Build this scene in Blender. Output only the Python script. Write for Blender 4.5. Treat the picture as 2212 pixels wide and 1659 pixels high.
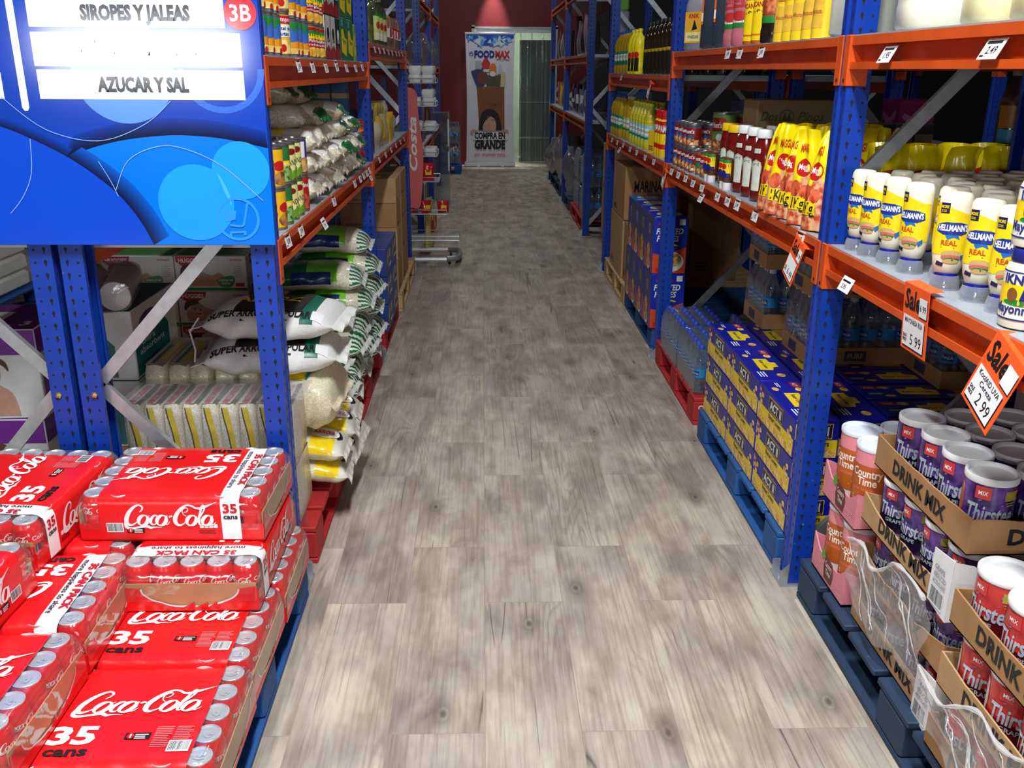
import bpy, bmesh, math, random
from mathutils import Vector, Matrix
random.seed(7)
PI = math.pi
SC = bpy.context.scene
COL = SC.collection
for o in list(bpy.data.objects): bpy.data.objects.remove(o)
R = math.radians

# ------------------------------------------------------------------ camera, world, lamps, exposure
def make_camera():
    f, pit, yaw, roll, h = 1990.19, .328350, .032190, .006935, 1.52
    cy, sy, cp, sp = math.cos(yaw), math.sin(yaw), math.cos(pit), math.sin(pit)
    F = Vector((sy*cp, cy*cp, -sp)); Rt = Vector((cy, -sy, 0)); U = Rt.cross(F)
    cr, sr = math.cos(roll), math.sin(roll)
    R2 = Rt*cr + U*sr; U2 = U*cr - Rt*sr
    cd = bpy.data.cameras.new('camera'); co = bpy.data.objects.new('camera', cd); COL.objects.link(co)
    cd.sensor_fit = 'HORIZONTAL'; cd.sensor_width = 36; cd.lens = 36*f/2212
    cd.clip_start = .05; cd.clip_end = 100
    m = Matrix((R2, U2, -F)).transposed().to_4x4(); m.translation = (0, 0, h)
    co.matrix_world = m
    SC.camera = co
make_camera()
w = bpy.data.worlds.new('store_air'); SC.world = w; w.use_nodes = True
w.node_tree.nodes['Background'].inputs[0].default_value = (.75, .85, 1, 1)
w.node_tree.nodes['Background'].inputs[1].default_value = .02
SC.view_settings.view_transform = 'Standard'; SC.view_settings.look = 'None'
SC.view_settings.gamma = 1; SC.view_settings.use_curve_mapping = False
SC.view_settings.exposure = 0.0
SC.cycles.max_bounces = 8; SC.cycles.transparent_max_bounces = 40
SC.cycles.diffuse_bounces = 4; SC.cycles.caustics_reflective = False; SC.cycles.caustics_refractive = False
SC.cycles.sample_clamp_indirect = 4

def lamp(name, typ, loc, power, col=(1, 1, 1), size=(1, .2), rot=(0, 0, 0), **k):
    l = bpy.data.lights.new(name, typ); l.energy = power; l.color = col
    if typ == 'AREA':
        l.shape = 'RECTANGLE'; l.size, l.size_y = size
    for a, b in k.items(): setattr(l, a, b)
    o = bpy.data.objects.new(name, l); COL.objects.link(o); o.location = loc; o.rotation_euler = rot
    return o
WHT = (.93, .97, 1.0)
lamp('ceiling_lamp_light', 'AREA', (.16, .70, 3.86), 180, WHT, (.22, 1.3))
lamp('ceiling_lamp_light', 'AREA', (-.9, .35, 3.86), 85, WHT, (.22, 1.3))
lamp('ceiling_lamp_light', 'AREA', (.20, 4.6, 3.86), 14, WHT, (.22, 1.3))
lamp('ceiling_lamp_light', 'AREA', (.20, 9.6, 3.86), 24, WHT, (.22, 1.3))
lamp('ceiling_lamp_light', 'AREA', (.20, 13.8, 3.86), 34, WHT, (.22, 1.3))
lamp('ceiling_lamp_light', 'AREA', (-3.2, 4.5, 3.86), 22, WHT, (.22, 1.3))
lamp('ceiling_lamp_light', 'AREA', (3.8, 4.5, 3.86), 20, WHT, (.22, 1.3))
lamp('storefront_daylight', 'AREA', (-3.15, -4.2, 1.69), 60, (.90, .95, 1.0), (1.8, .36), (R(90), 0, R(0)))
lamp('storefront_daylight', 'AREA', (1.5, -4.3, 1.9), 70, (.90, .95, 1.0), (2.2, 1.1), (R(90), 0, 0))
lamp('wall_spot_light', 'SPOT', (.17, 15.78, 3.2), 300, (1, .93, .88), rot=(R(6), 0, 0), spot_size=R(38), spot_blend=.8, shadow_soft_size=.03)

# ------------------------------------------------------------------ materials
def lin(c):
    return tuple(((v/255)/12.92 if v/255 <= .04045 else ((v/255+.055)/1.055)**2.4) for v in c)
MC = {}
def nt_of(name):
    m = bpy.data.materials.new(name); m.use_nodes = True
    nt = m.node_tree; nt.nodes.clear()
    out = nt.nodes.new('ShaderNodeOutputMaterial')
    return m, nt, out
def M(name, rgb=None, rough=.5, metal=0, var=.10, scale=40, bump=0, bscale=None, coat=0, spec=.5):
    """procedural paint, plastic, card or metal: base colour with a small noise variation"""
    if name in MC: return MC[name]
    m, nt, out = nt_of(name); N = nt.nodes.new; L = nt.links.new
    b = N('ShaderNodeBsdfPrincipled'); L(b.outputs[0], out.inputs[0])
    b.inputs['Roughness'].default_value = rough; b.inputs['Metallic'].default_value = metal
    b.inputs['Coat Weight'].default_value = coat; b.inputs['Coat Roughness'].default_value = .12
    b.inputs['Specular IOR Level'].default_value = spec
    c = lin(rgb)
    tc = N('ShaderNodeTexCoord'); nz = N('ShaderNodeTexNoise')
    nz.inputs['Scale'].default_value = scale; nz.inputs['Detail'].default_value = 3
    L(tc.outputs['Object'], nz.inputs['Vector'])
    rp = N('ShaderNodeValToRGB'); L(nz.outputs[0], rp.inputs[0])
    rp.color_ramp.elements[0].position = .3; rp.color_ramp.elements[1].position = .7
    rp.color_ramp.elements[0].color = (*[v*(1-var) for v in c], 1)
    rp.color_ramp.elements[1].color = (*[min(1, v*(1+var)) for v in c], 1)
    L(rp.outputs[0], b.inputs['Base Color'])
    if bump:
        n2 = N('ShaderNodeTexNoise'); n2.inputs['Scale'].default_value = bscale or scale*2; n2.inputs['Detail'].default_value = 4
        L(tc.outputs['Object'], n2.inputs['Vector'])
        bp = N('ShaderNodeBump'); bp.inputs['Strength'].default_value = bump; bp.inputs['Distance'].default_value = .004
        L(n2.outputs[0], bp.inputs['Height']); L(bp.outputs[0], b.inputs['Normal'])
    MC[name] = m; return m
def film(name, tint=(255, 255, 255), alpha=.14, rough=.12, haze=.0, bump=.6, bscale=30):
    """clear wrap, PET or glass: see-through with sheen that grows at grazing angles"""
    if name in MC: return MC[name]
    m, nt, out = nt_of(name); N = nt.nodes.new; L = nt.links.new
    tr = N('ShaderNodeBsdfTransparent'); tr.inputs[0].default_value = (*lin(tint), 1)
    gl = N('ShaderNodeBsdfGlossy'); gl.inputs['Roughness'].default_value = rough
    df = N('ShaderNodeBsdfDiffuse'); df.inputs[0].default_value = (*[min(1, .6+.4*v) for v in lin(tint)], 1)
    mg = N('ShaderNodeMixShader'); mg.inputs[0].default_value = haze
    L(gl.outputs[0], mg.inputs[1]); L(df.outputs[0], mg.inputs[2])
    lw = N('ShaderNodeLayerWeight'); lw.inputs[0].default_value = .25
    mp = N('ShaderNodeMapRange'); mp.inputs['To Min'].default_value = alpha; mp.inputs['To Max'].default_value = min(1, alpha+.55)
    L(lw.outputs['Facing'], mp.inputs[0])
    tc = N('ShaderNodeTexCoord'); nz = N('ShaderNodeTexNoise'); nz.inputs['Scale'].default_value = bscale; nz.inputs['Detail'].default_value = 3
    L(tc.outputs['Object'], nz.inputs['Vector'])
    bp = N('ShaderNodeBump'); bp.inputs['Strength'].default_value = bump; bp.inputs['Distance'].default_value = .006
    L(nz.outputs[0], bp.inputs['Height'])
    for s in (gl, df, lw): L(bp.outputs[0], s.inputs['Normal'])
    mx = N('ShaderNodeMixShader'); L(mp.outputs[0], mx.inputs[0]); L(tr.outputs[0], mx.inputs[1]); L(mg.outputs[0], mx.inputs[2])
    L(mx.outputs[0], out.inputs[0])
    MC[name] = m; return m
def speckle(name, a, b, scale=120, rough=.5, lo=.42, hi=.6, stretch=(1, 1, 1), coat=0):
    """two-colour mottled material (rice grains, popcorn, fruit and food pictures)"""
    if name in MC: return MC[name]
    m, nt, out = nt_of(name); N = nt.nodes.new; L = nt.links.new
    p = N('ShaderNodeBsdfPrincipled'); L(p.outputs[0], out.inputs[0]); p.inputs['Roughness'].default_value = rough
    p.inputs['Coat Weight'].default_value = coat; p.inputs['Coat Roughness'].default_value = .1
    tc = N('ShaderNodeTexCoord'); mp = N('ShaderNodeMapping'); mp.inputs['Scale'].default_value = stretch
    L(tc.outputs['Object'], mp.inputs[0])
    nz = N('ShaderNodeTexNoise'); nz.inputs['Scale'].default_value = scale; nz.inputs['Detail'].default_value = 2
    L(mp.outputs[0], nz.inputs['Vector'])
    rp = N('ShaderNodeValToRGB'); L(nz.outputs[0], rp.inputs[0])
    rp.color_ramp.elements[0].position = lo; rp.color_ramp.elements[1].position = hi
    rp.color_ramp.elements[0].color = (*lin(a), 1); rp.color_ramp.elements[1].color = (*lin(b), 1)
    L(rp.outputs[0], p.inputs['Base Color'])
    MC[name] = m; return m

def floor_mat():
    m, nt, out = nt_of('wood_plank_floor'); N = nt.nodes.new; L = nt.links.new
    p = N('ShaderNodeBsdfPrincipled'); L(p.outputs[0], out.inputs[0]); p.inputs['Specular IOR Level'].default_value = .35
    g = N('ShaderNodeNewGeometry'); sx = N('ShaderNodeSeparateXYZ'); L(g.outputs['Position'], sx.inputs[0])
    cb = N('ShaderNodeCombineXYZ'); L(sx.outputs[1], cb.inputs[0]); L(sx.outputs[0], cb.inputs[1])
    br = N('ShaderNodeTexBrick'); L(cb.outputs[0], br.inputs['Vector'])
    br.offset = .37; br.offset_frequency = 2; br.squash = 1
    for k, v in (('Scale', 1), ('Mortar Size', .0009), ('Mortar Smooth', .3), ('Bias', 0), ('Brick Width', .92), ('Row Height', .235)): br.inputs[k].default_value = v
    br.inputs['Color1'].default_value = (0, 0, 0, 1); br.inputs['Color2'].default_value = (1, 1, 1, 1); br.inputs['Mortar'].default_value = (.5, .5, .5, 1)
    rnd = N('ShaderNodeMath'); rnd.operation = 'MULTIPLY'; rnd.inputs[1].default_value = 37; L(br.outputs['Color'], rnd.inputs[0])
    def noise(sx_, sy_, scale, detail=4, rough=.55, dist=0):
        mp = N('ShaderNodeMapping'); mp.inputs['Scale'].default_value = (sx_, sy_, 1); L(g.outputs['Position'], mp.inputs[0])
        n = N('ShaderNodeTexNoise'); n.noise_dimensions = '4D'; n.inputs['Scale'].default_value = scale; n.inputs['Detail'].default_value = detail
        n.inputs['Roughness'].default_value = rough; n.inputs['Distortion'].default_value = dist
        L(mp.outputs[0], n.inputs['Vector']); L(rnd.outputs[0], n.inputs['W']); return n.outputs[0]
    def ramp(src, stops):
        r = N('ShaderNodeValToRGB'); L(src, r.inputs[0])
        e = r.color_ramp.elements
        e[0].position, e[0].color = stops[0][0], (*stops[0][1], 1); e[1].position, e[1].color = stops[-1][0], (*stops[-1][1], 1)
        for q, c in stops[1:-1]:
            x = e.new(q); x.color = (*c, 1)
        return r.outputs[0]
    def mix(f, a, b, mode='MIX'):
        x = N('ShaderNodeMix'); x.data_type = 'RGBA'; x.blend_type = mode
        if isinstance(f, float): x.inputs[0].default_value = f
        else: L(f, x.inputs[0])
        for i, v in ((6, a), (7, b)):
            if isinstance(v, tuple): x.inputs[i].default_value = (*v, 1)
            else: L(v, x.inputs[i])
        return x.outputs[2]
    def math_(op, a, b_=None, c_=None):
        x = N('ShaderNodeMath'); x.operation = op
        for i, v in enumerate((a, b_, c_)):
            if v is None: continue
            if isinstance(v, (int, float)): x.inputs[i].default_value = v
            else: L(v, x.inputs[i])
        return x.outputs[0]
    base = ramp(noise(3.2, 1.9, 1.5, 4, .6, .4), [(.32, lin((163, 152, 144))), (.46, lin((183, 171, 158))), (.58, lin((199, 187, 169))), (.70, lin((212, 202, 184)))])
    patch = ramp(noise(7, 2.4, 1.3, 3, .6), [(.40, lin((216, 209, 205))), (.58, lin((255, 255, 255)))])
    c = mix(.9, base, patch, 'MULTIPLY')
    grain = ramp(noise(46, 1.6, 2.4, 5, .6, .3), [(.34, lin((226, 219, 212))), (.55, lin((255, 255, 255)))])
    c = mix(1.0, c, grain, 'MULTIPLY')
    # cathedral figure: contour lines of a stretched noise, only in patches
    fig = math_('SINE', math_('MULTIPLY', noise(3.4, .55, 1.7, 2, .4, .5), 105.0))
    figm = ramp(noise(3.0, .55, 1.9, 1), [(.50, (0, 0, 0)), (.62, (1, 1, 1))])
    fl = ramp(fig, [(.25, (0, 0, 0)), (.9, (1, 1, 1))])
    c = mix(math_('MULTIPLY', math_('MULTIPLY', fl, figm), .34), c, lin((112, 100, 88)))
    # thin drying cracks along the planks
    cn = math_('ABSOLUTE', math_('SUBTRACT', noise(8, .17, 1.4, 0, .4), .5))
    crack = ramp(cn, [(.0022, (1, 1, 1)), (.0050, (0, 0, 0))])
    cmask = ramp(noise(3.0, 1.5, 1.6, 1), [(.57, (0, 0, 0)), (.62, (1, 1, 1))])
    c = mix(math_('MULTIPLY', math_('MULTIPLY', crack, cmask), .85), c, lin((70, 60, 54)))
    mp = N('ShaderNodeMapping'); mp.inputs['Scale'].default_value = (3.3, 1.75, 1); L(g.outputs['Position'], mp.inputs[0])
    wob = N('ShaderNodeMix'); wob.data_type = 'VECTOR'; wob.inputs[0].default_value = .045
    nv = N('ShaderNodeTexNoise'); nv.inputs['Scale'].default_value = 9; L(g.outputs['Position'], nv.inputs['Vector'])
    L(mp.outputs[0], wob.inputs[4]); L(nv.outputs['Color'], wob.inputs[5])
    vo = N('ShaderNodeTexVoronoi'); vo.voronoi_dimensions = '2D'; vo.inputs['Scale'].default_value = 1; L(wob.outputs[1], vo.inputs['Vector'])
    vs_ = N('ShaderNodeSeparateColor'); L(vo.outputs['Color'], vs_.inputs[0])
    pick = ramp(vs_.outputs[0], [(.38, (0, 0, 0)), (.40, (1, 1, 1))])
    kn = ramp(vo.outputs['Distance'], [(.012, (.9, .9, .9)), (.035, (.35, .35, .35)), (.05, (.55, .55, .55)), (.10, (.22, .22, .22)), (.17, (0, 0, 0))])
    c = mix(math_('MULTIPLY', kn, pick), c, lin((92, 80, 70)))
    tone = ramp(br.outputs['Color'], [(0, lin((236, 234, 236))), (1, lin((255, 255, 252)))])
    c = mix(1.0, c, tone, 'MULTIPLY')
    c = mix(math_('MULTIPLY', br.outputs['Fac'], .6), c, lin((126, 116, 106)))
    L(c, p.inputs['Base Color'])
    ro = N('ShaderNodeMapRange'); ro.inputs['To Min'].default_value = .42; ro.inputs['To Max'].default_value = .6
    L(noise(20, .6, 2, 2), ro.inputs[0]); L(ro.outputs[0], p.inputs['Roughness'])
    bp = N('ShaderNodeBump'); bp.inputs['Strength'].default_value = .12; bp.inputs['Distance'].default_value = .002
    L(noise(60, 1.2, 3, 4), bp.inputs['Height']); L(bp.outputs[0], p.inputs['Normal'])
    return m
def steel_paint(name, rgb, worn, rough=.32):
    """painted rack steel with small chips"""
    if name in MC: return MC[name]
    m, nt, out = nt_of(name); N = nt.nodes.new; L = nt.links.new
    p = N('ShaderNodeBsdfPrincipled'); L(p.outputs[0], out.inputs[0]); p.inputs['Roughness'].default_value = rough
    tc = N('ShaderNodeTexCoord')
    def nz(s, d=3):
        n = N('ShaderNodeTexNoise'); n.inputs['Scale'].default_value = s; n.inputs['Detail'].default_value = d; L(tc.outputs['Object'], n.inputs['Vector']); return n.outputs[0]
    a = N('ShaderNodeValToRGB'); L(nz(9), a.inputs[0]); c = lin(rgb)
    a.color_ramp.elements[0].position = .3; a.color_ramp.elements[1].position = .7
    a.color_ramp.elements[0].color = (*[v*.86 for v in c], 1); a.color_ramp.elements[1].color = (*[min(1, v*1.1) for v in c], 1)
    ch = N('ShaderNodeValToRGB'); L(nz(60, 5), ch.inputs[0]); ch.color_ramp.elements[0].position = .70; ch.color_ramp.elements[1].position = .74
    mx = N('ShaderNodeMix'); mx.data_type = 'RGBA'; L(ch.outputs[0], mx.inputs[0]); L(a.outputs[0], mx.inputs[6]); mx.inputs[7].default_value = (*lin(worn), 1)
    L(mx.outputs[2], p.inputs['Base Color'])
    MC[name] = m; return m

BLUE = steel_paint('blue_rack_paint', (15, 58, 160), (110, 112, 120))
ORNG = steel_paint('orange_rack_paint', (214, 84, 28), (150, 80, 50))
GALV = M('galvanised_steel', (186, 192, 196), .38, .75, .12, 30)
HOLE = M('dark_slot', (8, 10, 22), .8, 0, 0)
DECK = M('zinc_deck', (178, 184, 192), .42, .35, .1, 14)
WHITE = M('white_print', (240, 240, 238), .45, 0, .02)
PAPER = M('white_paper', (236, 236, 236), .7, 0, .03)
BLACK = M('black_print', (16, 16, 18), .5, 0, .1)
RED = M('red_print', (206, 24, 30), .4, 0, .04)
YEL = M('yellow_print', (250, 214, 20), .4, 0, .04)
GRN = M('green_print', (34, 132, 52), .4, 0, .06)
NAVY = M('navy_print', (26, 34, 120), .4, 0, .05)
GREY = M('grey_print', (120, 120, 124), .5, 0, .05)
CARD = M('cardboard', (172, 128, 82), .75, 0, .08, 18, .15, 120)
CARD2 = M('pale_cardboard', (190, 150, 104), .75, 0, .08, 18, .15, 120)
CORED = M('soda_red', (226, 26, 30), .28, 0, .05, 12, .12, 60)
ALU = M('aluminium', (222, 224, 226), .34, .55, .06, 60)
TINM = M('tin_metal', (190, 190, 192), .28, .9, .05, 60)
FILM = film('clear_wrap', alpha=.10, haze=.15)
FILM2 = film('dusty_wrap', (240, 243, 245), .12, .16, .22)
PET = film('clear_bottle_plastic', (232, 243, 248), .13, .08, .28, .1, 8)
WOODN = M('raw_pallet_wood', (196, 160, 112), .8, 0, .2, 14, .3)
WOODB = steel_paint('blue_pallet_paint', (30, 84, 150), (96, 104, 112), .7)
WOODR = steel_paint('red_pallet_paint', (176, 34, 38), (120, 60, 56), .7)
WOODD = steel_paint('dark_blue_pallet_paint', (34, 56, 84), (70, 80, 90), .7)
# ------------------------------------------------------------------ mesh builder
TX = {}
def text2d(s, bold=0.0, shear=0.0):
    """letters as flat triangles; cap height 1, origin at lower left; returns verts, faces, width"""
    k = (s, bold, shear)
    if k in TX: return TX[k]
    cu = bpy.data.curves.new('t', 'FONT'); cu.body = s; cu.size = 1; cu.resolution_u = 2
    cu.offset = bold*.6; cu.shear = shear; cu.fill_mode = 'FRONT'
    ob = bpy.data.objects.new('t', cu)
    me = bpy.data.meshes.new_from_object(ob)
    vs = [(v.co.x, v.co.y) for v in me.vertices]; fs = [tuple(p.vertices) for p in me.polygons]
    bpy.data.objects.remove(ob); bpy.data.curves.remove(cu); bpy.data.meshes.remove(me)
    if vs:
        x0 = min(v[0] for v in vs); x1 = max(v[0] for v in vs); cap = .70
        vs = [((x-x0)/cap, y/cap) for x, y in vs]; wd = (x1-x0)/cap
    else: wd = 0
    TX[k] = (vs, fs, wd); return TX[k]
def spline(pts, n=6, closed=False):
    """Catmull-Rom through tuples of any length"""
    P = list(pts); out = []; N = len(P)
    for i in range(N if closed else N-1):
        a = P[(i-1) % N] if closed or i > 0 else P[i]; b = P[i]; c = P[(i+1) % N]
        d = P[(i+2) % N] if closed or i+2 < N else c
        for j in range(n):
            t = j/n
            out.append(tuple(.5*((2*b[k]) + (-a[k]+c[k])*t + (2*a[k]-5*b[k]+4*c[k]-d[k])*t*t + (-a[k]+3*b[k]-3*c[k]+d[k])*t**3) for k in range(len(b))))
    if not closed: out.append(tuple(P[-1]))
    return out
def plane(o, ux, vx, sgn=1):
    o, ux, vx = Vector(o), Vector(ux).normalized(), Vector(vx).normalized(); n = ux.cross(vx)*sgn
    return lambda u, v, l=0: o+ux*u+vx*v+n*l
def front(y=0, x=0, z=0): return plane((x, y, z), (1, 0, 0), (0, 0, 1))            # facing -Y
def back(y=0, x=0, z=0): return plane((x, y, z), (-1, 0, 0), (0, 0, 1))
def rside(x=0, y=0, z=0): return plane((x, y, z), (0, 1, 0), (0, 0, 1))           # facing +X
def lside(x=0, y=0, z=0): return plane((x, y, z), (0, -1, 0), (0, 0, 1))
def topf(z=0, x=0, y=0): return plane((x, y, z), (1, 0, 0), (0, 1, 0))
def cyl(r, z=0, cx=0, cy=0, sy=1, t0=0):
    def f(u, v, l=0):
        t = u/r+t0; return Vector((cx+(r+l)*math.sin(t), cy-(r+l)*sy*math.cos(t), z+v))
    f.rad = r
    return f
def prof(pr, sy=1, t0=0, r0=None):
    """wrap on a lathe profile [(r,z)...]: u is arc length at radius r0"""
    r0 = r0 or max(p[0] for p in pr)
    def rad(z):
        for (a, b), (c, d) in zip(pr, pr[1:]):
            if b <= z <= d and d > b: return a+(c-a)*(z-b)/(d-b)
        return pr[-1][0]
    def f(u, v, l=0):
        t = u/r0+t0; r = rad(v)+l; return Vector((r*math.sin(t), -r*sy*math.cos(t), v))
    f.rad = r0
    return f
class MB:
    def __init__(s): s.v = []; s.f = []; s.mi = []; s.ml = []; s.c = 0
    def m(s, mat):
        if mat not in s.ml: s.ml.append(mat)
        s.c = s.ml.index(mat); return s
    def add(s, vs, fs):
        k = len(s.v); s.v += [tuple(v) for v in vs]; s.f += [tuple(i+k for i in f) for f in fs]; s.mi += [s.c]*len(fs); return s
    def box(s, x0, y0, z0, x1, y1, z1, b=0):
        if x0 > x1: x0, x1 = x1, x0
        if y0 > y1: y0, y1 = y1, y0
        if z0 > z1: z0, z1 = z1, z0
        b = min(b, (x1-x0)*.45, (y1-y0)*.45, (z1-z0)*.45)
        if b <= 0:
            return s.add([(x0, y0, z0), (x1, y0, z0), (x1, y1, z0), (x0, y1, z0), (x0, y0, z1), (x1, y0, z1), (x1, y1, z1), (x0, y1, z1)],
                         [(3, 2, 1, 0), (4, 5, 6, 7), (0, 1, 5, 4), (1, 2, 6, 5), (2, 3, 7, 6), (3, 0, 4, 7)])
        rings = []
        for z, i in ((z0, b), (z0+b, 0), (z1-b, 0), (z1, b)):
            a = [x0+i, x1-i, y0+i, y1-i]; c = b*.0+ (b if i == 0 else b*.4)
            if i == 0: rings.append([(a[0]+c, a[2], z), (a[1]-c, a[2], z), (a[1], a[2]+c, z), (a[1], a[3]-c, z), (a[1]-c, a[3], z), (a[0]+c, a[3], z), (a[0], a[3]-c, z), (a[0], a[2]+c, z)])
            else: rings.append([(a[0]+c, a[2], z), (a[1]-c, a[2], z), (a[1], a[2]+c, z), (a[1], a[3]-c, z), (a[1]-c, a[3], z), (a[0]+c, a[3], z), (a[0], a[3]-c, z), (a[0], a[2]+c, z)])
        return s.rings(rings, True, True)
    def rings(s, rr, cap0=False, cap1=False, closed=True):
        n = len(rr[0]); vs = [p for r in rr for p in r]; fs = []
        for i in range(len(rr)-1):
            for j in range(n if closed else n-1):
                k = (j+1) % n; fs.append((i*n+j, i*n+k, (i+1)*n+k, (i+1)*n+j))
        if cap0: fs.append(tuple(reversed(range(n))))
        if cap1: fs.append(tuple(range((len(rr)-1)*n, len(rr)*n)))
        return s.add(vs, fs)
    def lathe(s, pr, n=20, cx=0, cy=0, z=0, sy=1, cap0=True, cap1=True, sq=0):
        rr = []
        for r, h in pr:
            ring = []
            for j in range(n):
                t = 2*PI*j/n; cx_, sy_ = math.cos(t), math.sin(t)
                k = 1
                if sq: k = 1/(abs(cx_)**sq+abs(sy_)**sq)**(1/sq)
                ring.append((cx+r*k*cx_, cy+r*k*sy_*sy, z+h))
            rr.append(ring)
        return s.rings(rr, cap0, cap1)
    def tube(s, pts, r, n=6, cap=True, closed=False):
        P = [Vector(p) for p in pts]; rr = []; up = None
        for i, p in enumerate(P):
            a = P[i-1] if i > 0 or closed else P[i]; b = P[(i+1) % len(P)] if i < len(P)-1 or closed else P[i]
            d = (b-a).normalized()
            if up is None: up = d.orthogonal().normalized()
            up = (up-d*up.dot(d)); up = up.normalized() if up.length > 1e-6 else d.orthogonal().normalized()
            w_ = d.cross(up); q = r[i] if isinstance(r, (list, tuple)) else r
            rr.append([p+up*q*math.cos(2*PI*j/n)+w_*q*math.sin(2*PI*j/n) for j in range(n)])
        if closed: rr.append(rr[0])
        return s.rings(rr, cap and not closed, cap and not closed)
    def extrude(s, poly, p0, p1, ux, vx):
        """prism: 2-D outline carried from p0 to p1"""
        p0, p1, ux, vx = Vector(p0), Vector(p1), Vector(ux), Vector(vx)
        return s.rings([[p0+ux*a+vx*b for a, b in poly], [p1+ux*a+vx*b for a, b in poly]], True, True)
    def rect(s, pl, u0, v0, u1, v1, l=.0006, nu=1, nv=1):
        vs = [pl(u0+(u1-u0)*i/nu, v0+(v1-v0)*j/nv, l) for j in range(nv+1) for i in range(nu+1)]
        return s.add(vs, [(j*(nu+1)+i, j*(nu+1)+i+1, (j+1)*(nu+1)+i+1, (j+1)*(nu+1)+i) for j in range(nv) for i in range(nu)])
    def poly(s, pl, pts, l=.0008):
        r = getattr(pl, 'rad', 0)
        if not r: return s.add([pl(u, v, l) for u, v in pts], [tuple(range(len(pts)))])
        w_ = r*.28; a = min(p[0] for p in pts); e = max(p[0] for p in pts); n = max(1, math.ceil((e-a)/w_))
        def clip(P, x, keep):
            o = []
            for i in range(len(P)):
                p, q = P[i-1], P[i]; ip, iq = keep*(p[0]-x) >= 0, keep*(q[0]-x) >= 0
                if ip != iq: t = (x-p[0])/(q[0]-p[0]); o.append((x, p[1]+(q[1]-p[1])*t))
                if iq: o.append(q)
            return o
        for i in range(n):
            P = clip(clip(list(pts), a+(e-a)*i/n, 1), a+(e-a)*(i+1)/n, -1)
            if len(P) > 2: s.add([pl(u, v, l) for u, v in P], [tuple(range(len(P)))])
        return s
    def disc(s, pl, u, v, r, l=.0009, rv=None, n=18, tilt=0):
        rv = rv or r; c, q = math.cos(tilt), math.sin(tilt)
        if getattr(pl, 'rad', 0): return s.poly(pl, [(u+r*math.cos(2*PI*i/n), v+rv*math.sin(2*PI*i/n)) for i in range(n)], l)
        pts = [(u, v)]+[(u+r*math.cos(2*PI*i/n)*c-rv*math.sin(2*PI*i/n)*q, v+r*math.cos(2*PI*i/n)*q+rv*math.sin(2*PI*i/n)*c) for i in range(n)]
        return s.add([pl(a, b, l) for a, b in pts], [(0, i+1, (i+1) % n+1) for i in range(n)])
    def ring(s, pl, u, v, r0, r1, l=.0009, n=32, a0=0, a1=2*PI):
        vs = []
        for i in range(n+1):
            t = a0+(a1-a0)*i/n
            for r in (r0, r1): vs.append(pl(u+r*math.cos(t), v+r*math.sin(t), l))
        return s.add(vs, [(2*i, 2*i+1, 2*i+3, 2*i+2) for i in range(n)])
    def stroke(s, pl, pts, w=None, l=.001, n=6, closed=False):
        """brush stroke: pts are (u,v,width) or (u,v) with width w"""
        P = [(p[0], p[1], p[2] if len(p) > 2 else w) for p in pts]; S = spline(P, n, closed); vs = []; N = len(S)
        for i, (u, v, k) in enumerate(S):
            a = S[i-1] if i > 0 or closed else S[i]; b = S[(i+1) % N] if i < N-1 or closed else S[i]
            dx, dy = b[0]-a[0], b[1]-a[1]; q = math.hypot(dx, dy) or 1
            nx, ny = -dy/q*k/2, dx/q*k/2
            vs += [pl(u+nx, v+ny, l+.00025*i/N), pl(u-nx, v-ny, l+.00025*i/N)]
        return s.add(vs, [(2*i, 2*i+1, (2*i+3) % (2*N), (2*i+2) % (2*N)) for i in range(N if closed else N-1)])
    def text(s, t, pl, u, v, h, w=None, al='c', bold=.02, shear=0, l=.0012, stretch=1):
        vs, fs, wd = text2d(t, bold, shear)
        if not vs: return s
        kx = h*stretch
        if w: kx = w/wd
        off = {'c': -wd*kx/2, 'l': 0, 'r': -wd*kx}[al]
        return s.add([pl(u+off+x*kx, v+y*h, l) for x, y in vs], fs)
    def lines(s, pl, u, v, w, h, n, l=.001, fill=.45, jit=.25):
        """rows of small print as thin bars"""
        for i in range(n):
            y = v+h-(i+1)*h/n; s.rect(pl, u, y, u+w*(1-random.random()*jit), y+h/n*fill, l)
        return s
    def barcode(s, pl, u, v, w, h, l=.0012, vert=False):
        s.m(PAPER).rect(pl, u, v, u+w, v+h, l); s.m(BLACK)
        q = random.Random(5); L_ = h if vert else w; x = .06*L_
        while x < .93*L_:
            k = L_*q.choice((.015, .02, .035))
            if vert: s.rect(pl, u+w*.1, v+x, u+w*.9, v+x+k, l+.0003)
            else: s.rect(pl, u+x, v+h*.12, u+x+k, v+h*.93, l+.0003)
            x += k+L_*q.choice((.018, .03))
        return s
    def mesh(s, name, smooth=35):
        me = bpy.data.meshes.new(name); me.from_pydata(s.v, [], s.f)
        for m in s.ml: me.materials.append(m)
        me.polygons.foreach_set('material_index', s.mi)
        if smooth:
            me.polygons.foreach_set('use_smooth', [True]*len(s.f))
            me.update(); me.set_sharp_from_angle(angle=R(smooth))
        me.update(); return me
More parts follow.
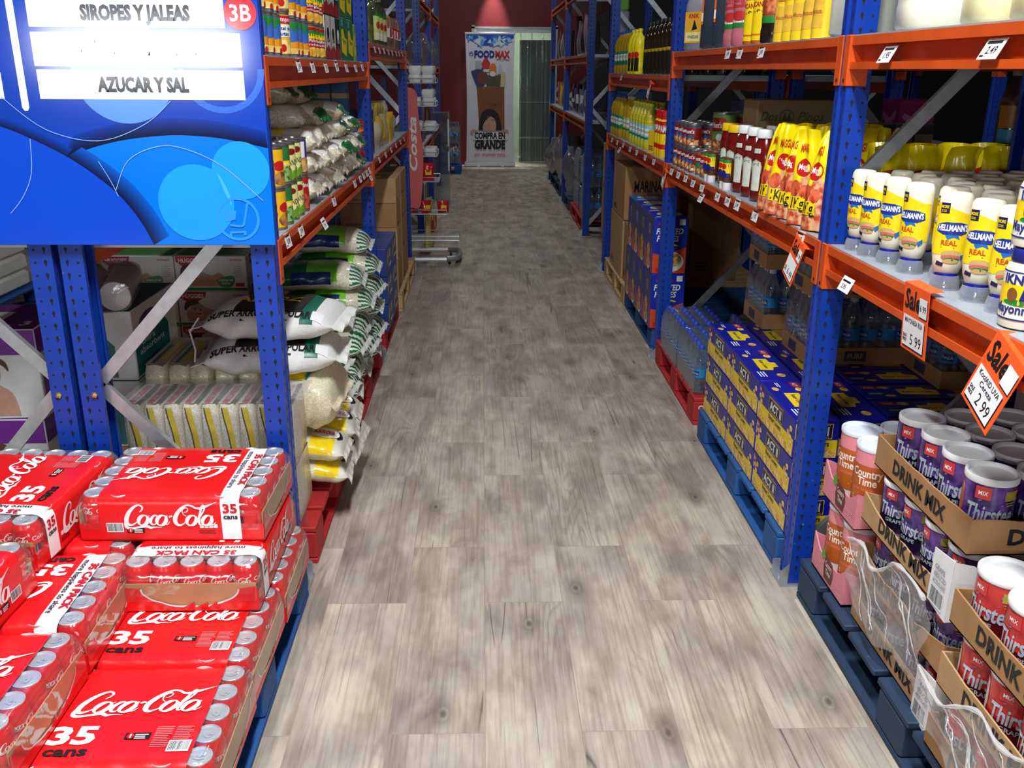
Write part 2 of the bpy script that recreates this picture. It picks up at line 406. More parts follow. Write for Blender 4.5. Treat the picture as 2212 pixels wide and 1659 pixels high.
# ------------------------------------------------------------------ things, parts, copies
def tag(o, label, cat, group=None, kind=None):
    if label: o['label'] = label
    if cat: o['category'] = cat
    if group: o['group'] = group
    if kind: o['kind'] = kind
    return o
def link(name, data, parent=None):
    o = bpy.data.objects.new(name, data); COL.objects.link(o)
    if parent is not None: o.parent = parent
    return o
def thing(name, label, cat, loc=(0, 0, 0), rz=0, group=None, rx=0, ry=0):
    o = link(name, None); o.empty_display_size = .05; o.location = loc; o.rotation_euler = (rx, ry, rz); return tag(o, label, cat, group)
def one(name, mb, label, cat, loc=(0, 0, 0), rz=0, group=None, rx=0, ry=0):
    """a thing that is one mesh"""
    o = link(name, mb.mesh(name) if isinstance(mb, MB) else mb); o.location = loc; o.rotation_euler = (rx, ry, rz); return tag(o, label, cat, group)
def part(name, mb, parent, loc=None, rz=0, label=None, kind=None):
    o = link(name, mb.mesh(name) if isinstance(mb, MB) else mb, parent)
    if loc: o.location = loc
    if rz: o.rotation_euler.z = rz
    return tag(o, label, None, None, kind)
def struct(name, mb, smooth=35):
    o = link(name, mb.mesh(name, smooth)); o['kind'] = 'structure'; return o
class Kind:
    """one kind of product: tree = [(part name, mesh, [sub-parts], local position)]"""
    def __init__(s, name, cat, tree): s.name, s.cat, s.tree = name, cat, tree
    def put(s, label, loc, rz=0, group=None, rx=0, ry=0, sc=1):
        if not isinstance(s.tree, list):
            o = link(s.name, s.tree); o.location = loc; o.rotation_euler = (rx, ry, rz); tag(o, label, s.cat, group)
        else:
            o = thing(s.name, label, s.cat, loc, rz, group, rx, ry)
            for t in s.tree: s.node(t, o)
        if sc != 1: o.scale = (sc, sc, sc) if not isinstance(sc, tuple) else sc
        return o
    def node(s, t, parent):
        o = link(t[0], t[1], parent)
        if len(t) > 3 and t[3]: o.location = t[3]
        if len(t) > 4: o.rotation_euler.z = t[4]
        for q in (t[2] if len(t) > 2 and t[2] else []): s.node(q, o)
ORD = 'first second third fourth fifth sixth seventh eighth ninth tenth eleventh twelfth thirteenth fourteenth fifteenth sixteenth seventeenth eighteenth nineteenth twentieth'.split()
def od(i): return ORD[i]
def jit(a): return random.uniform(-a, a)
# ------------------------------------------------------------------ the room
WRED = M('dark_red_wall_paint', (104, 20, 28), .6, 0, .06, 6, .15, 60)
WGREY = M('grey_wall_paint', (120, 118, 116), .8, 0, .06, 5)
CEIL = M('dark_ceiling_paint', (62, 64, 68), .9, 0, .08, 4)
b = MB().m(floor_mat()); b.box(-9, -5, -.06, 9, 16, 0); struct('floor', b)
b = MB().m(M('concrete_floor', (150, 148, 142), .7, 0, .08, 6)); b.box(-2, 16, -.06, 3, 19, 0); struct('floor_back_room', b)
b = MB().m(CEIL); b.box(-9, -5, 4.2, 9, 16.2, 4.3); struct('ceiling', b)
b = MB().m(WGREY); b.box(-9.2, -5, 0, -9, 16, 4.2); struct('wall_left', b)
b = MB().m(WGREY); b.box(9, -5, 0, 9.2, 16, 4.2); struct('wall_right', b)
b = MB().m(WGREY); b.box(-9, -5.2, 0, -4.2, -5, 4.2); b.box(-2.1, -5.2, 0, .3, -5, 4.2); b.box(2.7, -5.2, 0, 9, -5, 4.2); b.box(.3, -5.2, 0, 2.7, -5, 1.1); b.box(.3, -5.2, 2.7, 2.7, -5, 4.2); b.box(-4.2, -5.2, 0, -2.1, -5, 1.1); b.box(-4.2, -5.2, 2.4, -2.1, -5, 4.2); struct('wall_front', b)
b = MB().m(GALV)
for x in (-4.2, -3.18, -2.16): b.box(x, -5.1, 1.1, x+.06, -5.04, 2.4)
b.box(-4.2, -5.1, 1.1, -2.1, -5.04, 1.16); b.box(-4.2, -5.1, 2.34, -2.1, -5.04, 2.4); struct('window_1', b)
b = MB().m(GALV)
for x in (.3, 1.47, 2.64): b.box(x, -5.1, 1.1, x+.06, -5.04, 2.7)
b.box(.3, -5.1, 1.1, 2.7, -5.04, 1.16); b.box(.3, -5.1, 2.64, 2.7, -5.04, 2.7); struct('window_2', b)
b = MB().m(WRED); DX0, DX1, DZ = -.13, 1.17, 2.155
b.box(-2.2, 16, 0, DX0, 16.2, 4.2); b.box(DX1, 16, 0, 1.75, 16.2, 4.2); b.box(DX0, 16, DZ, DX1, 16.2, 4.2); struct('wall_back', b)
b = MB().m(M('wall_gloom_grey', (52, 52, 54), .8, 0, .06, 5)); b.box(-9, 16, 0, -2.2, 16.2, 4.2); b.box(1.75, 16, 0, 9, 16.2, 4.2); struct('wall_back_side', b)  # gloom seen through the racks is put into this dark grey wall colour
b = MB().m(M('pale_green_wall', (206, 214, 198), .8, 0, .04, 5)); b.box(-2, 18.9, 0, 3, 19, 3.2); b.box(-2.1, 16.2, 0, -2, 19, 3.2); b.box(3, 16.2, 0, 3.1, 19, 3.2); struct('wall_back_room', b)
b = MB().m(M('pale_ceiling', (220, 220, 214), .8)); b.box(-2, 16.2, 3.2, 3, 19, 3.3); struct('ceiling_back_room', b)
lamp('back_room_light', 'AREA', (.2, 17.4, 3.1), 70, (.93, 1, .93), (1.2, .3))
b = MB().m(M('bare_steel_frame', (168, 176, 172), .4, .6)); b.box(DX0-.05, 15.985, 0, DX0, 16.2, DZ+.05); b.box(DX1, 15.985, 0, DX1+.05, 16.2, DZ+.05); b.box(DX0-.05, 15.985, DZ, DX1+.05, 16.2, DZ+.03); struct('trim_1', b)
t = thing('steel_door', 'dark grey steel sliding door half open behind the plastic strips', 'door', (.62, 16.45, 0))
b = MB().m(M('grey_steel_door_paint', (100, 112, 112), .35, .3, .1, 6)); b.box(0, 0, .01, .62, .06, 2.0, .004); part('door_panel', b, t)
b = MB().m(GALV); b.box(0, -.012, .40, .62, 0, .43); b.box(0, -.012, 1.0, .62, 0, 1.01); part('door_rail', b, t)
t = thing('strip_curtain', 'clear plastic strip curtain hanging in the back doorway', 'curtain', (0, 16.02, 0))
b = MB().m(GALV); b.box(DX0+.01, -.01, DZ-.06, DX1-.01, .03, DZ-.01); part('rail', b, t)
STRIP = film('strip_vinyl', (214, 226, 214), .16, .1, .25, .8, 6)
for i in range(7):
    b = MB().m(STRIP); x = DX0+.02+i*.18; q = random.Random(i); rr = []
    for j in range(9):
        z = DZ-.06-(DZ-.1)*j/8
        rr.append([(x+k*.205/6, (.03 if i % 2 else .045)+.014*math.sin(k*1.1+i)+.012*math.sin(j*.9+i*2), z) for k in range(7)])
    b.rings(rr, closed=False); part('vinyl_strip', b, t)
# lamp housings above the aisle
def ceiling_lamp(x, y, lab):
    t = thing('ceiling_lamp', lab, 'lamp', (x, y, 3.9))
    b = MB().m(WHITE); b.extrude([(-.13, 0), (.13, 0), (.08, .06), (-.08, .06)], (0, -.7, 0), (0, .7, 0), (1, 0, 0), (0, 0, 1)); part('housing', b, t)
    for s in (-.5, .5):
        b = MB().m(GALV); b.box(-.008, s-.008, .06, .008, s+.008, .3); part('hanger', b, t)
for x, y, l in ((.16, .7, 'nearest linear ceiling lamp above the aisle mouth'), (-.9, .35, 'linear ceiling lamp above the soda stack'), (.2, 4.6, 'linear ceiling lamp over the middle of the aisle'), (.2, 9.6, 'linear ceiling lamp over the far half of the aisle'), (.2, 13.8, 'linear ceiling lamp nearest the back wall'), (-3.2, 4.5, 'linear ceiling lamp over the left neighbouring aisle'), (3.8, 4.5, 'linear ceiling lamp over the right neighbouring aisle')):
    ceiling_lamp(x, y, l)

# ------------------------------------------------------------------ pallet racks
PW, PD = .08, .062
def post_mesh(h=2.75):
    b = MB().m(BLUE)
    o = [(0, 0), (0, .028), (.007, .034), (.007, .046), (0, .052), (0, PW), (PD, PW), (PD, .066), (PD-.004, .066), (PD-.004, PW-.004), (.004, PW-.004), (.004, .056), (.011, .05), (.011, .03), (.004, .024), (.004, .004), (PD-.004, .004), (PD-.004, .014), (PD, .014), (PD, 0)]
    b.extrude(o[::-1], (0, 0, .006), (0, 0, h), (1, 0, 0), (0, 1, 0))
    b.m(HOLE)
    key = [(0, .009), (.0045, .004), (.0042, -.001), (.002, -.003), (.0016, -.010), (-.0016, -.010), (-.002, -.003), (-.0042, -.001), (-.0045, .004)]
    n = int((h-.1)/.0355)
    for i in range(n):
        z = .06+i*.0355
        for pl, du in ((plane((0, 0, 0), (1, 0, 0), (0, 0, 1)), 1), (plane((PD, PW, 0), (-1, 0, 0), (0, 0, 1)), -1)):
            a = .019 if du > 0 else PD-.019; c = .047 if du > 0 else PD-.047
            b.poly(pl, [(a+x, z+y) for x, y in key], .0004); b.disc(pl, c, z, .0034, .0004, n=7)
        pl = plane((0, PW, 0), (0, -1, 0), (0, 0, 1))
        for u in (.015, .065): b.poly(pl, [(u+x*.7, z+y*.8) for x, y in key], .0004)
    return b.mesh('post')
POST = post_mesh()
b = MB().m(GALV); b.box(-.03, -.012, 0, PD+.03, PW+.012, .006); b.box(-.028, .0, .006, -.004, .004, .05); b.box(-.028, PW-.004, .006, -.004, PW, .05); b.add([(-.028, -.004, .006), (-.004, -.004, .006), (-.004, -.004, .075), (-.028, -.004, .05), (-.028, -.001, .006), (-.004, -.001, .006), (-.004, -.001, .075), (-.028, -.001, .05)], [(0, 1, 2, 3), (7, 6, 5, 4), (0, 4, 5, 1), (1, 5, 6, 2), (2, 6, 7, 3), (3, 7, 4, 0)])
b.lathe([(.008, .006), (.008, .014), (0, .015)], 8, -.016, PW*.5); FOOT = b.mesh('foot_plate')
b = MB().m(M('brass_bolt', (204, 176, 96), .3, .8)); b.lathe([(.009, 0), (.009, .006), (.006, .008), (0, .0085)], 6); BOLT = b.mesh('bolt')
b = MB().m(GALV); b.box(-.004, -.012, 0, PD+.012, PW+.012, .006); FOOT2 = b.mesh('foot_plate')
def channel(p0, p1, w=.036, d=.018, t=.003):
    b = MB().m(GALV); a, c = Vector(p0), Vector(p1); z = (c-a).normalized(); vx = Vector((0, 1, 0)); ux = vx.cross(z)
    o = [(-w/2, 0), (w/2, 0), (w/2, d), (w/2-t, d), (w/2-t, t), (-w/2+t, t), (-w/2+t, d), (-w/2, d)]
    b.extrude(o, a, c, ux, vx); return b
TAGM = {}
def price_tag_mesh(k=0):
    if k not in TAGM:
        pl = lside(); b = MB().m(PAPER); b.box(-.0012, -.034, -.021, 0, .034, .021)
        b.m(BLACK); q = random.Random(k)
        b.rect(plane((-.0012, 0, 0), (0, -1, 0), (0, 0, 1)), -.028, .010, .024, .016, .0004)
        b.rect(plane((-.0012, 0, 0), (0, -1, 0), (0, 0, 1)), -.030, -.016, -.016, -.012, .0004)
        b.text(('2.49', '1.95', '3.49', '0.89')[k], plane((-.0012, 0, 0), (0, -1, 0), (0, 0, 1)), .002, -.010, .015, bold=.03, l=.0004)
        TAGM[k] = b.mesh('price_tag')
    return TAGM[k]
def beam(root, x, y0, y1, zt, sgn, color=ORNG, h=.08, tags=(), tagz=None, label=None):
    """open C beam facing the aisle; local frame keeps the aisle at -X"""
    b = MB().m(color)
    o = [(0, 0), (.036, 0), (.036, h), (0, h), (0, h-.022), (.004, h-.022), (.004, h-.005), (.030, h-.005), (.030, .005), (.004, .005), (.004, .017), (0, .017)]
    pr = link('beam', None, root)
    bo = MB().m(color); bo.extrude(o, (0, 0, 0), (0, y1-y0, 0), (1, 0, 0), (0, 0, 1))
    bpy.data.objects.remove(pr)
    bm_ = part('beam', bo, root, (x, y0, zt-h), 0, label)
    if sgn < 0: bm_.rotation_euler.z = PI; bm_.location = (x, y1, zt-h)
    L_ = y1-y0
    for e in (0, 1):
        c = MB().m(color); ye = -.038 if e == 0 else L_+.002
        c.box(-.005, ye, -.042, .0, ye+.036, h+.004, .002)
        c.box(-.005, (-.004 if e == 0 else L_), -.042, .05, (0 if e == 0 else L_+.004), h+.004, .0015)
        c.m(HOLE)
        for zz in (-.028,): c.disc(plane((-.005, 0, 0), (0, -1, 0), (0, 0, 1)), -(ye+.018), zz, .006, .0005, n=8)
        part('beam_connector', c, bm_)
    for i, ty in enumerate(tags):
        o_ = part('price_tag', price_tag_mesh(i % 4), bm_); o_.location = (-.0015, ty, (h-.020 if tagz is None else tagz)+jit(.003)); o_.rotation_euler = (jit(.05), R(12), 0)
        if tagz is not None: o_.rotation_euler = (jit(.1), R(28), 0)
    return bm_
def rack(name_label, x, depth, ys, sgn, bays, group=None, height=2.75, bolts=(), nodes=(.10, .66, 1.2, 1.74, 2.28), nofront=()):
    """one rack run: posts (> foot plate), braces, beams (> connectors, price tags), decks"""
    root = thing('pallet_rack', name_label, 'shelving rack', (x, ys[0], 0), 0, group)
    y00 = ys[0]
    for i, y in enumerate(ys):
        p = part('post', POST, root, (0, y-y00, 0)); q = part('post', POST, root, (sgn*depth, y-y00+PW, 0), PI)
        if sgn < 0: p.rotation_euler.z = PI; p.location.y += PW; q.rotation_euler.z = 0; q.location.y -= PW
        for a in (p, q):
            f = link('foot_plate', FOOT if a == p else FOOT2, a)
        for k in range(len(nodes)-1):
            f0, f1 = (.05, depth-.05) if k % 2 == 0 else (depth-.05, .05)
            part('brace', channel((sgn*f0, y-y00+PW/2-.009, nodes[k]+.012), (sgn*f1, y-y00+PW/2-.009, nodes[k+1]-.012)), root)
        part('brace', channel((sgn*.05, y-y00+PW/2-.009, nodes[0]-.035), (sgn*(depth-.05), y-y00+PW/2-.009, nodes[0]-.035)), root)
        if i in bolts:
            for zz in (nodes[1], nodes[3]):
                o_ = part('bolt', BOLT, root, (sgn*(depth-.040), y-y00-.0005, zz-.02)); o_.rotation_euler = (PI/2, 0, 0)
    for (i, zt, col, tags, tagz) in bays:
        beam(root, 0, ys[i]-y00+PW+.005, ys[i+1]-y00-.005, zt, sgn, col, tags=tags, tagz=tagz)
        r = beam(root, sgn*depth, ys[i]-y00+PW+.005, ys[i+1]-y00-.005, zt, -sgn, col)
        d = MB().m(DECK); x0, x1 = sorted((sgn*.004, sgn*(depth-.004))); d.box(x0, ys[i]-y00+PW+.008, zt+.0005, x1, ys[i+1]-y00-.008, zt+.004)
        d.box(x0+.04, ys[i]-y00+PW+.008, zt-.024, x1-.04, ys[i]-y00+PW+.011, zt+.001); part('shelf_deck', d, root)
    return root
# right side of the aisle (aisle face x = .949), left side (x = -.569)
XR, XL = .949, -.569
S1, S2 = 1.072, 1.612
DB = steel_paint('dull_orange_paint', (190, 96, 62), (150, 110, 90), .5)
def spread(a, b, n): return [a+(b-a)*(i+.5)/n+jit(.02) for i in range(n)]
rack('blue and orange pallet rack along the right side of the aisle, nearest run', XR, .57, [.16, 2.5, 4.84, 7.24], 1,
     [(0, 1.068, ORNG, [], None), (0, 1.608, ORNG, [1.55, 2.02], .035), (1, 1.068, ORNG, [.14, .62, .86, 1.00, 1.16, 1.44, 1.62, 1.78, 1.95, 2.12], None), (1, 1.608, ORNG, [.72, 1.0, 1.17], None), (2, 1.068, ORNG, spread(.15, 2.2, 7), None), (2, 1.498, ORNG, [1.7], None)], bolts=(1,))
rack('blue and orange rack standing back to back behind the right run', XR+1.18, .57, [.16, 2.5, 4.84, 7.24], -1,
     [(0, 1.068, ORNG, [], None), (0, 1.608, ORNG, [], None), (1, 1.068, ORNG, [], None), (1, 1.608, ORNG, [], None), (2, 1.068, ORNG, [], None), (2, 1.498, ORNG, [], None)])
rack('blue and orange rack at the far right end, before the red wall', .957, .57, [8.88, 11.35, 13.7], 1,
     [(0, 1.068, DB, [], None), (1, 1.068, DB, [], None), (0, 1.66, DB, [], None), (1, 1.66, DB, [], None), (0, 2.3, DB, [], None), (1, 2.3, DB, [], None)], bolts=(0,))
rack('blue and orange pallet rack along the left side of the aisle, behind the hanging sign', XL, .575, [2.5, 4.84, 7.24], -1,
     [(0, 1.068, ORNG, [.12, .24, .36, .49, .68, 1.28, 1.95, 2.15], None), (0, 1.549, ORNG, spread(.1, 1.95, 7), None), (1, 1.074, ORNG, spread(.2, 2.2, 6), None), (1, 1.645, ORNG, spread(.2, 2.2, 8), None)], bolts=(0,))
rack('blue and orange rack standing back to back behind the left run', XL-1.17, .575, [2.5, 4.84, 7.24], 1,
     [(0, 1.068, ORNG, [], None), (0, 1.608, ORNG, [], None), (1, 1.068, ORNG, [], None), (1, 1.608, ORNG, [], None)], bolts=(0,))
rack('blue rack at the far left end beyond the snack stand', -.575, .57, [9.0, 10.9, 12.9], -1,
     [(0, .82, DB, [], None), (1, .82, DB, [], None), (0, 1.55, DB, [], None), (1, 1.55, DB, [], None), (0, 2.15, DB, [], None), (1, 2.15, DB, [], None)])
rack('dark rack in the next aisle to the right with drinks', 3.45, .57, [1.6, 4.0, 6.4, 8.8], 1,
     [(i, z, ORNG, [], None) for i in range(3) for z in (.95, 1.62)])
# extra price tag on the lower lip of the right run and others left of it: loose tags clipped under the beams
def lip_tag(x, y, z, lab, sgn=1):
    b = MB().m(PAPER); b.box(-.0012, -.035, -.02, 0, .035, .02); pl = plane((-.0012, 0, 0), (0, -1, 0), (0, 0, 1))
    b.m(BLACK); b.rect(pl, -.028, .006, .022, .011, .0004); b.text('2.95', pl, -.006, -.012, .012, l=.0004)
    one('price_tag', b, lab, 'price tag', (x, y, z), 0 if sgn > 0 else PI, None, 0, R(25)*1)
lip_tag(XR-.004, 2.33, .996, 'white price tag stuck on the lower beam beside the mayonnaise sale sign')
lip_tag(XR-.004, 4.02, 1.0, 'white price tag on the lower lip of the beam under the ketchup')
lip_tag(XR-.004, 6.55, 1.0, 'small white price tag on the beam under the cooking oil')
lip_tag(XL+.004, 3.30, 1.0, 'white price tag on the lower lip of the left beam under the rice bags', -1)
lip_tag(XL+.004, 4.72, 1.01, 'white price tag beside the second blue post on the left', -1)

# ------------------------------------------------------------------ the hanging sign
def sign():
    t = thing('hanging_sign', 'large glossy blue aisle sign with white product name boxes, top left', 'sign', (0, 2.475, 0))
    BL = M('sign_blue', (10, 62, 176), .10, 0, .10, 3, coat=.6)
    x0, x1, z0, z1 = -1.86, -.556, 1.072, 1.95
    b = MB().m(BL); b.box(x0, 0, z0, x1, .006, z1); part('board', b, t)
    def mat(n, c): return M('sign_'+n, c, .10, 0, .04, 4, coat=.6)
    P = front(0)
    a = MB()
    w1 = [(-1.36, 1.415), (-1.229, 1.375), (-1.159, 1.346), (-1.074, 1.301), (-1.001, 1.248), (-.949, 1.198), (-.906, 1.135), (-.878, 1.073)]
    w2 = [(-1.074, 1.301), (-.99, 1.328), (-.911, 1.345), (-.814, 1.355), (-.738, 1.354), (-.662, 1.346), (-.557, 1.324)]
    w0 = [(-1.86, 1.36), (-1.6, 1.43), (-1.36, 1.415)]
    s1 = spline(w1, 5); s2 = spline(w2, 5)
    # printed soft edge bands of the artwork above each wave
    def ramp_col(p, q, t): return tuple(round(x+(y-x)*t) for x, y in zip(p, q))
    for i in range(9):
        d = .040*(1-i/9)**1.2+.002; a.m(mat('band%d' % i, ramp_col((10, 56, 162), (9, 18, 56), (i+1)/9)))
        a.poly(P, [(x, y) for x, y in s2]+[(x-.004, y+d*min(1, (x+1.08)/.03)) for x, y in reversed(s2)], .0002+i*.00006)
    a.m(mat('mid_blue', (0, 118, 226))); a.poly(P, [(x, y) for x, y in s2]+[(-.557, 1.073), (-.878, 1.073)]+[(x, y) for x, y in reversed(s1) if x > -1.074], .0008)
    for i in range(9):
        d = .050*(1-i/9)**1.2+.002; a.m(mat('fold%d' % i, ramp_col((6, 90, 200), (12, 26, 72), (i+.6)/8.6)))
        a.poly(P, [(x, y) for x, y in s1 if x > -1.075]+[(min(x+d*.8, -.557), max(y+d*.45, 1.073)) for x, y in reversed(s1) if x > -1.075], .0010+i*.00006)
        d *= .6; a.m(mat('shadow%d' % i, ramp_col((10, 58, 166), (12, 24, 66), (i+.4)/8.4)))
        a.poly(P, [(x, y) for x, y in s1 if x < -1.07]+[(x+d*.5, y+d*.6) for x, y in reversed(s1) if x < -1.07], .0009+i*.00006)
    a.m(mat('deep_blue', (12, 74, 204))); a.poly(P, [(-1.86, 1.073)]+w0[:-1]+[(x, y) for x, y in s1], .0016)
    a.m(mat('pale_disc', (92, 146, 226))); a.disc(P, -.905, 1.512, .128, .0006, n=48)
    a.m(mat('ring_blue', (52, 104, 214))); a.ring(P, -.66, 1.518, .092, .108, .0007, 40, PI, 2*PI)
    a.m(mat('sky_disc', (30, 156, 244))); a.disc(P, -.755, 1.184, .099, .0020, n=48); a.disc(P, -.632, 1.267, .0745, .0019, n=48)
    a.m(mat('lens', (70, 184, 250))); lens = [(-.694+.004*k, 1.262-.011*k-.0022*(4-abs(k-4))) for k in range(9)]
    a.poly(P, lens+[(-.666, 1.205), (-.676, 1.232), (-.686, 1.252)], .0023)
    a.m(mat('icon', (44, 150, 240))); a.ring(P, -.650, 1.142, .050, .0575, .0026, 40)
    a.poly(P, [(-.687, 1.166), (-.652, 1.164), (-.656, 1.140), (-.682, 1.134)], .0027)
    for pts in ([(-.622, 1.183), (-.632, 1.140), (-.640, 1.124), (-.672, 1.126)], [(-.674, 1.106), (-.630, 1.108)]): a.stroke(P, [(u, v, .006) for u, v in pts], l=.0027)
    a.disc(P, -.672, 1.100, .004, .0028); a.disc(P, -.634, 1.102, .004, .0028)
    LINE = mat('hairline', (150, 190, 250)); a.m(LINE)
    for arc in ([(-1.217, 1.449), (-1.117, 1.369), (-.988, 1.341), (-.868, 1.381), (-.793, 1.44)], [(-1.16, 1.345), (-1.17, 1.26), (-1.20, 1.20), (-1.24, 1.155)], [(-.96, 1.215), (-.92, 1.29), (-.85, 1.325), (-.78, 1.325), (-.68, 1.28), (-.58, 1.19)], [(-.995, 1.29), (-.97, 1.24), (-.955, 1.20)]):
        a.stroke(P, [(u, v, .0016) for u, v in arc], l=.0029)
    a.m(mat('white', (232, 240, 250))); bar = [(-1.172, 1.95), (-1.152, 1.95), (-1.150, 1.422), (-1.155, 1.414), (-1.163, 1.414), (-1.168, 1.422)]
    a.poly(P, bar, .0012)
    for (u0, v0, u1, v1) in ((-1.119, 1.443, -.604, 1.514), (-1.121, 1.522, -.605, 1.602), (-1.121, 1.614, -.640, 1.69), (-1.121, 1.70, -.640, 1.77), (-1.86, 1.443, -1.208, 1.506), (-1.86, 1.522, -1.208, 1.6)):
        a.rect(P, u0, v0, u1, v1, .0012)
    a.m(mat('badge_red', (222, 44, 52))); a.disc(P, -.600, 1.650, .040, .0018, n=40)
    a.m(mat('white', (232, 240, 250))); a.text('3B', P, -.600, 1.631, .038, .052, bold=.03, l=.0022)
    a.m(mat('ink', (22, 24, 30)))
    a.text('AZUCAR Y SAL', P, -.858, 1.463, .033, .228, bold=.085, l=.0018)
    a.text('FRUTAS ENLATADAS', P, -.863, 1.551, .033, .322, bold=.085, l=.0018)
    a.text('SIROPES Y JALEAS', P, -.858, 1.632, .033, .268, bold=.085, l=.0018)
    part('printed_artwork', a, t)
    for x in (-1.5, -.75):
        c = MB().m(GALV); c.tube([(x, .003, 1.95), (x, .003, 2.6)], .003, 6); part('hanging_wire', c, t)
sign()
# ------------------------------------------------------------------ roll-up banner at the back
def banner():
    t = thing('roll_up_banner', 'white roll-up banner with shopping bag picture by the back doorway', 'banner', (0, 15.7, 0))
    P = front(0); SAT = M('banner_cloth', (232, 230, 240), .5, 0, .03, 5)
    b = MB().m(SAT); x0, x1 = -.28, .515
    rr = [[(x0+.02*math.sin(PI*j/10)+(x1-x0-.04*math.sin(PI*j/10))*k/8, .008*math.sin(k*2.3)*math.sin(PI*j/10), .075+2.0*j/10) for k in range(9)] for j in range(11)]
    b.rings(rr, closed=False); part('banner_sheet', b, t)
    g = MB().m(ALU); g.box(-.31, -.05, 0, .53, .05, .075, .01); part('base', g, t)
    g = MB().m(ALU); g.box(-.285, -.012, 2.06, .52, .012, 2.09, .003); part('top_rail', g, t)
    g = MB().m(GALV); g.tube([(.1, .03, .07), (.1, .03, 2.07)], .008); part('support_pole', g, t)
    a = MB(); pr = lambda n, c: M('banner_'+n, c, .5, 0, .04, 8)
    a.m(pr('dark_blue', (20, 84, 190))); a.poly(P, [(-.262, 2.05), (-.262, 2.0), (-.1, 1.93), (.06, 1.89), (.24, 1.92), (.40, 1.96), (.495, 2.01), (.495, 2.05)], .012)
    q = random.Random(3)
    for i in range(36):
        u = -.24+.7*q.random(); v = 1.90+.12*q.random()+.05*abs(u-.1); r = .03+.04*q.random()
        a.m(pr('facet%d' % (i % 4), ((30, 120, 220), (90, 170, 240), (160, 205, 246), (226, 234, 246))[i % 4])); an = q.random()*6
        a.poly(P, [(max(-.25, min(.48, u+r*math.cos(an+k*2.1))), min(2.04, v+r*math.sin(an+k*2.1))) for k in range(3)], .0125+i*.0001)
    a.m(pr('navy', (34, 36, 140))); a.text('FOOD', P, -.135, 1.712, .098, .325, 'l', .08, l=.013)
    a.m(pr('red', (214, 44, 52))); a.text('MAX', P, .20, 1.712, .098, .235, 'l', .08, l=.013)
    a.m(pr('navy', (34, 36, 140))); a.ring(P, -.185, 1.765, .026, .034, .013, 20); a.disc(P, -.187, 1.775, .014, .013, .009)
    a.m(pr('red', (214, 44, 52))); a.stroke(P, [(.22, 1.675, .01), (.26, 1.69, .012), (.30, 1.672, .008), (.34, 1.69, .012), (.40, 1.672, .01), (.43, 1.685, .006)], l=.013)
    # groceries and paper bag picture
    a.m(pr('box_blue', (60, 64, 110))); a.poly(P, [(-.19, 1.50), (0, 1.56), (.02, 1.27), (-.10, 1.26)], .013)
    a.m(pr('grey', (190, 190, 196))); a.rect(P, -.12, 1.53, -.02, 1.66, .0135)
    a.m(pr('red', (214, 44, 52))); a.poly(P, [(0, 1.54), (-.02, 1.62), (.03, 1.70), (.07, 1.70), (.12, 1.62), (.10, 1.54)], .014)
    a.m(pr('navy', (34, 36, 140))); a.rect(P, .03, 1.70, .07, 1.73, .014)
    a.m(pr('orange', (236, 130, 40))); a.poly(P, [(.10, 1.42), (.10, 1.56), (.15, 1.62), (.19, 1.62), (.22, 1.56), (.22, 1.42)], .0145)
    a.m(pr('pale', (200, 214, 226))); a.poly(P, [(.24, 1.46), (.25, 1.56), (.28, 1.62), (.31, 1.56), (.30, 1.46)], .0146)
    a.m(pr('brown', (120, 70, 40))); a.disc(P, .0, 1.40, .09, .0147, .10); a.m(pr('tin', (96, 80, 64))); a.rect(P, .06, 1.27, .30, 1.44, .0148); a.m(pr('white', (236, 236, 236))); a.disc(P, .16, 1.46, .05, .0149, .04); a.rect(P, .02, 1.53, .10, 1.49, .0149)
    a.m(pr('oil', (214, 206, 150))); a.poly(P, [(.28, 1.26), (.29, 1.46), (.34, 1.50), (.37, 1.45), (.35, 1.26)], .0149)
    a.m(M('banner_kraft', (140, 88, 52), .6, 0, .08, 10)); a.poly(P, [(-.10, 1.26), (.345, 1.262), (.352, .60), (-.06, .60)], .015)
    a.m(pr('kraft_ink', (112, 68, 40))); a.text('FOODMAX', P, .16, .965, .04, .27, bold=.04, l=.0155)
    # woman peeking over the slogan: long dark hair, wide eyes, finger tips
    a.m(pr('hair', (30, 20, 20))); a.poly(P, spline([(-.075, .58), (-.065, .70), (-.03, .83), (.03, .90), (.10, .917), (.18, .90), (.25, .83), (.29, .70), (.305, .58)], 5), .016)
    SK = pr('skin', (206, 160, 140)); a.m(SK); a.poly(P, spline([(.0, .575), (-.004, .66), (.012, .74), (.05, .79), (.105, .80), (.16, .785), (.20, .74), (.216, .66), (.21, .575)], 5), .0165)
    a.m(pr('hair', (30, 20, 20)))
    a.poly(P, spline([(.03, .79), (.0, .74), (-.012, .64), (.02, .70), (.06, .755), (.12, .80)], 4), .0168)
    for u in (.045, .165):
        a.m(pr('white', (236, 236, 236))); a.disc(P, u, .694, .024, .0170, .018); a.m(pr('hair', (30, 20, 20))); a.disc(P, u, .694, .010, .0172); a.stroke(P, [(u-.034, .738, .004), (u, .752, .009), (u+.034, .738, .004)], l=.0171); a.ring(P, u, .694, .022, .025, .0171, 12, 0, PI)
    a.m(pr('shade_skin', (176, 124, 106))); a.stroke(P, [(.098, .69, .004), (.092, .63, .006), (.105, .615, .014), (.122, .622, .005)], l=.0171)
    a.m(SK)
    for s, u in ((-1, -.19), (1, .40)):
        for k in range(4): a.disc(P, u+k*.028*s*-1, .565-.006*abs(k-1), .016, .0173, .034, tilt=.15*s)
    a.m(pr('card', (240, 238, 242))); a.rect(P, -.16, .43, .40, .552, .0162)
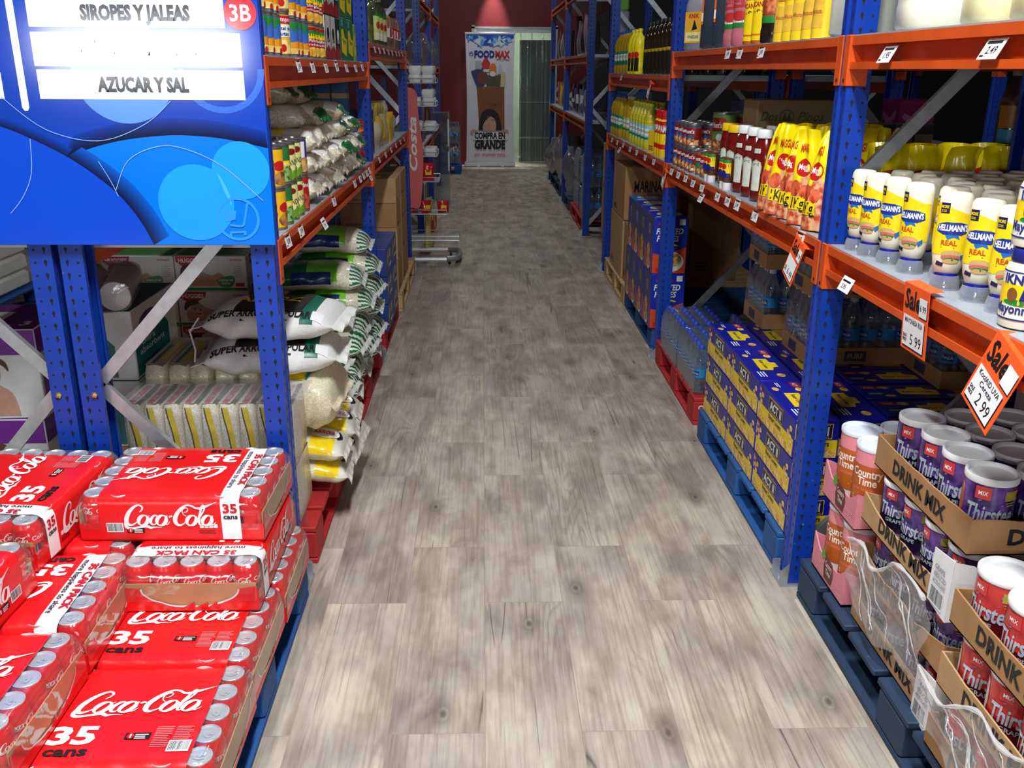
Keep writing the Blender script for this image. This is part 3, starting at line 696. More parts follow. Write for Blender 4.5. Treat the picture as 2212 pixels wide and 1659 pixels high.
    a.m(pr('ink', (30, 12, 14))); a.text('COMPRA EN', P, .112, .448, .096, .505, bold=.085, l=.018); a.text('GRANDE', P, .112, .290, .134, .505, bold=.10, l=.018)
    a.m(pr('red', (214, 44, 52))); a.text('sin membresia...', P, .13, .165, .062, .56, shear=.35, bold=.0, l=.018)
    part('printed_artwork', a, t)
    for x in (-.1, .3):
        g = MB().m(ALU); g.box(x, -.14, 0, x+.04, .14, .012, .003); part('foot', g, t)
banner()
# ------------------------------------------------------------------ soda packs
def script_logo(b, pl, u, v, wd, l=.0014, sh=.0, hs=1.0):
    """flowing white script: big looped C, o-c-a, hyphen, second C with a ribbon over o-l-a"""
    k = wd/10.6; cnt = [0]
    def S(pts, closed=False, n=7):
        cnt[0] += 1; b.stroke(pl, [(u+(x+sh*y)*k, v+y*k*hs, q*k) for x, y, q in pts], l=l+cnt[0]*.00009, n=n, closed=closed)
    def O(cx, cy, rx=.52, ry=.62, t=.34, sl=.30):
        pts = []
        for i in range(12):
            a = 2*PI*i/12; x, y = rx*math.cos(a), ry*math.sin(a)
            pts.append((cx+x+sl*y, cy+y, .10+t*abs(math.cos(a+.25))))
        S(pts, True, 3)
    S([(1.95, 1.55, .10), (2.25, 1.85, .16), (2.3, 2.2, .22), (1.95, 2.42, .20), (1.40, 2.2, .30), (.82, 1.6, .42), (.42, .85, .50), (.38, .2, .46), (.75, -.08, .30), (1.25, .10, .16), (1.62, .42, .07)])
    S([(.40, .55, .40), (.22, .05, .38), (.32, -.38, .36), (.9, -.50, .26), (1.7, -.36, .24), (2.55, -.22, .34), (3.0, -.42, .30), (3.35, -.36, .16), (4.3, -.34, .04)])
    O(2.25, .52); S([(2.55, 1.12, .08), (2.8, 1.0, .10), (3.05, 1.12, .06)])
    S([(3.85, .85, .12), (3.78, 1.14, .16), (3.42, 1.02, .26), (3.10, .55, .36), (3.14, .08, .26), (3.48, .0, .14), (3.85, .32, .07)])
    O(4.32, .52); S([(4.98, 1.12, .16), (4.80, .60, .26), (4.74, .12, .22), (4.95, .02, .12), (5.25, .35, .06)])
    S([(5.18, .92, .20), (5.45, 1.04, .22), (5.62, 1.0, .10)])
    S([(7.15, 1.05, .07), (6.85, 1.32, .10), (6.78, 1.78, .12), (7.12, 2.1, .14), (7.42, 1.98, .10), (7.30, 1.62, .10), (6.95, 1.55, .06)])
    S([(9.0, 2.2, .08), (8.4, 2.05, .22), (7.9, 2.32, .22), (7.35, 2.42, .20), (6.8, 2.1, .34), (6.25, 1.5, .44), (5.9, .8, .50), (5.92, .2, .44), (6.3, -.08, .28), (6.8, .12, .14), (7.1, .42, .07)])
    S([(8.2, 2.10, .1), (8.75, 2.02, .3), (9.3, 2.22, .34), (10.0, 2.5, .16), (10.75, 2.85, .04)])
    O(7.72, .52)
    S([(8.28, .35, .07), (8.75, 1.0, .14), (9.25, 1.85, .18), (9.32, 2.35, .14), (9.08, 2.38, .14), (8.82, 1.6, .26), (8.56, .65, .30), (8.58, .08, .22), (8.82, .02, .12), (9.1, .3, .06)])
    O(9.48, .52); S([(10.14, 1.12, .16), (9.96, .60, .26), (9.90, .12, .22), (10.1, .02, .12), (10.5, .35, .05)])
PL, PWD, PH, CR = .462, .328, .124, .0325
def soda_can():
    b = MB().m(CORED); b.lathe([(.024, .002), (.0325, .012), (.0325, .098), (.030, .106), (.027, .113)], 20, cap1=False)
    P = cyl(.0325); b.m(WHITE); script_logo(b, cyl(.0325), -.032, .070, .070, .0005)
    b.m(BLACK); b.rect(cyl(.0325, t0=1.9), -.013, .03, .013, .062, .0005, 4); b.m(WHITE); b.text('Coke', cyl(.0325, t0=1.9), 0, .072, .011, bold=.02, l=.0006)
    can = b.mesh('can')
    b = MB().m(ALU); b.lathe([(.027, .113), (.0275, .1165), (.0265, .1175), (.0245, .1145), (.0, .1145)], 20, cap0=False)
    b.stroke(topf(.1148), [(-.004, -.012, .006), (-.006, 0, .007), (0, .009, .008), (.006, 0, .007), (.004, -.012, .006)], l=.0008, n=3); b.disc(topf(.1148), 0, -.002, .004, .0014)
    return can, b.mesh('can_lid')
CANM, LIDM = soda_can()
def soda_pack_kind():
    x0, x1 = -.175, .178           # printed sleeve between the bare end rows
    st = x0+.048                   # white stripe at the -x end of the sleeve
    Y, H = PWD/2, PH
    b = MB()
    # sleeve cross-section from tray edge over the top and down the other side
    sec = [(-Y-.001, .004), (-Y-.001, .10), (-Y+.003, .115), (-Y+.014, .1225)]
    ny = 20; sec += [(-Y+.014+(2*Y-.028)*i/ny, .1238) for i in range(1, ny)]
    sec += [(Y-.014, .1225), (Y-.003, .115), (Y+.001, .10), (Y+.001, .004)]
    xs = [x0, st]+[st+(x1-st)*i/28 for i in range(1, 29)]
    def bump(x, y, z):
        if z < .09: return 0
        a = math.cos(2*PI*(x+.033)/.066)*.5+.5; c = math.cos(2*PI*y/.066)*.5+.5
        e = 1 if abs(y) > Y-.03 or x > x1-.02 or x < x0+.02 else .28
        return -.0032*(1-a*c)*e
    rr = [[(x, y*(1 if z < .1 else 1), z+bump(x, y, z)) for y, z in sec] for x in xs]
    n = len(sec); vs = [p for r in rr for p in r]; fw, fr = [], []
    for i in range(len(xs)-1):
        for j in range(n-1): (fw if i == 0 else fr).append((i*n+j, i*n+j+1, (i+1)*n+j+1, (i+1)*n+j))
    b.m(CORED).add(vs, fr); b.m(WHITE).add(vs, fw)
    T = topf(.1238); LT = .0012
    b.m(WHITE); script_logo(b, T, -.10, .0, .265, LT, .12, 1.08)
    b.text('35', T, -.068, -.095, .05, .092, bold=.06, shear=0, l=LT); b.m(BLACK); b.text('cans', T, -.066, -.128, .026, .085, bold=.05, l=LT)
    b.rect(T, .035, -.085, .085, -.066, LT); b.m(CORED); b.disc(T, .046, -.0755, .0075, LT+.0004); b.m(WHITE); b.rect(T, .0445, -.081, .0475, -.070, LT+.0006)
    b.lines(T, .055, -.084, .026, .016, 3, LT+.0005)
    b.m(M('pale_red_print', (236, 120, 118), .4)); b.lines(T, .092, -.108, .036, .062, 12, LT); b.lines(T, .132, -.086, .036, .04, 8, LT)
    b.barcode(T, .128, -.122, .044, .032, LT+.0003)
    # white stripe slogan: reads along +y
    V = plane((0, 0, .1238), (0, 1, 0), (-1, 0, 0)); cx = -(x0+st)/2
    b.m(M('stripe_red', (206, 24, 46), .4)); b.text('35 CAN PACK', V, 0, cx+.004, .0185, .200, bold=.06, l=LT)
    b.m(M('stripe_ink', (40, 44, 60), .4)); b.text('more happiness to share', V, 0, cx-.018, .0145, .232, bold=.02, l=LT)
    for sg in (-1, 1):
        P = front(-Y-.001) if sg < 0 else back(Y+.001)
        q = lambda a: a if sg < 0 else -a
        b.m(WHITE); script_logo(b, P, (-.105 if sg < 0 else -.118), .046, .235, .0012)
        sc_ = q((x0+st)/2)
        b.m(M('stripe_red', (206, 24, 46), .4)); b.text('35', P, sc_, .078, .024, .036, bold=.06, l=.0012); b.m(BLACK); b.text('cans', P, sc_, .061, .013, .036, bold=.05, l=.0012)
        e = q(x1-.02)
        b.barcode(P, e-(.036 if sg < 0 else .004), .024, .042, .026, .0014)
        r = e-(.088 if sg < 0 else -.046)
        b.m(BLACK); b.rect(P, r, .022, r+.044, .037, .0012); b.m(CORED); b.disc(P, r+.009, .0295, .006, .0015); b.m(WHITE); b.rect(P, r+.0075, .025, r+.0105, .034, .0018); b.lines(P, r+.018, .023, .022, .012, 3, .0015)
        d = q(st)+(.010 if sg < 0 else -.055)
        for k in range(4): b.rect(P, d+k*.0115, .036, d+k*.0115+.010, .047, .0012)
        b.m(M('dark_red_print', (150, 14, 20), .4)); b.lines(P, d-.004, .020, .05, .012, 2, .0012)
    sleeve = b.mesh('printed_sleeve', 60)
    b = MB().m(CORED); X = PL/2
    b.box(-X, -Y, 0, X, Y, .004); b.box(-X, -Y, .002, X, -Y+.0025, .046); b.box(-X, Y-.0025, .002, X, Y, .046)
    b.m(CARD2)
    for s in (-1, 1):
        b.box(s*(X-.003), -Y+.004, .003, s*(X-.0005), Y-.004, .076, 0)
    tray = b.mesh('tray')
    ends = []
    for s in (-1, 1):
        b = MB().m(CORED); P = rside(X+.0006) if s > 0 else lside(-X-.0006)
        pts = [(-Y, .002), (Y, .002), (Y, .068), (Y-.018, .066)]
        rag = random.Random(int(s)+4)
        for i in range(15):
            t = PI*i/14; pts.append((math.cos(t)*(Y-.046), .062-.048*math.sin(t)+rag.uniform(-.002, .002)))
        pts += [(-Y+.018, .066), (-Y, .068)]
        b.poly(P, pts, .0008)
        b.m(WHITE); b.stroke(P, [(u, v, .003+.002*rag.random()) for u, v in pts[4:19]], l=.0012, n=2)
        for i in range(3): b.m(CORED).poly(P, [(.03*i-.02, .012), (.03*i+.01, .010), (.03*i+.004+rag.uniform(-.01, .01), .026)], .0022)
        ends.append(b.mesh('torn_end_film'))
    films = []
    for s in (-1, 1):
        b = MB().m(film('soda_wrap', alpha=.08, haze=.10, bump=.35, bscale=16, rough=.08)); xa = x1 if s > 0 else x0; xb = s*(X+.004)
        rr = []
        for t in (0, .35, .7, .92, 1):
            x = xa+(xb-xa)*t; k = 1 if t < .9 else (.985 if t < 1 else .95); zt = .1248 if t < .7 else (.121 if t < .92 else (.105 if t < 1 else .085))
            rr.append([(x, -Y*k-.001, .030), (x, -Y*k-.002, .07), (x, -Y*k, zt-.014), (x, -Y*k+.014, zt)]+[(x, -Y*k+.014+(2*Y*k-.028)*i/10, zt-.003*(i % 2)) for i in range(1, 10)]+[(x, Y*k-.014, zt), (x, Y*k, zt-.014), (x, Y*k+.002, .07), (x, Y*k+.001, .030)])
        b.rings(rr, False, False, closed=False)
        last = rr[-1]; b.add(last, [tuple(range(len(last)))])
        films.append(b.mesh('clear_film', 80))
    tree = [('printed_sleeve', sleeve), ('tray', tray), ('torn_end_film', ends[0]), ('torn_end_film', ends[1]), ('clear_film', films[0]), ('clear_film', films[1])]
    for s in (-1, 1):
        for r in range(2):
            for k in range(5):
                tree.append(('can', CANM, [('can_lid', LIDM)], (s*(X-CR-.004-r*.0655), (k-2)*.0652, .0028), random.choice((PI/2*s*1.0, PI/2*s+.5, PI/2*s-.6, PI/2*s+2))))
    return Kind('soda_pack', 'soda pack', tree)
SODA = soda_pack_kind()
def soda(x0, x1, y0, y1, z, rz, lab, yaw=0, group=None):
    SODA.put(lab, ((x0+x1)/2, (y0+y1)/2, z), R(rz+yaw), group)
Z1, Z2, Z3 = .132, .258, .384
soda(-.985, -.523, 1.447, 1.775, Z1, 0, 'red soda pack in the front bottom row with whole logo on top', .5)
soda(-.990, -.528, 1.782, 2.110, Z1, 0, 'red soda pack in the bottom row, half under the pack with the oval opening', -.4)
soda(-.985, -.523, 2.118, 2.446, Z1, 180, 'bottom red soda pack beside the blue post at the end of the pallet', .3)
for i, (y, rz) in enumerate(((1.447, 0), (1.782, 0), (2.118, 180))):
    soda(-1.455, -.993, y, y+.328, Z1, rz, 'red soda pack on the pallet, buried under the upper layers', 0, 'buried soda packs')
soda(-.881, -.553, 1.984, 2.446, Z2, 90, 'red soda pack with its torn oval end opening and upside-down white stripe facing forward', 0)
soda(-1.334, -.872, 1.735, 2.063, Z2, 180, 'second-layer soda pack with white slogan stripe and five cans at its right end', 1.2)
soda(-1.330, -.868, 1.398, 1.726, Z2, 0, 'second-layer soda pack at the lower left corner, cans showing at its right end', -.6)
soda(-1.352, -.890, 2.085, 2.413, Z2, 0, 'second-layer soda pack buried beneath the back row of packs', 0)
soda(-1.018, -.556, 2.112, 2.440, Z3, 180, 'top centre red soda pack, logos on its side and inverted on top', -1)
soda(-1.370, -1.042, 1.972, 2.434, Z3, 90, 'top soda pack at the back left with white stripe at its near end', -4)
soda(-1.370, -1.042, 1.470, 1.932-.06, Z3, 90, 'top soda pack cut by the left picture edge, side logo facing the aisle', -3)

# ------------------------------------------------------------------ pallets
def pallet(lab, loc, dx, dy, mat, rz=0, text=None, h=.130, blk=None):
    t = thing('wooden_pallet', lab, 'pallet', loc, rz)
    for i in range(7):
        w_ = dy/7-.02; y = (dy-w_)*i/6; b = MB().m(mat); b.box(0, y, h-.018, dx, y+w_, h, .003); part('deck_board', b, t)
    for i in range(3):
        x = (dx-.10)*i/2; b = MB().m(mat); b.box(x, 0, 0, x+.10, dy, .018, .003); part('bottom_board', b, t)
        for j in range(3):
            y = (dy-.14)*j/2; b = MB().m(blk or mat); b.box(x, y, .018, x+.10, y+.14, h-.018, .006)
            if text and j == 0: b.m(WHITE); b.text('OR', front(y), x+.045, .072, .024, bold=.03); b.text(text, front(y), x+.05, .030, .034, bold=.03)
            part('block', b, t)
    return t
pallet('blue wooden pallet under the red soda packs', (-1.50, 1.43, 0), .965, 1.04, WOODB)
pallet('worn red pallet under the rice bricks and sugar bags at left', (-1.50, 2.66, 0), .96, 1.02, WOODR)
pallet('red pallet under the green striped rice bags', (-1.90, 3.74, 0), 1.35, 1.06, WOODR)
pallet('blue pallet stacked with yellow and blue popcorn boxes', (.935, 2.60, 0), 1.0, 1.14, WOODB)
pallet('red pallet with white lettering under the small water bottles', (.945, 3.87, 0), 1.0, .96, WOODR, 0, 'P')
pallet('blue pallet under the blue cereal boxes', (.96, 5.06, 0), 1.0, 1.05, WOODB)
pallet('bare wooden pallet under the brown cartons on the right', (.955, 6.12, 0), 1.0, 1.06, WOODN)
pallet('dark blue pallet under the drink mix trays at lower right', (.955, 1.12, 0), 1.12, 1.32, WOODD)
pallet('red pallet under the blue boxes near the second left post', (-1.50, 4.98, 0), .95, .85, WOODR)
pallet('bare wooden pallet under the brown cartons on the left', (-1.50, 5.95, 0), .965, 1.2, WOODN)
# ------------------------------------------------------------------ popcorn boxes
def popcorn_kind():
    L_, D, H = .375, .140, .128
    PB = M('popcorn_blue', (22, 26, 150), .3, 0, .06); PY = M('popcorn_yellow', (240, 206, 34), .35); PC = speckle('popcorn_picture', (214, 160, 60), (250, 226, 150), 60, .4)
    b = MB().m(PB); b.box(-L_/2, -D/2, 0, L_/2, D/2, H, .003)
    for P, W_ in ((front(-D/2), L_), (back(D/2), L_), (rside(L_/2), D), (lside(-L_/2), D)):
        w2 = W_/2-.004; big = W_ > .2
        b.m(PY); b.rect(P, -w2, .006, w2, .062, .0006)
        b.m(PC); q = random.Random(2)
        pts = [(-w2, .004)]+[(-w2+2*w2*i/12, .026+q.uniform(-.008, .012)) for i in range(13)]+[(w2, .004)]
        b.poly(P, pts, .0010)
        if big:
            for u, v in ((-.15, .07), (-.165, .085), (.13, .07), (.15, .088), (.155, .06), (-.14, .095), (.165, .045)): b.disc(P, u+q.uniform(-.005, .005), v, .014, .0010, .010, n=7)
        c = .0 if big else -.01; hw = .072 if big else .058
        b.m(PY); b.rect(P, c-hw, .066, c+hw, .116, .0008); b.m(M('popcorn_ink', (18, 18, 60), .4)); b.rect(P, c-hw+.002, .068, c+hw-.002, .114, .0010)
        b.m(PY)
        for i in range(16):
            for v in (.0705, .1105): b.rect(P, c-hw+.006+i*(2*hw-.012)/16, v-.001, c-hw+.009+i*(2*hw-.012)/16, v+.002, .0012)
        b.m(WHITE); b.text('ACT II', P, c, .077, .028, hw*1.6, bold=.05, l=.0013)
        b.m(M('popcorn_ink', (18, 18, 60), .4)); b.text('Butter Lovers', P, c, .042, .017, hw*1.75, bold=.03, l=.0013)
        if big: b.m(M('popcorn_red', (170, 40, 70), .4)); b.rect(P, -w2+.004, .098, -w2+.03, .118, .001); b.m(WHITE); b.text('30ct', P, -w2+.017, .104, .008, l=.0013)
    T = topf(H)
    b.m(PY); b.poly(T, [(-.06, -.03), (.07, -.035), (.075, .01), (.04, .02), (.035, .04), (-.015, .04), (-.02, .022), (-.06, .02)], .0008)
    b.m(M('popcorn_ink', (18, 18, 60), .4)); b.text('Butter Lovers', T, .005, -.012, .014, .10, bold=.03)
    b.m(M('popcorn_red', (170, 40, 70), .4)); b.rect(T, -.17, .02, -.12, .05, .0008); b.m(WHITE); b.text('ACT', T, -.145, .028, .012); b.lines(T, .09, -.055, .06, .03, 3); b.lines(T, -.165, -.03, .05, .014, 2)
    b.m(PC); b.disc(T, -.095, .035, .022, .0009, .014, n=8); b.disc(T, .13, .02, .02, .0009, .016, n=7); b.disc(T, -.10, -.045, .018, .0009, .012, n=7)
    return Kind('popcorn_box', 'popcorn box', b.mesh('popcorn_box'))
POP = popcorn_kind()
for c in range(3):
    for lv in range(3):
        y = 3.725-.1875-c*.379
        lab = ('popcorn box in the %s column from the near blue post, %s layer' % (('third', 'second', 'first')[c], ('bottom', 'middle', 'top')[lv]))
        POP.put(lab, (.95+.070+jit(.002), y, .1315+lv*.1285), R(-90)+jit(.006), 'popcorn boxes on the blue pallet')
        POP.put(lab.replace('popcorn box', 'popcorn box behind,'), (1.095+.072+jit(.002), y, .1315+lv*.1285), R(-90)+jit(.006), 'popcorn boxes on the blue pallet')
for c in range(5):
    for lv in range(3):
        POP.put('popcorn box in the shaded inner row, %s from the near post, %s layer' % (od(c), ('bottom', 'middle', 'top')[lv]), (1.245+.19, 2.70+c*.155+jit(.004), .1315+lv*.1285), jit(.008), 'popcorn boxes on the blue pallet')
# ------------------------------------------------------------------ water bottles
def water_kind(H=.225, r=.0315, capc=(30, 70, 190), lab=(40, 150, 220), n=14, ratio=.0, brand='Pureza'):
    s = H/.225
    pr = [(r*.8, 0), (r, .008*s), (r, .03*s), (r*.94, .036*s), (r, .044*s), (r, .06*s), (r*.94, .067*s), (r*.98, .075*s), (r*.98, .118*s), (r*.93, .126*s), (r, .136*s), (r*.92, .158*s), (r*.62, .185*s), (.013, .200*s), (.013, .208*s)]
    b = MB().m(PET); b.lathe(pr, n, cap1=False); bt = b.mesh('bottle', 60)
    b = MB().m(M('cap_%d' % capc[0], capc, .4)); b.lathe([(.0145, .205*s), (.0145, .221*s), (.013, .224*s), (0, .225*s)], 10); cp = b.mesh('bottle_cap')
    b = MB().m(M('water_label_%d' % lab[0], lab, .35)); b.lathe([(r*.985+.0004, .077*s), (r*.985+.0004, .116*s)], n, cap0=False, cap1=False)
    b.m(M('water_label_ink', (20, 50, 130), .4)); b.rect(cyl(r), -.6*r, .085*s, .6*r, .107*s, .0006, 4); b.m(WHITE); b.text(brand, cyl(r), 0, .091*s, .0105*s, 1.05*r, bold=.02, l=.001)
    lb = b.mesh('bottle_label')
    return ('bottle', bt, [('bottle_cap', cp), ('bottle_label', lb)])
WB = water_kind()
WB2 = water_kind(.245, .0325, (232, 236, 240), (30, 140, 205), 14, 0, 'PureLife')
def water_pack(lab, loc, nx, ny, bottle, H, r, rz=0, rows=None, tray=False, group=None):
    t = thing('water_pack', lab, 'water pack', loc, rz, group)
    d = r*2.02; X, Y = nx*d/2, ny*d/2
    for i in range(nx):
        for j in range(ny):
            if rows and not (i < rows or j < rows): continue
            o = link('bottle', bottle[1], t); o.location = ((i-(nx-1)/2)*d, (j-(ny-1)/2)*d, .004); o.rotation_euler.z = R(-60)+jit(.5)
            for q in bottle[2]: link(q[0], q[1], o)
    b = MB().m(film('water_wrap', (240, 246, 250), .06, .08, .12, 1.0, 22)); rr = []
    for z, k in ((.003, 1), (.09, 1.01), (H*.70, 1.0), (H*.80, .97), (H*.97, .90), (H*1.005, .84)):
        ring = []; m_ = 4
        for (ax, ay), (bx, by) in (((-1, -1), (1, -1)), ((1, -1), (1, 1)), ((1, 1), (-1, 1)), ((-1, 1), (-1, -1))):
            for s in range(8): ring.append(((ax+(bx-ax)*s/8)*(X-.045*(1-k))*k, (ay+(by-ay)*s/8)*(Y-.045*(1-k))*k, z+(.008*math.sin(s*2.4) if z > H*.9 else 0)))
        rr.append(ring)
    b.rings(rr, False, True); part('shrink_wrap', b, t)
    if tray:
        b = MB().m(CARD); b.box(-X-.003, -Y-.003, -.0, X+.003, Y+.003, .003)
        for a in ((-X-.003, -Y-.003, X+.003, -Y), (-X-.003, Y, X+.003, Y+.003), (-X-.003, -Y, -X, Y), (X, -Y, X+.003, Y)): b.box(a[0], a[1], .003, a[2], a[3], .062)
        b.m(M('tray_ink', (60, 62, 90), .6)); b.rect(front(-Y-.003), -.06, .012, .02, .05, .0006); b.rect(lside(-X-.003), -.06, .012, .02, .05, .0006)
        b.m(CARD2); b.text('PURE', front(-Y-.003), -.02, .022, .018, bold=.05); part('tray', b, t)
    return t
water_pack('shrink-wrapped pack of small water bottles nearest the popcorn, blue caps', (.945+.13, 4.10, .1315), 4, 6, WB, .225, .0315)
water_pack('shrink-wrapped pack of small water bottles behind it, beside the second blue post', (.94+.13, 4.50, .1315), 4, 6, WB, .225, .0315, R(.8))
water_pack('shaded inner pack of small water bottles on the red pallet', (1.36, 4.32, .1315), 4, 6, WB, .225, .0315, 0, 1)
for k, (x, y, z, lab) in enumerate(((1.36, 3.28, .5185, 'wrapped water case on the popcorn boxes, lower layer near the post'), (1.36, 3.28, .765, 'wrapped water case in a cardboard tray, top of the pile behind the sale sign'),
                                    (1.34, 3.76, .5185, 'wrapped water case in the shade, lower layer further back'), (1.34, 3.76, .765, 'wrapped water case in the shade, upper layer further back'),
                                    (1.72, 3.0, .5185, 'wrapped water case in the dark behind the near blue post'), (1.72, 3.45, .5185, 'wrapped water case in the dark, second behind the post'))):
    water_pack(lab, (x, y, z), 6, 4, WB2, .245, .0325, R(jit(1.5)), 1, True)
# support stack under the rear cases: plain cartons in the dark
def carton(kind_lab, loc, sx, sy, sz, mat=CARD, rz=0, text=None, tcol=None, th=.06, tape=True, group=None, cat='carton', face='f', tw=None):
    t = thing('cardboard_carton', kind_lab, cat, loc, rz, group)
    b = MB().m(mat); b.box(-sx/2, -sy/2, 0, sx/2, sy/2, sz, .004)
    ink = tcol or M('carton_ink', (70, 56, 44), .7); b.m(ink)
    for P, W_ in ((front(-sy/2), sx), (lside(-sx/2), sy), (rside(sx/2), sy)):
        if text and (W_ == sx or face == 'a'): b.text(text, P, 0, sz*.64-th/2, th, tw or W_*.6, bold=.04, l=.0008)
        b.lines(P, -W_*.40, sz*.10, W_*.3, sz*.10, 3, .0008)
    part('box_body', b, t)
    if tape:
        b = MB().m(M('packing_tape', (196, 160, 110), .25, 0, .05)); e = .001; b.rings([[(-.024, y, z), (.024, y, z)] for y, z in ((-sy/2-e, sz*.78), (-sy/2-e, sz+e), (sy/2+e, sz+e), (sy/2+e, sz*.78))], closed=False); part('tape', b, t)
    b = MB().m(M('flap_gap', (60, 44, 30), .9)); b.rect(topf(sz), -.0012, -sy/2+.003, .0012, sy/2-.003, .0006); part('flap_seam', b, t)
    return t
carton('brown carton in the dark behind the popcorn, carrying water cases', (1.76, 3.22, .1315), .40, .95, .386, CARD)
carton('brown carton in the dark at the back of the popcorn pallet', (1.36, 3.62, .1315), .36, .24, .386, CARD)
# ------------------------------------------------------------------ cereal boxes
def cereal_kind(main=(26, 50, 170), word=('FROSTED', 'FLAKES')):
    W_, D, H = .190, .232, .314
    CB = M('cereal_%d_%d' % main[:2], main, .3, 0, .05); b = MB().m(CB); b.box(-W_/2, -D/2, 0, W_/2, D/2, H, .002)
    OR = M('cereal_orange', (214, 76, 34), .35); FL = speckle('cereal_flakes', (170, 110, 50), (230, 190, 120), 70, .5); MILK = M('cereal_milk', (236, 234, 226), .4)
    for P in (front(-D/2), back(D/2)):
        w2 = W_/2-.003
        b.m(OR); b.poly(P, [(-w2, .004), (w2, .004), (w2, .15), (.05, .135), (-.02, .10), (-w2, .115)], .0006)
        b.m(MILK); b.disc(P, .012, .068, .070, .0009, .056); b.m(FL); b.disc(P, .012, .078, .058, .0012, .040); b.m(RED); b.disc(P, -.06, .022, .014, .0014)
        b.m(WHITE); b.text(word[0], P, -.004, .222, .032, .15, bold=.05, shear=.2); b.text(word[1], P, -.012, .182, .032, .125, bold=.05, shear=.2)
        b.m(RED); b.text("Kellogg's", P, -.02, .268, .020, .10, bold=.02, shear=.2); b.m(PAPER); b.rect(P, w2-.045, H-.042, w2-.012, H-.010, .001)
        b.m(YEL); b.stroke(P, [(-.05, .155, .007), (.0, .166, .013), (.05, .156, .005)])
    SD = M('cereal_side_blue', (52, 56, 120), .4)
    for P in (rside(W_/2), lside(-W_/2)):
        d = D/2-.003; b.m(SD); b.rect(P, -d, .004, d, H-.004, .0004); b.m(M('cereal_side_pale', (150, 150, 176), .5)); b.rect(P, -d*.3, H*.66, d*.25, H*.84, .0008); b.m(SD); b.lines(P, -d*.26, H*.67, d*.46, H*.16, 6, .0012)
        b.m(OR); b.poly(P, [(-d, .004), (-d*.5, .004), (-d*.6, .09), (-d, .13)], .0008); b.poly(P, [(d, .004), (d*.8, .004), (d*.75, .12), (d, .16)], .0008); b.m(FL); b.disc(P, -.01, H*.36, d*.42, .0009, .05); b.m(MILK); b.disc(P, .0, .045, d*.5, .0007, .035); b.m(FL); b.disc(P, .0, .05, d*.42, .0011, .026)
    b.m(MILK); b.disc(topf(H), .01, .01, .070, .0008, .060); b.m(FL); b.disc(topf(H), .01, .01, .058, .0011, .048); b.m(WHITE); b.lines(topf(H), -.08, -.105, .08, .03, 2)
    return Kind('cereal_box', 'cereal box', b.mesh('cereal_box'))
CER = cereal_kind(); CER2 = cereal_kind((24, 110, 200))
# boxes stand with their narrow end toward the camera, broad side toward the aisle
for r in range(2):
    for c in range(4):
        (CER2 if r == 1 and c == 3 else CER).put('blue cereal box, %s row, %s from the second right post' % (('bottom', 'top')[r], od(c)), (1.035+jit(.003), 5.045+.118+c*.236, .1315+r*.3155), jit(.01), 'blue cereal boxes on the pallet')
# brown cartons further back on the bare pallet
carton('tall brown carton with dark banner print, on top at right', (1.13, 6.66, .54), .32, .56, .36, CARD, 0, 'MARINA', M('carton_black', (40, 34, 30), .7), .075, True)
carton('brown carton under the tall one, open flap and white slip', (1.20, 6.70, .1315), .46, .60, .405, CARD2, 0)
carton('brown carton beside the cereal boxes, lower pile', (1.18, 6.25, .1315), .40, .28, .40, CARD, 0, 'FRAGIL', None, .03)
carton('brown carton behind the tall one in the shade', (1.60, 6.62, .1315), .34, .62, .70, CARD, 0)
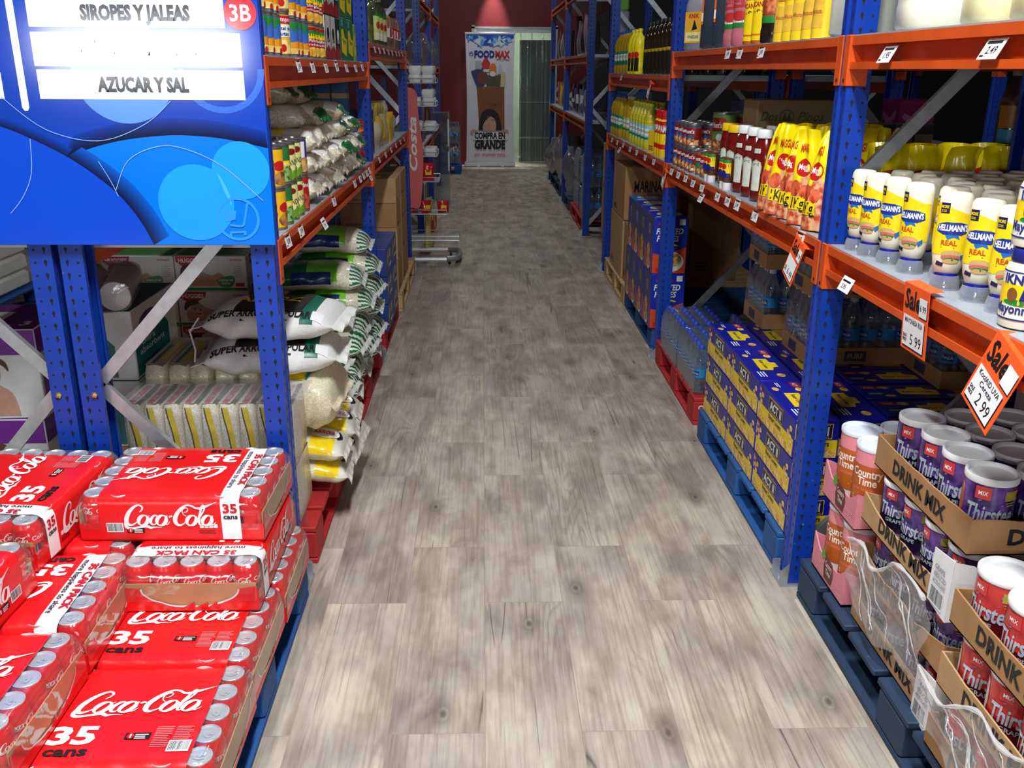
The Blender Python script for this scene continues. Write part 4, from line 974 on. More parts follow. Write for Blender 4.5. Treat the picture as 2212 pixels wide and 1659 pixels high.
# ------------------------------------------------------------------ right shelves, nearest bay
def squeeze_kind():
    MY = M('mayonnaise_cream', (238, 232, 208), .3, 0, .03); LY = M('mayo_label_yellow', (250, 216, 24), .35); BL = M('mayo_label_blue', (28, 52, 140), .35)
    pr = [(.020, .034), (.024, .037), (.031, .055), (.0345, .08), (.035, .12), (.0335, .15), (.0345, .185), (.033, .200), (.028, .208), (.022, .2095)]
    sy = .78; b = MB().m(MY); b.lathe(pr, 24, sy=sy)
    b.lathe([(.022, .2095), (.020, .2075), (0, .2075)], 24, sy=sy, cap0=False)

    P = prof(pr, sy)
    b.m(LY); b.rect(P, -.050, .078, .050, .165, .0005, 14, 6); b.poly(P, [(-.05, .165), (-.03, .165), (.0, .165), (.03, .165), (-.03, .186), (-.05, .189)], .0006)
    b.m(M('mayo_ink', (24, 28, 70), .4)); b.rect(P, -.034, .166, -.012, .188, .0011, 3, 2); b.m(YEL); b.text('MORE', P, -.023, .177, .006, .018, bold=.05, l=.0016); b.lines(P, -.031, .169, .016, .006, 2, .0016)
    b.m(BL)
    b.poly(P, [(-.036, .128), (-.034, .143), (-.015, .148), (.015, .148), (.034, .143), (.036, .128), (.018, .121), (-.018, .121)], .0012)
    b.m(M('mayo_ribbon', (30, 110, 200), .35)); b.poly(P, [(-.014, .121), (.012, .121), (.016, .112), (.004, .117), (-.008, .111)], .0012)
    b.m(WHITE); b.text("HELLMANN'S", P, 0, .130, .0125, .062, bold=.06, l=.0018)
    b.m(M('mayo_real', (200, 74, 30), .4)); b.text('REAL', P, -.004, .099, .0105, .032, bold=.05, l=.0012); b.m(M('mayo_ink2', (120, 90, 20), .4)); b.lines(P, -.020, .093, .032, .004, 1, .0012)
    b.m(M('bun', (206, 170, 110), .5)); b.disc(P, .004, .080, .021, .0012, .009); b.m(M('ham', (208, 110, 100), .5)); b.disc(P, .004, .073, .021, .0014, .006); b.m(GRN); b.disc(P, .006, .069, .017, .0015, .004); b.m(M('bun', (206, 170, 110), .5)); b.disc(P, .004, .065, .017, .0016, .005)
    b.m(M('mayo_ribbon', (30, 110, 200), .35)); b.poly(P, [(.022, .076), (.036, .084), (.038, .074), (.028, .066)], .0013)
    b.m(M('mayo_ink', (24, 28, 70), .4)); b.poly(P, [(-.030, .055), (-.012, .052), (-.010, .060), (-.026, .064)], .0012)
    body = b.mesh('bottle_body', 50)
    c = MB().m(M('mayo_cap_blue', (22, 24, 130), .3)); c.lathe([(.0225, .016), (.0245, .019), (.0235, .030), (.0215, .037)], 20)
    cap = c.mesh('cap')
    c = MB().m(film('cap_sleeve_plastic', (206, 216, 236), .34, .1, .55)); c.lathe([(.031, 0), (.0305, .018), (.0265, .032)], 20, cap0=False, cap1=False, sy=.9); slv = c.mesh('clear_stand', 60)
    return Kind('mayonnaise_bottle', 'mayonnaise', [('bottle_body', body), ('cap', cap), ('clear_stand', slv)])
SQ = squeeze_kind()
hx = [(.993, 2.415), (.996, 2.335), (1.006, 2.240), (1.008, 2.125), (1.055, 2.055), (1.010, 1.955), (1.022, 1.845), (1.024, 1.745)]
for i, (x, y) in enumerate(hx):
    lab = 'upside-down mayonnaise squeeze bottle, %s from the blue post in the front row' % od(i)
    if i == 4: lab = 'upside-down mayonnaise bottle set back between two front row bottles'
    SQ.put(lab, (x, y, S1), R((-66, -62, -60, -56, -50, -26, -40, -40)[i]))
for c in range(5):
    for r in range(9):
        x, y = 1.085+c*.078+(.02 if r % 2 else 0)+jit(.004), 2.40-r*.081-jit(.005)
        if c == 0 and 3 <= r <= 5: x += .012
        SQ.put('upside-down mayonnaise bottle in shade, %s row back, %s from blue post' % (od(c+1), od(r)), (x, y, S1), R(-55+jit(20)), 'shaded mayonnaise bottles behind the front row')
def mayo_jar_kind():
    MY = M('mayonnaise_cream', (238, 232, 208), .3, 0, .03); BL = M('mayo_jar_blue', (44, 50, 120), .4)
    pr = [(.033, 0), (.042, .004), (.044, .014), (.044, .108), (.040, .118), (.034, .124), (.034, .128)]
    b = MB().m(MY); b.lathe(pr, 28); P = prof(pr)
    b.m(M('mayo_jar_label', (240, 238, 220), .4)); b.rect(P, -.085, .022, .085, .108, .0005, 20, 2)
    b.m(YEL); b.rect(P, -.07, .048, .07, .085, .0008, 16); b.m(BL); b.rect(P, -.085, .019, .085, .022, .001, 20); b.rect(P, -.085, .106, .085, .1085, .001, 20)
    b.text('IKNIK', P, -.004, .086, .017, .062, bold=.06, l=.0014); b.text('Mayonnaise', P, 0, .032, .017, .098, bold=.05, l=.0014); b.lines(P, -.03, .025, .06, .004, 1, .0014)
    b.m(M('jar_tomato', (190, 50, 30), .4)); b.disc(P, .016, .055, .008, .0012); b.m(M('jar_brown', (130, 84, 44), .4)); b.disc(P, -.014, .066, .010, .0012, .013); b.m(NAVY); b.poly(P, [(0, .056), (.006, .082), (.014, .070), (.018, .058)], .0013); b.m(GRN); b.disc(P, .0, .052, .030, .0010, .006)
    body = b.mesh('jar_body', 50); c = MB().m(M('mayo_lid_blue', (34, 36, 120), .35)); c.lathe([(.037, .124), (.038, .126), (.038, .145), (.036, .148), (0, .148)], 28); lid = c.mesh('jar_lid')
    return Kind('mayonnaise_jar', 'mayonnaise', [('jar_body', body), ('jar_lid', lid)])
MJ = mayo_jar_kind()
MJ.put('round mayonnaise jar with yellow label at the right picture edge, lower', (1.005, 1.635, S1), R(-48))
MJ.put('round mayonnaise jar stacked on another at the right picture edge', (1.008, 1.640, S1+.1485), R(-44))
MJ.put('round mayonnaise jar beside the stacked pair, mostly out of the picture', (1.005, 1.535, S1), R(-48))
MJ.put('round mayonnaise jar in the shade behind the stacked pair', (1.10, 1.60, S1), R(-48))
# yellow pasta-sauce pouches at the rear of the shelf
def pouch_mesh(L_=.112, H=.285, T=.065, brand='Maggi', food=True, seed=0):
    """stand-up plastic pouch: wide gusset below, pinched flat seal on top"""
    q = random.Random(seed); nu, nv = 18, 22
    YP = M('pouch_yellow', (250, 226, 10), .22, 0, .05, 10, .25, 30, coat=.3); FD = speckle('pouch_food', (196, 70, 40), (236, 176, 130), 38, .3, coat=.3); RDM = M('pouch_red', (196, 30, 26), .25)
    def shape(v):
        w_ = L_/2*(1-.08*math.sin(PI*v)-.46*v*v*(1 if food else .0))
        t = T*(1-v)**.55 if v < .9 else T*(.1**.55)*(1-v)/.1
        t = T*max(0, (1-(v/.93)**1.8))**.8 if v < .93 else .0
        return w_, max(t, .0016)
    ph = [q.uniform(0, 6) for _ in range(4)]
    def pt(u, v, s, l=0):
        w_, t = shape(v); e = max(0, 1-abs(u)**2.6)**.6
        z = .004+v*H*(1-.02*u*u)
        y = s*(t/2*e+.0007)+.014*math.sin(2.6*v+ph[0])*v+.010*math.sin(4*u+ph[1])*(v**2)+.004*math.sin(9*v+3*u+ph[2])*(v > .2)+s*.002*math.sin(9*u+ph[2]+6*v)*e
        if v > .9: y += (v-.9)*.14*math.sin(ph[3])
        return Vector((u*w_, y+s*l, z))
    b = MB(); fy, ff, fr = [], [], []
    for s in (-1, 1):
        vs = [pt(-1+2*i/nu, j/nv, s) for j in range(nv+1) for i in range(nu+1)]; fy, ff = [], []
        for j in range(nv):
            for i in range(nu):
                u, v = -1+2*(i+.5)/nu, (j+.5)/nv
                a = (j*(nu+1)+i, j*(nu+1)+i+1, (j+1)*(nu+1)+i+1, (j+1)*(nu+1)+i)
                if s > 0: a = a[::-1]
                food_ = food and .02 < v < .46+.10*math.sin(3*u+1) and u < .62
                (ff if food_ else fy).append(a)
        b.m(YP).add(vs, fy); b.m(FD).add(vs, ff)
    n0 = [pt(-1+2*i/nu, 0, -1) for i in range(nu+1)]; n1 = [pt(-1+2*i/nu, 0, 1) for i in range(nu+1)]
    b.m(YP).add(n0+n1, [(i, nu+1+i, nu+2+i, i+1) for i in range(nu)])
    P = lambda u, v, l=0: pt(u/(L_/2), v/H, -1, l+.001)
    if brand:
        b.m(RDM); b.disc(P, -.005, .60*H, .032, .0012, .026, 20) if food else b.disc(P, 0, .62*H, .05, .0012, .03, 20)
        b.m(YEL if not food else WHITE); b.text(brand, P, -.005, .575*H, .018, .044, bold=.03, l=.0022)
        b.m(RDM); b.text('MAGGI', P, -.01, .76*H, .024, .05, bold=.04, l=.0016) if food else None
    if food:
        b.m(YEL); b.rect(P, -.045, .045, .02, .085, .0016, 4, 2); b.m(BLACK); b.text('1Kg', P, -.012, .050, .032, .05, bold=.02, l=.0026); b.barcode(P, .047, .05, .016, .05, .002, True)
        b.m(speckle('tomato_picture', (176, 40, 24), (226, 110, 70), 30, .3)); b.disc(P, -.03, .11, .022, .0014, .024); b.disc(P, .01, .10, .018, .0016, .02)
    return b.mesh('sauce_pouch', 60)
MG = [Kind('sauce_pouch', 'sauce pouch', pouch_mesh(seed=s)) for s in range(4)]
MGB = [Kind('noodle_bag', 'bag', pouch_mesh(.105, .25, .075, 'Maggi', False, s)) for s in (11, 12, 13)]
for i, (x, y, rz) in enumerate(((.985, 3.145, -48), (.985, 3.050, -28), (.987, 2.945, -58), (.990, 2.835, -45), (.992, 2.715, -62))):
    MG[i % 4].put('yellow one-kilo sauce pouch, %s from the ketchup in the front row' % od(i), (x, y, S1), R(rz), None, R(jit(3)), R(jit(3)))
for r in range(3):
    for i in range(4):
        MG[(i+r) % 4].put('yellow sauce pouch in the shade, %s row back, %s from the near post' % (od(r+1), od(i)), (1.085+r*.085+jit(.006), 2.86+i*.10+jit(.008), S1), R(-50+jit(25)), 'shaded sauce pouches behind the front row')
for i in range(8):
    MGB[i % 3].put('yellow bag with red oval standing behind the mayonnaise, %s from the blue post' % od(i), ((1.155, 1.255, 1.365, 1.47)[i % 4]+.03*(i > 3), 2.655 if i < 4 else 2.775, S1), R(jit(8)), 'yellow bags behind the mayonnaise')
# ketchup
def ketchup_kind(wide=False):
    KR = M('ketchup_red', (110, 14, 12), .18, 0, .08, coat=.4)
    if wide: pr = [(.036, 0), (.044, .005), (.045, .05), (.040, .085), (.042, .12), (.046, .165), (.040, .205), (.034, .217)]; cc = (244, 196, 20); cr = .037; top = .217
    else: pr = [(.034, 0), (.043, .006), (.045, .028), (.040, .05), (.041, .09), (.045, .15), (.041, .19), (.031, .212), (.026, .224)]; cc = (238, 238, 236); cr = .030; top = .224
    sy = .72; b = MB().m(KR); b.lathe(pr, 26, sy=sy); P = prof(pr, sy)
    b.m(M('keystone_label', (214, 222, 206), .4)); k = [(-.020, .040), (.020, .040), (.022, .10), (.026, .125), (.020, .142), (.0, .150), (-.020, .142), (-.026, .125), (-.022, .10)]
    b.poly(P, k, .0014); b.m(GRN); b.stroke(P, [(x*.90, .095+(y-.095)*.94, .0012) for x, y in k], l=.002, n=2, closed=True)
    b.m(M('ketchup_ink', (60, 80, 60), .4)); b.text('HEINZ', P, 0, .128, .009, .030, bold=.04, l=.002); b.text('TOMATO', P, 0, .113, .007, .030, bold=.02, l=.002); b.text('KETCHUP', P, 0, .103, .007, .030, bold=.02, l=.002); b.m(M('jar_tomato', (190, 50, 30), .4)); b.disc(P, -.002, .072, .006, .002, .008)
    if not wide: b.m(M('keystone_label', (214, 222, 206), .4)); b.rect(P, -.016, .172, .016, .188, .0014, 4, 2); b.m(GREY); b.lines(P, -.012, .174, .024, .012, 3, .002)
    body = b.mesh('bottle_body', 50); c = MB().m(M('ketchup_cap_%d' % cc[2], cc, .4)); c.lathe([(cr, top), (cr+.001, top+.003), (cr, top+.026), (cr-.003, top+.030), (0, top+.030)], 24, sy=.9)
    return Kind('ketchup_bottle', 'ketchup', [('bottle_body', body), ('cap', c.mesh('cap'))])
KB, KW = ketchup_kind(), ketchup_kind(True)
for i, (y, x) in enumerate(((3.375, 1.008), (3.505, 1.010), (3.640, 1.012))):
    KB.put('tall ketchup bottle with white cap, %s from the yellow pouches' % od(i), (x, y, S1), R(-62))
for i, (y, x) in enumerate(((3.80, 1.02), (3.93, 1.028))):
    KW.put('wide ketchup jar with yellow cap, %s from the white-capped bottles' % od(i), (x, y, S1), R(-60))
for i in range(6):
    KB.put('ketchup bottle in the shade behind the front ones, %s from the pouches' % od(i), (1.11+(i % 2)*.10, 3.36+(i//2)*.125, S1), R(-62+jit(10)), 'shaded ketchup bottles')
# small inverted sauce bottles with white caps at the shelf lip
def small_sauce_kind():
    pr = [(.014, .028), (.021, .034), (.0235, .055), (.0235, .10), (.021, .12), (.012, .124)]
    b = MB().m(M('bbq_brown', (96, 52, 24), .25)); b.lathe(pr, 16); P = prof(pr); b.m(YEL); b.rect(P, -.03, .058, .03, .105, .0006, 8); b.m(NAVY); b.rect(P, -.028, .05, .028, .066, .001, 8); b.disc(P, 0, .062, .012, .0014, .016); b.m(RED); b.disc(P, 0, .092, .011, .0012); b.m(GRN); b.rect(P, -.03, .106, .03, .118, .0008, 8)
    c = MB().m(WHITE); c.lathe([(.017, 0), (.018, .002), (.017, .028), (.013, .030)], 14); return Kind('small_sauce_bottle', 'sauce', [('bottle_body', b.mesh('bottle_body')), ('cap', c.mesh('cap'))])
SS = small_sauce_kind()
for i in range(4): SS.put('small upside-down sauce bottle with white cap at the shelf lip, %s from the ketchup' % od(i), (.975, 3.86+i*.062 if i > 1 else 3.72+i*.055, S1), R(-60))
# cans
def can_kind(r, h, base, deco, name='food_can', rim=True, cat='can'):
    b = MB().m(TINM); b.lathe([(r*.96, 0), (r*1.01, .002), (r*1.01, .004), (r*.99, .006), (r*.99, h-.006), (r*1.01, h-.004), (r*1.01, h), (r*.95, h), (r*.94, h-.004), (r*.5, h-.004), (r*.48, h-.003), (0, h-.003)], 24)
    b.m(base); b.lathe([(r, .008), (r, h-.008)], 24, cap0=False, cap1=False); P = cyl(r); deco(b, P, r, h); return Kind(name, cat, b.mesh(name))
BEAN = speckle('bean_picture', (150, 60, 24), (236, 180, 110), 55, .35)
def hunts(b, P, r, h, col=(150, 26, 24), top=None):
    b.m(M('can_top_%d' % (top or (60, 80, 110))[0], top or (60, 80, 110), .35)); b.rect(P, -r*1.6, h*.80, r*1.6, h-.010, .0005, 10)
    b.m(M('can_dark_red', (140, 20, 22), .35)); b.rect(P, -r*.95, h*.52, r*.95, h*.82, .0008, 8); b.m(WHITE); b.text("Hunt's", P, 0, h*.60, h*.15, r*1.5, bold=.05, l=.0014)
    b.m(M('can_blue_dot', (30, 100, 180), .35)); b.disc(P, .2*r, h*.42, r*.34, .0009); b.m(BEAN); b.rect(P, -r*1.4, .010, r*1.4, h*.32, .0005, 10); b.disc(P, 0, h*.30, r*.85, .0011, h*.10); b.m(PAPER); b.rect(P, r*.35, h*.12, r*.7, h*.22, .0014, 2)
CN1 = can_kind(.0375, .108, M('can_maroon', (122, 30, 26), .3), lambda b, P, r, h: hunts(b, P, r, h))
CN2 = can_kind(.0375, .108, M('can_green', (112, 160, 70), .3), lambda b, P, r, h: (hunts(b, P, r, h, top=(196, 60, 40)), b.m(GRN), b.disc(P, 0, h*.40, r*.4, .0016)))
CN3 = can_kind(.0375, .108, M('can_orange', (206, 104, 40), .3), lambda b, P, r, h: hunts(b, P, r, h, top=(220, 110, 50)))
def big_deco(b, P, r, h):
    b.m(M('can_pale_green', (150, 190, 100), .3)); b.rect(P, -r*.0, .01, r*1.7, h-.01, .0004, 10); b.m(M('can_dark_red', (140, 20, 22), .35)); b.rect(P, -r*1.2, h*.5, -r*.1, h*.86, .0008, 6); b.m(WHITE); b.text("Hunt's", P, -r*.62, h*.60, h*.14, r*.95, bold=.05, l=.0014)
    b.m(RED); b.disc(P, -r*.1, h*.78, r*.28, .0012); b.m(GREY); b.lines(P, r*.35, h*.2, r*.8, h*.5, 9, .0008); b.m(PAPER); b.disc(P, -r*.35, h*.35, r*.3, .0012); b.m(BEAN); b.disc(P, -r*.7, h*.16, r*.6, .0012, h*.13)
CNB = can_kind(.052, .165, M('can_mid_green', (96, 150, 66), .3), big_deco, 'large_food_can')
k = 0
for lv in range(2):
    for i in range(8):
        K_ = (CN1, CN1, CN1, CN1, CN1, CN2, CN3, CN1)[i] if lv == 0 else CN1
        y = 4.735-i*.092
        if lv and i > 3: continue
        K_.put('%s can on the lower right shelf, %s from the second post, %s tier' % (('red', 'red', 'red', 'red', 'red', 'green', 'orange', 'red')[i] if lv == 0 else 'red', od(i), ('bottom', 'upper')[lv]), (.995+(.012*(i > 4)), y, S1+lv*.1085), R(-62+jit(12)), 'food cans in the front row')
    for i in range(7 if lv == 0 else 4):
        CN1.put('food can in the second row of the right shelf, %s from the post, %s tier' % (od(i), ('bottom', 'upper')[lv]), (1.078, 4.74-i*.09, S1+lv*.1085), R(-62+jit(12)), 'shaded food cans')
for i, (x, y) in enumerate(((1.10, 4.33), (1.215, 4.38), (1.325, 4.42))):
    CNB.put('large green and red can standing behind the small cans, %s from the left' % od(i), (x, y, S1+.108), R(-20+jit(6)))
b = MB().m(CARD); b.box(1.045, 4.25, S1, 1.40, 4.50, S1+.1075, .003); one('cardboard_carton', b, 'low carton hidden under the large green cans', 'carton')
carton('large brown carton with green script lettering at the rear of the right shelf', (1.245, 3.80, S1), .36, .20, .345, M('carton_dull', (142, 116, 80), .8, 0, .06), 0, None, None, .05, False)
# lettering printed on that carton
def pinos():
    box = [o for o in COL.objects if o.get('label', '').startswith('large brown carton with green script')][0]
    G = M('carton_green_ink', (58, 84, 46), .7); P = front(-.1005)
    b = MB().m(G); b.text('Dos', P, -.130, .268, .034, .068, shear=.3, bold=.02, l=.0008); part('printed_lettering', b, box)
    b = MB().m(G); b.text('Pinos', P, .034, .268, .034, .104, shear=.3, bold=.02, l=.0008); part('printed_lettering', b, box)
    b = MB().m(G); b.ring(P, -.062, .282, .025, .029, .0008, 24)
    for u in (-.071, -.053): b.poly(P, [(u-.010, .268), (u+.010, .268), (u, .301)], .0010)
    part('printed_emblem', b, box)
    for u in (-.11, .0, .11): b = MB().m(G); b.ring(P, u, .07, .022, .026, .0008, 20); part('printed_emblem', b, box)
pinos()
CER.put('blue cereal box behind the large cans in the next rack', (1.36, 4.72, S1+.0), R(4))
def milk_jug_kind():
    b = MB().m(M('jug_milky', (170, 168, 156), .4)); b.lathe([(.05, 0), (.055, .006), (.055, .13), (.045, .17), (.022, .205), (.020, .215)], 18, sq=4); b.m(WHITE); b.lathe([(.022, .212), (.022, .232), (0, .233)], 12); return Kind('milk_jug', 'jug', b.mesh('milk_jug'))
milk_jug_kind().put('milky plastic jug in the shade in front of a cereal box', (1.30, 4.58, S1), 0)
# ------------------------------------------------------------------ right upper shelves
def jug_kind(name, col, hgt=.30, r=.075, label=None, alpha=None, capc=(230, 90, 30), sq=5):
    b = MB().m(col); pr = [(r*.88, 0), (r, .008), (r, hgt*.56), (r*.97, hgt*.60), (r*.80, hgt*.76), (r*.42, hgt*.90), (.022, hgt*.93), (.022, hgt*.955)]
    b.lathe(pr, 24, sq=sq, sy=.9); P = front(-r*.9-.0005)
    if label: label(b, P, r, hgt)
    body = b.mesh('jug_body', 50); c = MB().m(M('jug_cap_%d' % capc[0], capc, .4)); c.lathe([(.025, hgt*.94), (.025, hgt*.99), (0, hgt*.995)], 14)
    h = MB().m(col); h.tube([(0, r*.55, hgt*.93), (0, r*.78, hgt*.90), (0, r*.86, hgt*.78), (0, r*.84, hgt*.66)], .011, 8)
    return Kind(name, 'jug', [('jug_body', body), ('cap', c.mesh('cap')), ('handle', h.mesh('handle'))])
def lab_knik(b, P, r, h):
    b.m(M('jug_label_gold', (236, 176, 50), .4)); b.rect(P, -r*.75, h*.10, r*.62, h*.50, .001); b.m(M('jug_label_pale', (240, 226, 160), .4)); b.rect(P, -r*.65, h*.12, r*.5, h*.24, .0014); b.m(RED); b.text('KNIK', P, -r*.05, h*.42, h*.055, r*.8, bold=.05, l=.0016); b.m(BLACK); b.poly(P, [(-r*.2, h*.26), (0, h*.40), (r*.25, h*.28)], .0016); b.text('VINEGAR', P, -r*.06, h*.16, h*.04, r*.9, l=.0018)
    b.m(M('jug_orange', (226, 110, 40), .4)); b.rect(P, r*.68, h*.12, r*.9, h*.52, .001)
def lab_clear(b, P, r, h):
    b.m(M('jug_label_pale', (240, 226, 160), .4)); b.rect(P, -r*.8, h*.34, r*.75, h*.70, .001); b.m(WHITE); b.rect(P, 0, h*.38, r*.6, h*.66, .0014); b.barcode(P, .002, h*.40, r*.5, h*.08, .0018); b.m(M('jar_brown', (130, 84, 44), .4)); b.poly(P, [(-r*.7, h*.36), (-r*.1, h*.36), (-r*.3, h*.52), (-r*.5, h*.46)], .0014)
JG = jug_kind('vinegar_jug', M('jug_grey_lilac', (150, 146, 160), .3, 0, .05), .34, .078, lab_knik)
JD = jug_kind('vinegar_jug', M('jug_slate', (58, 66, 84), .25, 0, .05), .34, .078, lambda b, P, r, h: (b.m(M('jug_orange', (226, 110, 40), .4)), b.rect(P, -r*.75, h*.30, -r*.62, h*.62, .001), b.rect(P, r*.55, h*.30, r*.68, h*.62, .001), b.m(WHITE), b.rect(P, -r*.74, h*.34, -r*.63, h*.44, .0014)))
JC = jug_kind('vinegar_jug', M('jug_pale_grey', (178, 180, 170), .3, 0, .04), .34, .085, lab_clear)
JG.put('grey vinegar jug with orange label next to the second post, upper shelf', (1.045, 4.62, S2), R(-55))
JD.put('slate blue jug on the upper shelf, between the orange-label jug and pink bottles', (1.05, 4.30, S2), R(-55))
JD.put('slate blue jug on the upper shelf nearest the pink bottles', (1.05, 4.08, S2), R(-50))
JC.put('pale grey jug with cream label next to the near post, upper shelf', (1.055, 2.695, S2), R(-42))
def tall_bottle_kind(name, col, r, h, deco, capc, cat='bottle', sy=1.0, neck=.35):
    pr = [(r*.9, 0), (r, .006), (r, h*.16), (r*.94, h*.2), (r*.96, h*.58), (r*.98, h*.66), (r*.75, h*.8), (r*neck, h*.9), (r*neck, h*.94)]
    b = MB().m(col); b.lathe(pr, 20, sy=sy); deco(b, prof(pr, sy), r, h); c = MB().m(M('tb_cap_%d_%d' % capc[:2], capc, .4)); c.lathe([(r*neck+.003, h*.935), (r*neck+.003, h*.995), (0, h)], 14)
    return Kind(name, cat, [('bottle_body', b.mesh('bottle_body', 50)), ('cap', c.mesh('cap'))])
def d_congo(b, P, r, h):
    b.m(WHITE); b.rect(P, -r*1.1, h*.22, r*1.1, h*.72, .0006, 10); b.m(RED); b.rect(P, -r*1.1, h*.64, r*1.1, h*.72, .0009, 10); b.m(GRN); b.rect(P, -r*1.1, h*.22, r*1.1, h*.28, .0009, 10); b.m(M('congo_red', (196, 50, 44), .4)); b.text('Congo', P, 0, h*.52, h*.10, r*1.7, shear=.25, bold=.03, l=.0014); b.rect(P, -r*.8, h*.46, r*.8, h*.49, .0012, 8); b.disc(P, 0, h*.36, r*.75, .0012, h*.06)
CG = tall_bottle_kind('pink_juice_bottle', M('pink_syrup', (196, 110, 124), .2, 0, .05, coat=.3), .048, .30, d_congo, (220, 30, 30))
for i, (y, x) in enumerate(((3.87, 1.0), (3.74, 1.0))): CG.put('pink syrup bottle with white fruit label, %s from the slate jugs' % od(i), (x, y, S2), R(-48))
def d_hot(b, P, r, h):
    b.m(YEL); b.rect(P, -r*1.6, h*.05, r*1.6, h*.56, .0006, 12); b.m(M('hot_orange', (214, 110, 30), .4)); b.rect(P, -r*1.6, h*.11, r*1.6, h*.20, .0009, 12); b.m(M('pepper_red', (170, 34, 20), .4)); b.disc(P, -r*.5, h*.33, r*.34, .0012, h*.08); b.disc(P, r*.45, h*.33, r*.34, .0012, h*.08); b.m(M('pepper_green', (70, 80, 20), .4)); b.disc(P, 0, h*.38, r*.26, .0013, h*.05); b.m(M('pepper_red', (170, 34, 20), .4)); b.text('PICANTE', P, 0, h*.46, h*.06, r*1.9, bold=.05, l=.0014)
HS = tall_bottle_kind('hot_sauce_bottle', M('hot_sauce_orange', (206, 104, 36), .2, coat=.3), .038, .27, d_hot, (226, 120, 40), neck=.42)
for i, y in enumerate((3.58, 3.47)): HS.put('orange hot sauce bottle with chili label, %s from the pink bottles' % od(i), (.992, y, S2), R(-48))
def d_marin(b, P, r, h):
    b.m(M('marinade_photo', (150, 82, 48), .4)); b.rect(P, -r*1.4, h*.30, r*1.4, h*.74, .0006, 10); b.m(speckle('salmon_picture', (150, 60, 30), (226, 130, 80), 40)); b.rect(P, -r*1.0, h*.34, r*1.0, h*.52, .001, 8); b.m(GRN); b.rect(P, -r*1.4, h*.24, r*1.4, h*.32, .0009, 10); b.m(M('marin_green', (90, 160, 120), .4)); b.text('Marinade', P, 0, h*.64, h*.07, r*2.0, bold=.03, l=.0014)
MR = tall_bottle_kind('marinade_bottle', M('marinade_black', (30, 22, 18), .2), .044, .27, d_marin, (20, 20, 20), neck=.42)
MR.put('dark marinade bottle with food picture, between hot sauce and yellow pouches', (.995, 3.345, S2), R(-46))
def mustard_pouch():
    b = MB(); YM = M('mustard_yellow', (244, 204, 40), .3, 0, .05, coat=.2); b.m(YM); L_, H, T = .078, .34, .075
    rr = []
    for v in [i/12 for i in range(13)]:
        t = T*(1-.5*v) if v < .9 else T*.5*(1-v)/.1+.004; ww = L_*(1-.06*math.sin(PI*v))*(1 if v < .8 else 1-.5*(v-.8)/.2)
        rr.append([(ww/2*math.cos(a)*(1 if abs(math.cos(a)) < .99 else 1.04), t/2*math.sin(a)*(1+.04*math.sin(8*v)), .002+H*v) for a in [2*PI*k/16 for k in range(16)]])
    b.rings(rr, True, True); P = lambda u, v, l=0: Vector((u, -(T*(1-.5*v/H))/2*math.sqrt(max(.02, 1-(2*u/L_)**2))-l-.001, v))
    b.m(M('must_tan', (226, 180, 60), .35)); b.rect(P, -.026, .03, .026, .11, .0004, 4, 3); b.m(M('must_brown', (190, 110, 50), .4)); b.rect(P, -.018, .125, .018, .15, .001, 4); b.m(M('jug_label_pale', (240, 226, 160), .4)); b.rect(P, -.016, .15, .016, .172, .001, 4); b.m(RED); b.disc(P, 0, .186, .016, .001, .008); b.m(M('must_brown', (190, 110, 50), .4)); b.disc(P, 0, .205, .010, .001, .008); b.text('Mostaza', P, 0, .07, .012, .044, shear=.3, l=.0012)
    return Kind('mustard_pouch', 'pouch', b.mesh('mustard_pouch', 60))
MP = mustard_pouch()
for i, y in enumerate((3.225, 3.135, 3.045, 2.945, 2.855)): MP.put('tall yellow sauce pouch on the upper shelf, %s from the marinade bottle' % od(i), (.998, y, S2), R((-48, -48, -48, -70, -75)[i]))
# gallon mayonnaise jars, nearest bay upper shelf
def gallon_kind(col, r, ring=(30, 40, 130), lab=True, yel=False):
    b = MB().m(col); pr = [(r*.93, 0), (r, .010), (r*1.0, .055), (r*.985, .060), (r*.985, .20), (r*.9, .232), (r*.66, .246), (r*.66, .255)]; b.lathe(pr, 32, sq=3.2); P = prof(pr)
    if lab:
        P = front(-r*1.0-.002); c = M('gal_ring_%d' % ring[0], ring, .35)
        b.m(c); b.poly(P, [(-r*.72, .088), (-r*.62, .080), (r*.62, .080), (r*.72, .088), (r*.72, .2), (-r*.72, .2)], .001)
        b.m(YEL if yel else WHITE); b.poly(P, [(-r*.68, .093), (-r*.60, .086), (r*.60, .086), (r*.68, .093), (r*.68, .2), (-r*.68, .2)], .0016); b.m(NAVY if not yel else RED); b.lines(P, -r*.4, .10, r*.9, .03, 4, .002); b.text('MAYONESA', P, 0, .15, .02, r*1.1, bold=.04, l=.002)
    c = MB().m(M('gal_lid_%d' % ring[0], ring, .4)); c.lathe([(r*.72, .246), (r*.73, .27), (r*.70, .276), (0, .276)], 28)
    return Kind('mayonnaise_tub', 'mayonnaise', [('tub_body', b.mesh('tub_body', 50)), ('lid', c.mesh('lid'))])
G1 = gallon_kind(M('gallon_white', (226, 223, 202), .28, 0, .02), .098); G2 = gallon_kind(M('gallon_cream', (228, 220, 168), .28, 0, .03), .084, (214, 70, 30), True, True); G3 = gallon_kind(M('gallon_tan', (216, 204, 150), .28, 0, .03), .088, (110, 50, 20), True, True)
G1.put('large white mayonnaise tub with blue-edged label beside the near post, upper shelf', (1.065, 2.265, S2), R(-14))
G2.put('large cream tub with red and yellow label on the upper shelf', (1.055, 1.955, S2), R(-10))
G3.put('large tan sauce tub on the upper shelf, right of the cream one', (1.06, 1.765, S2), R(-10))
G2.put('large cream tub at the right picture edge of the upper shelf', (1.06, 1.575, S2), R(-10))
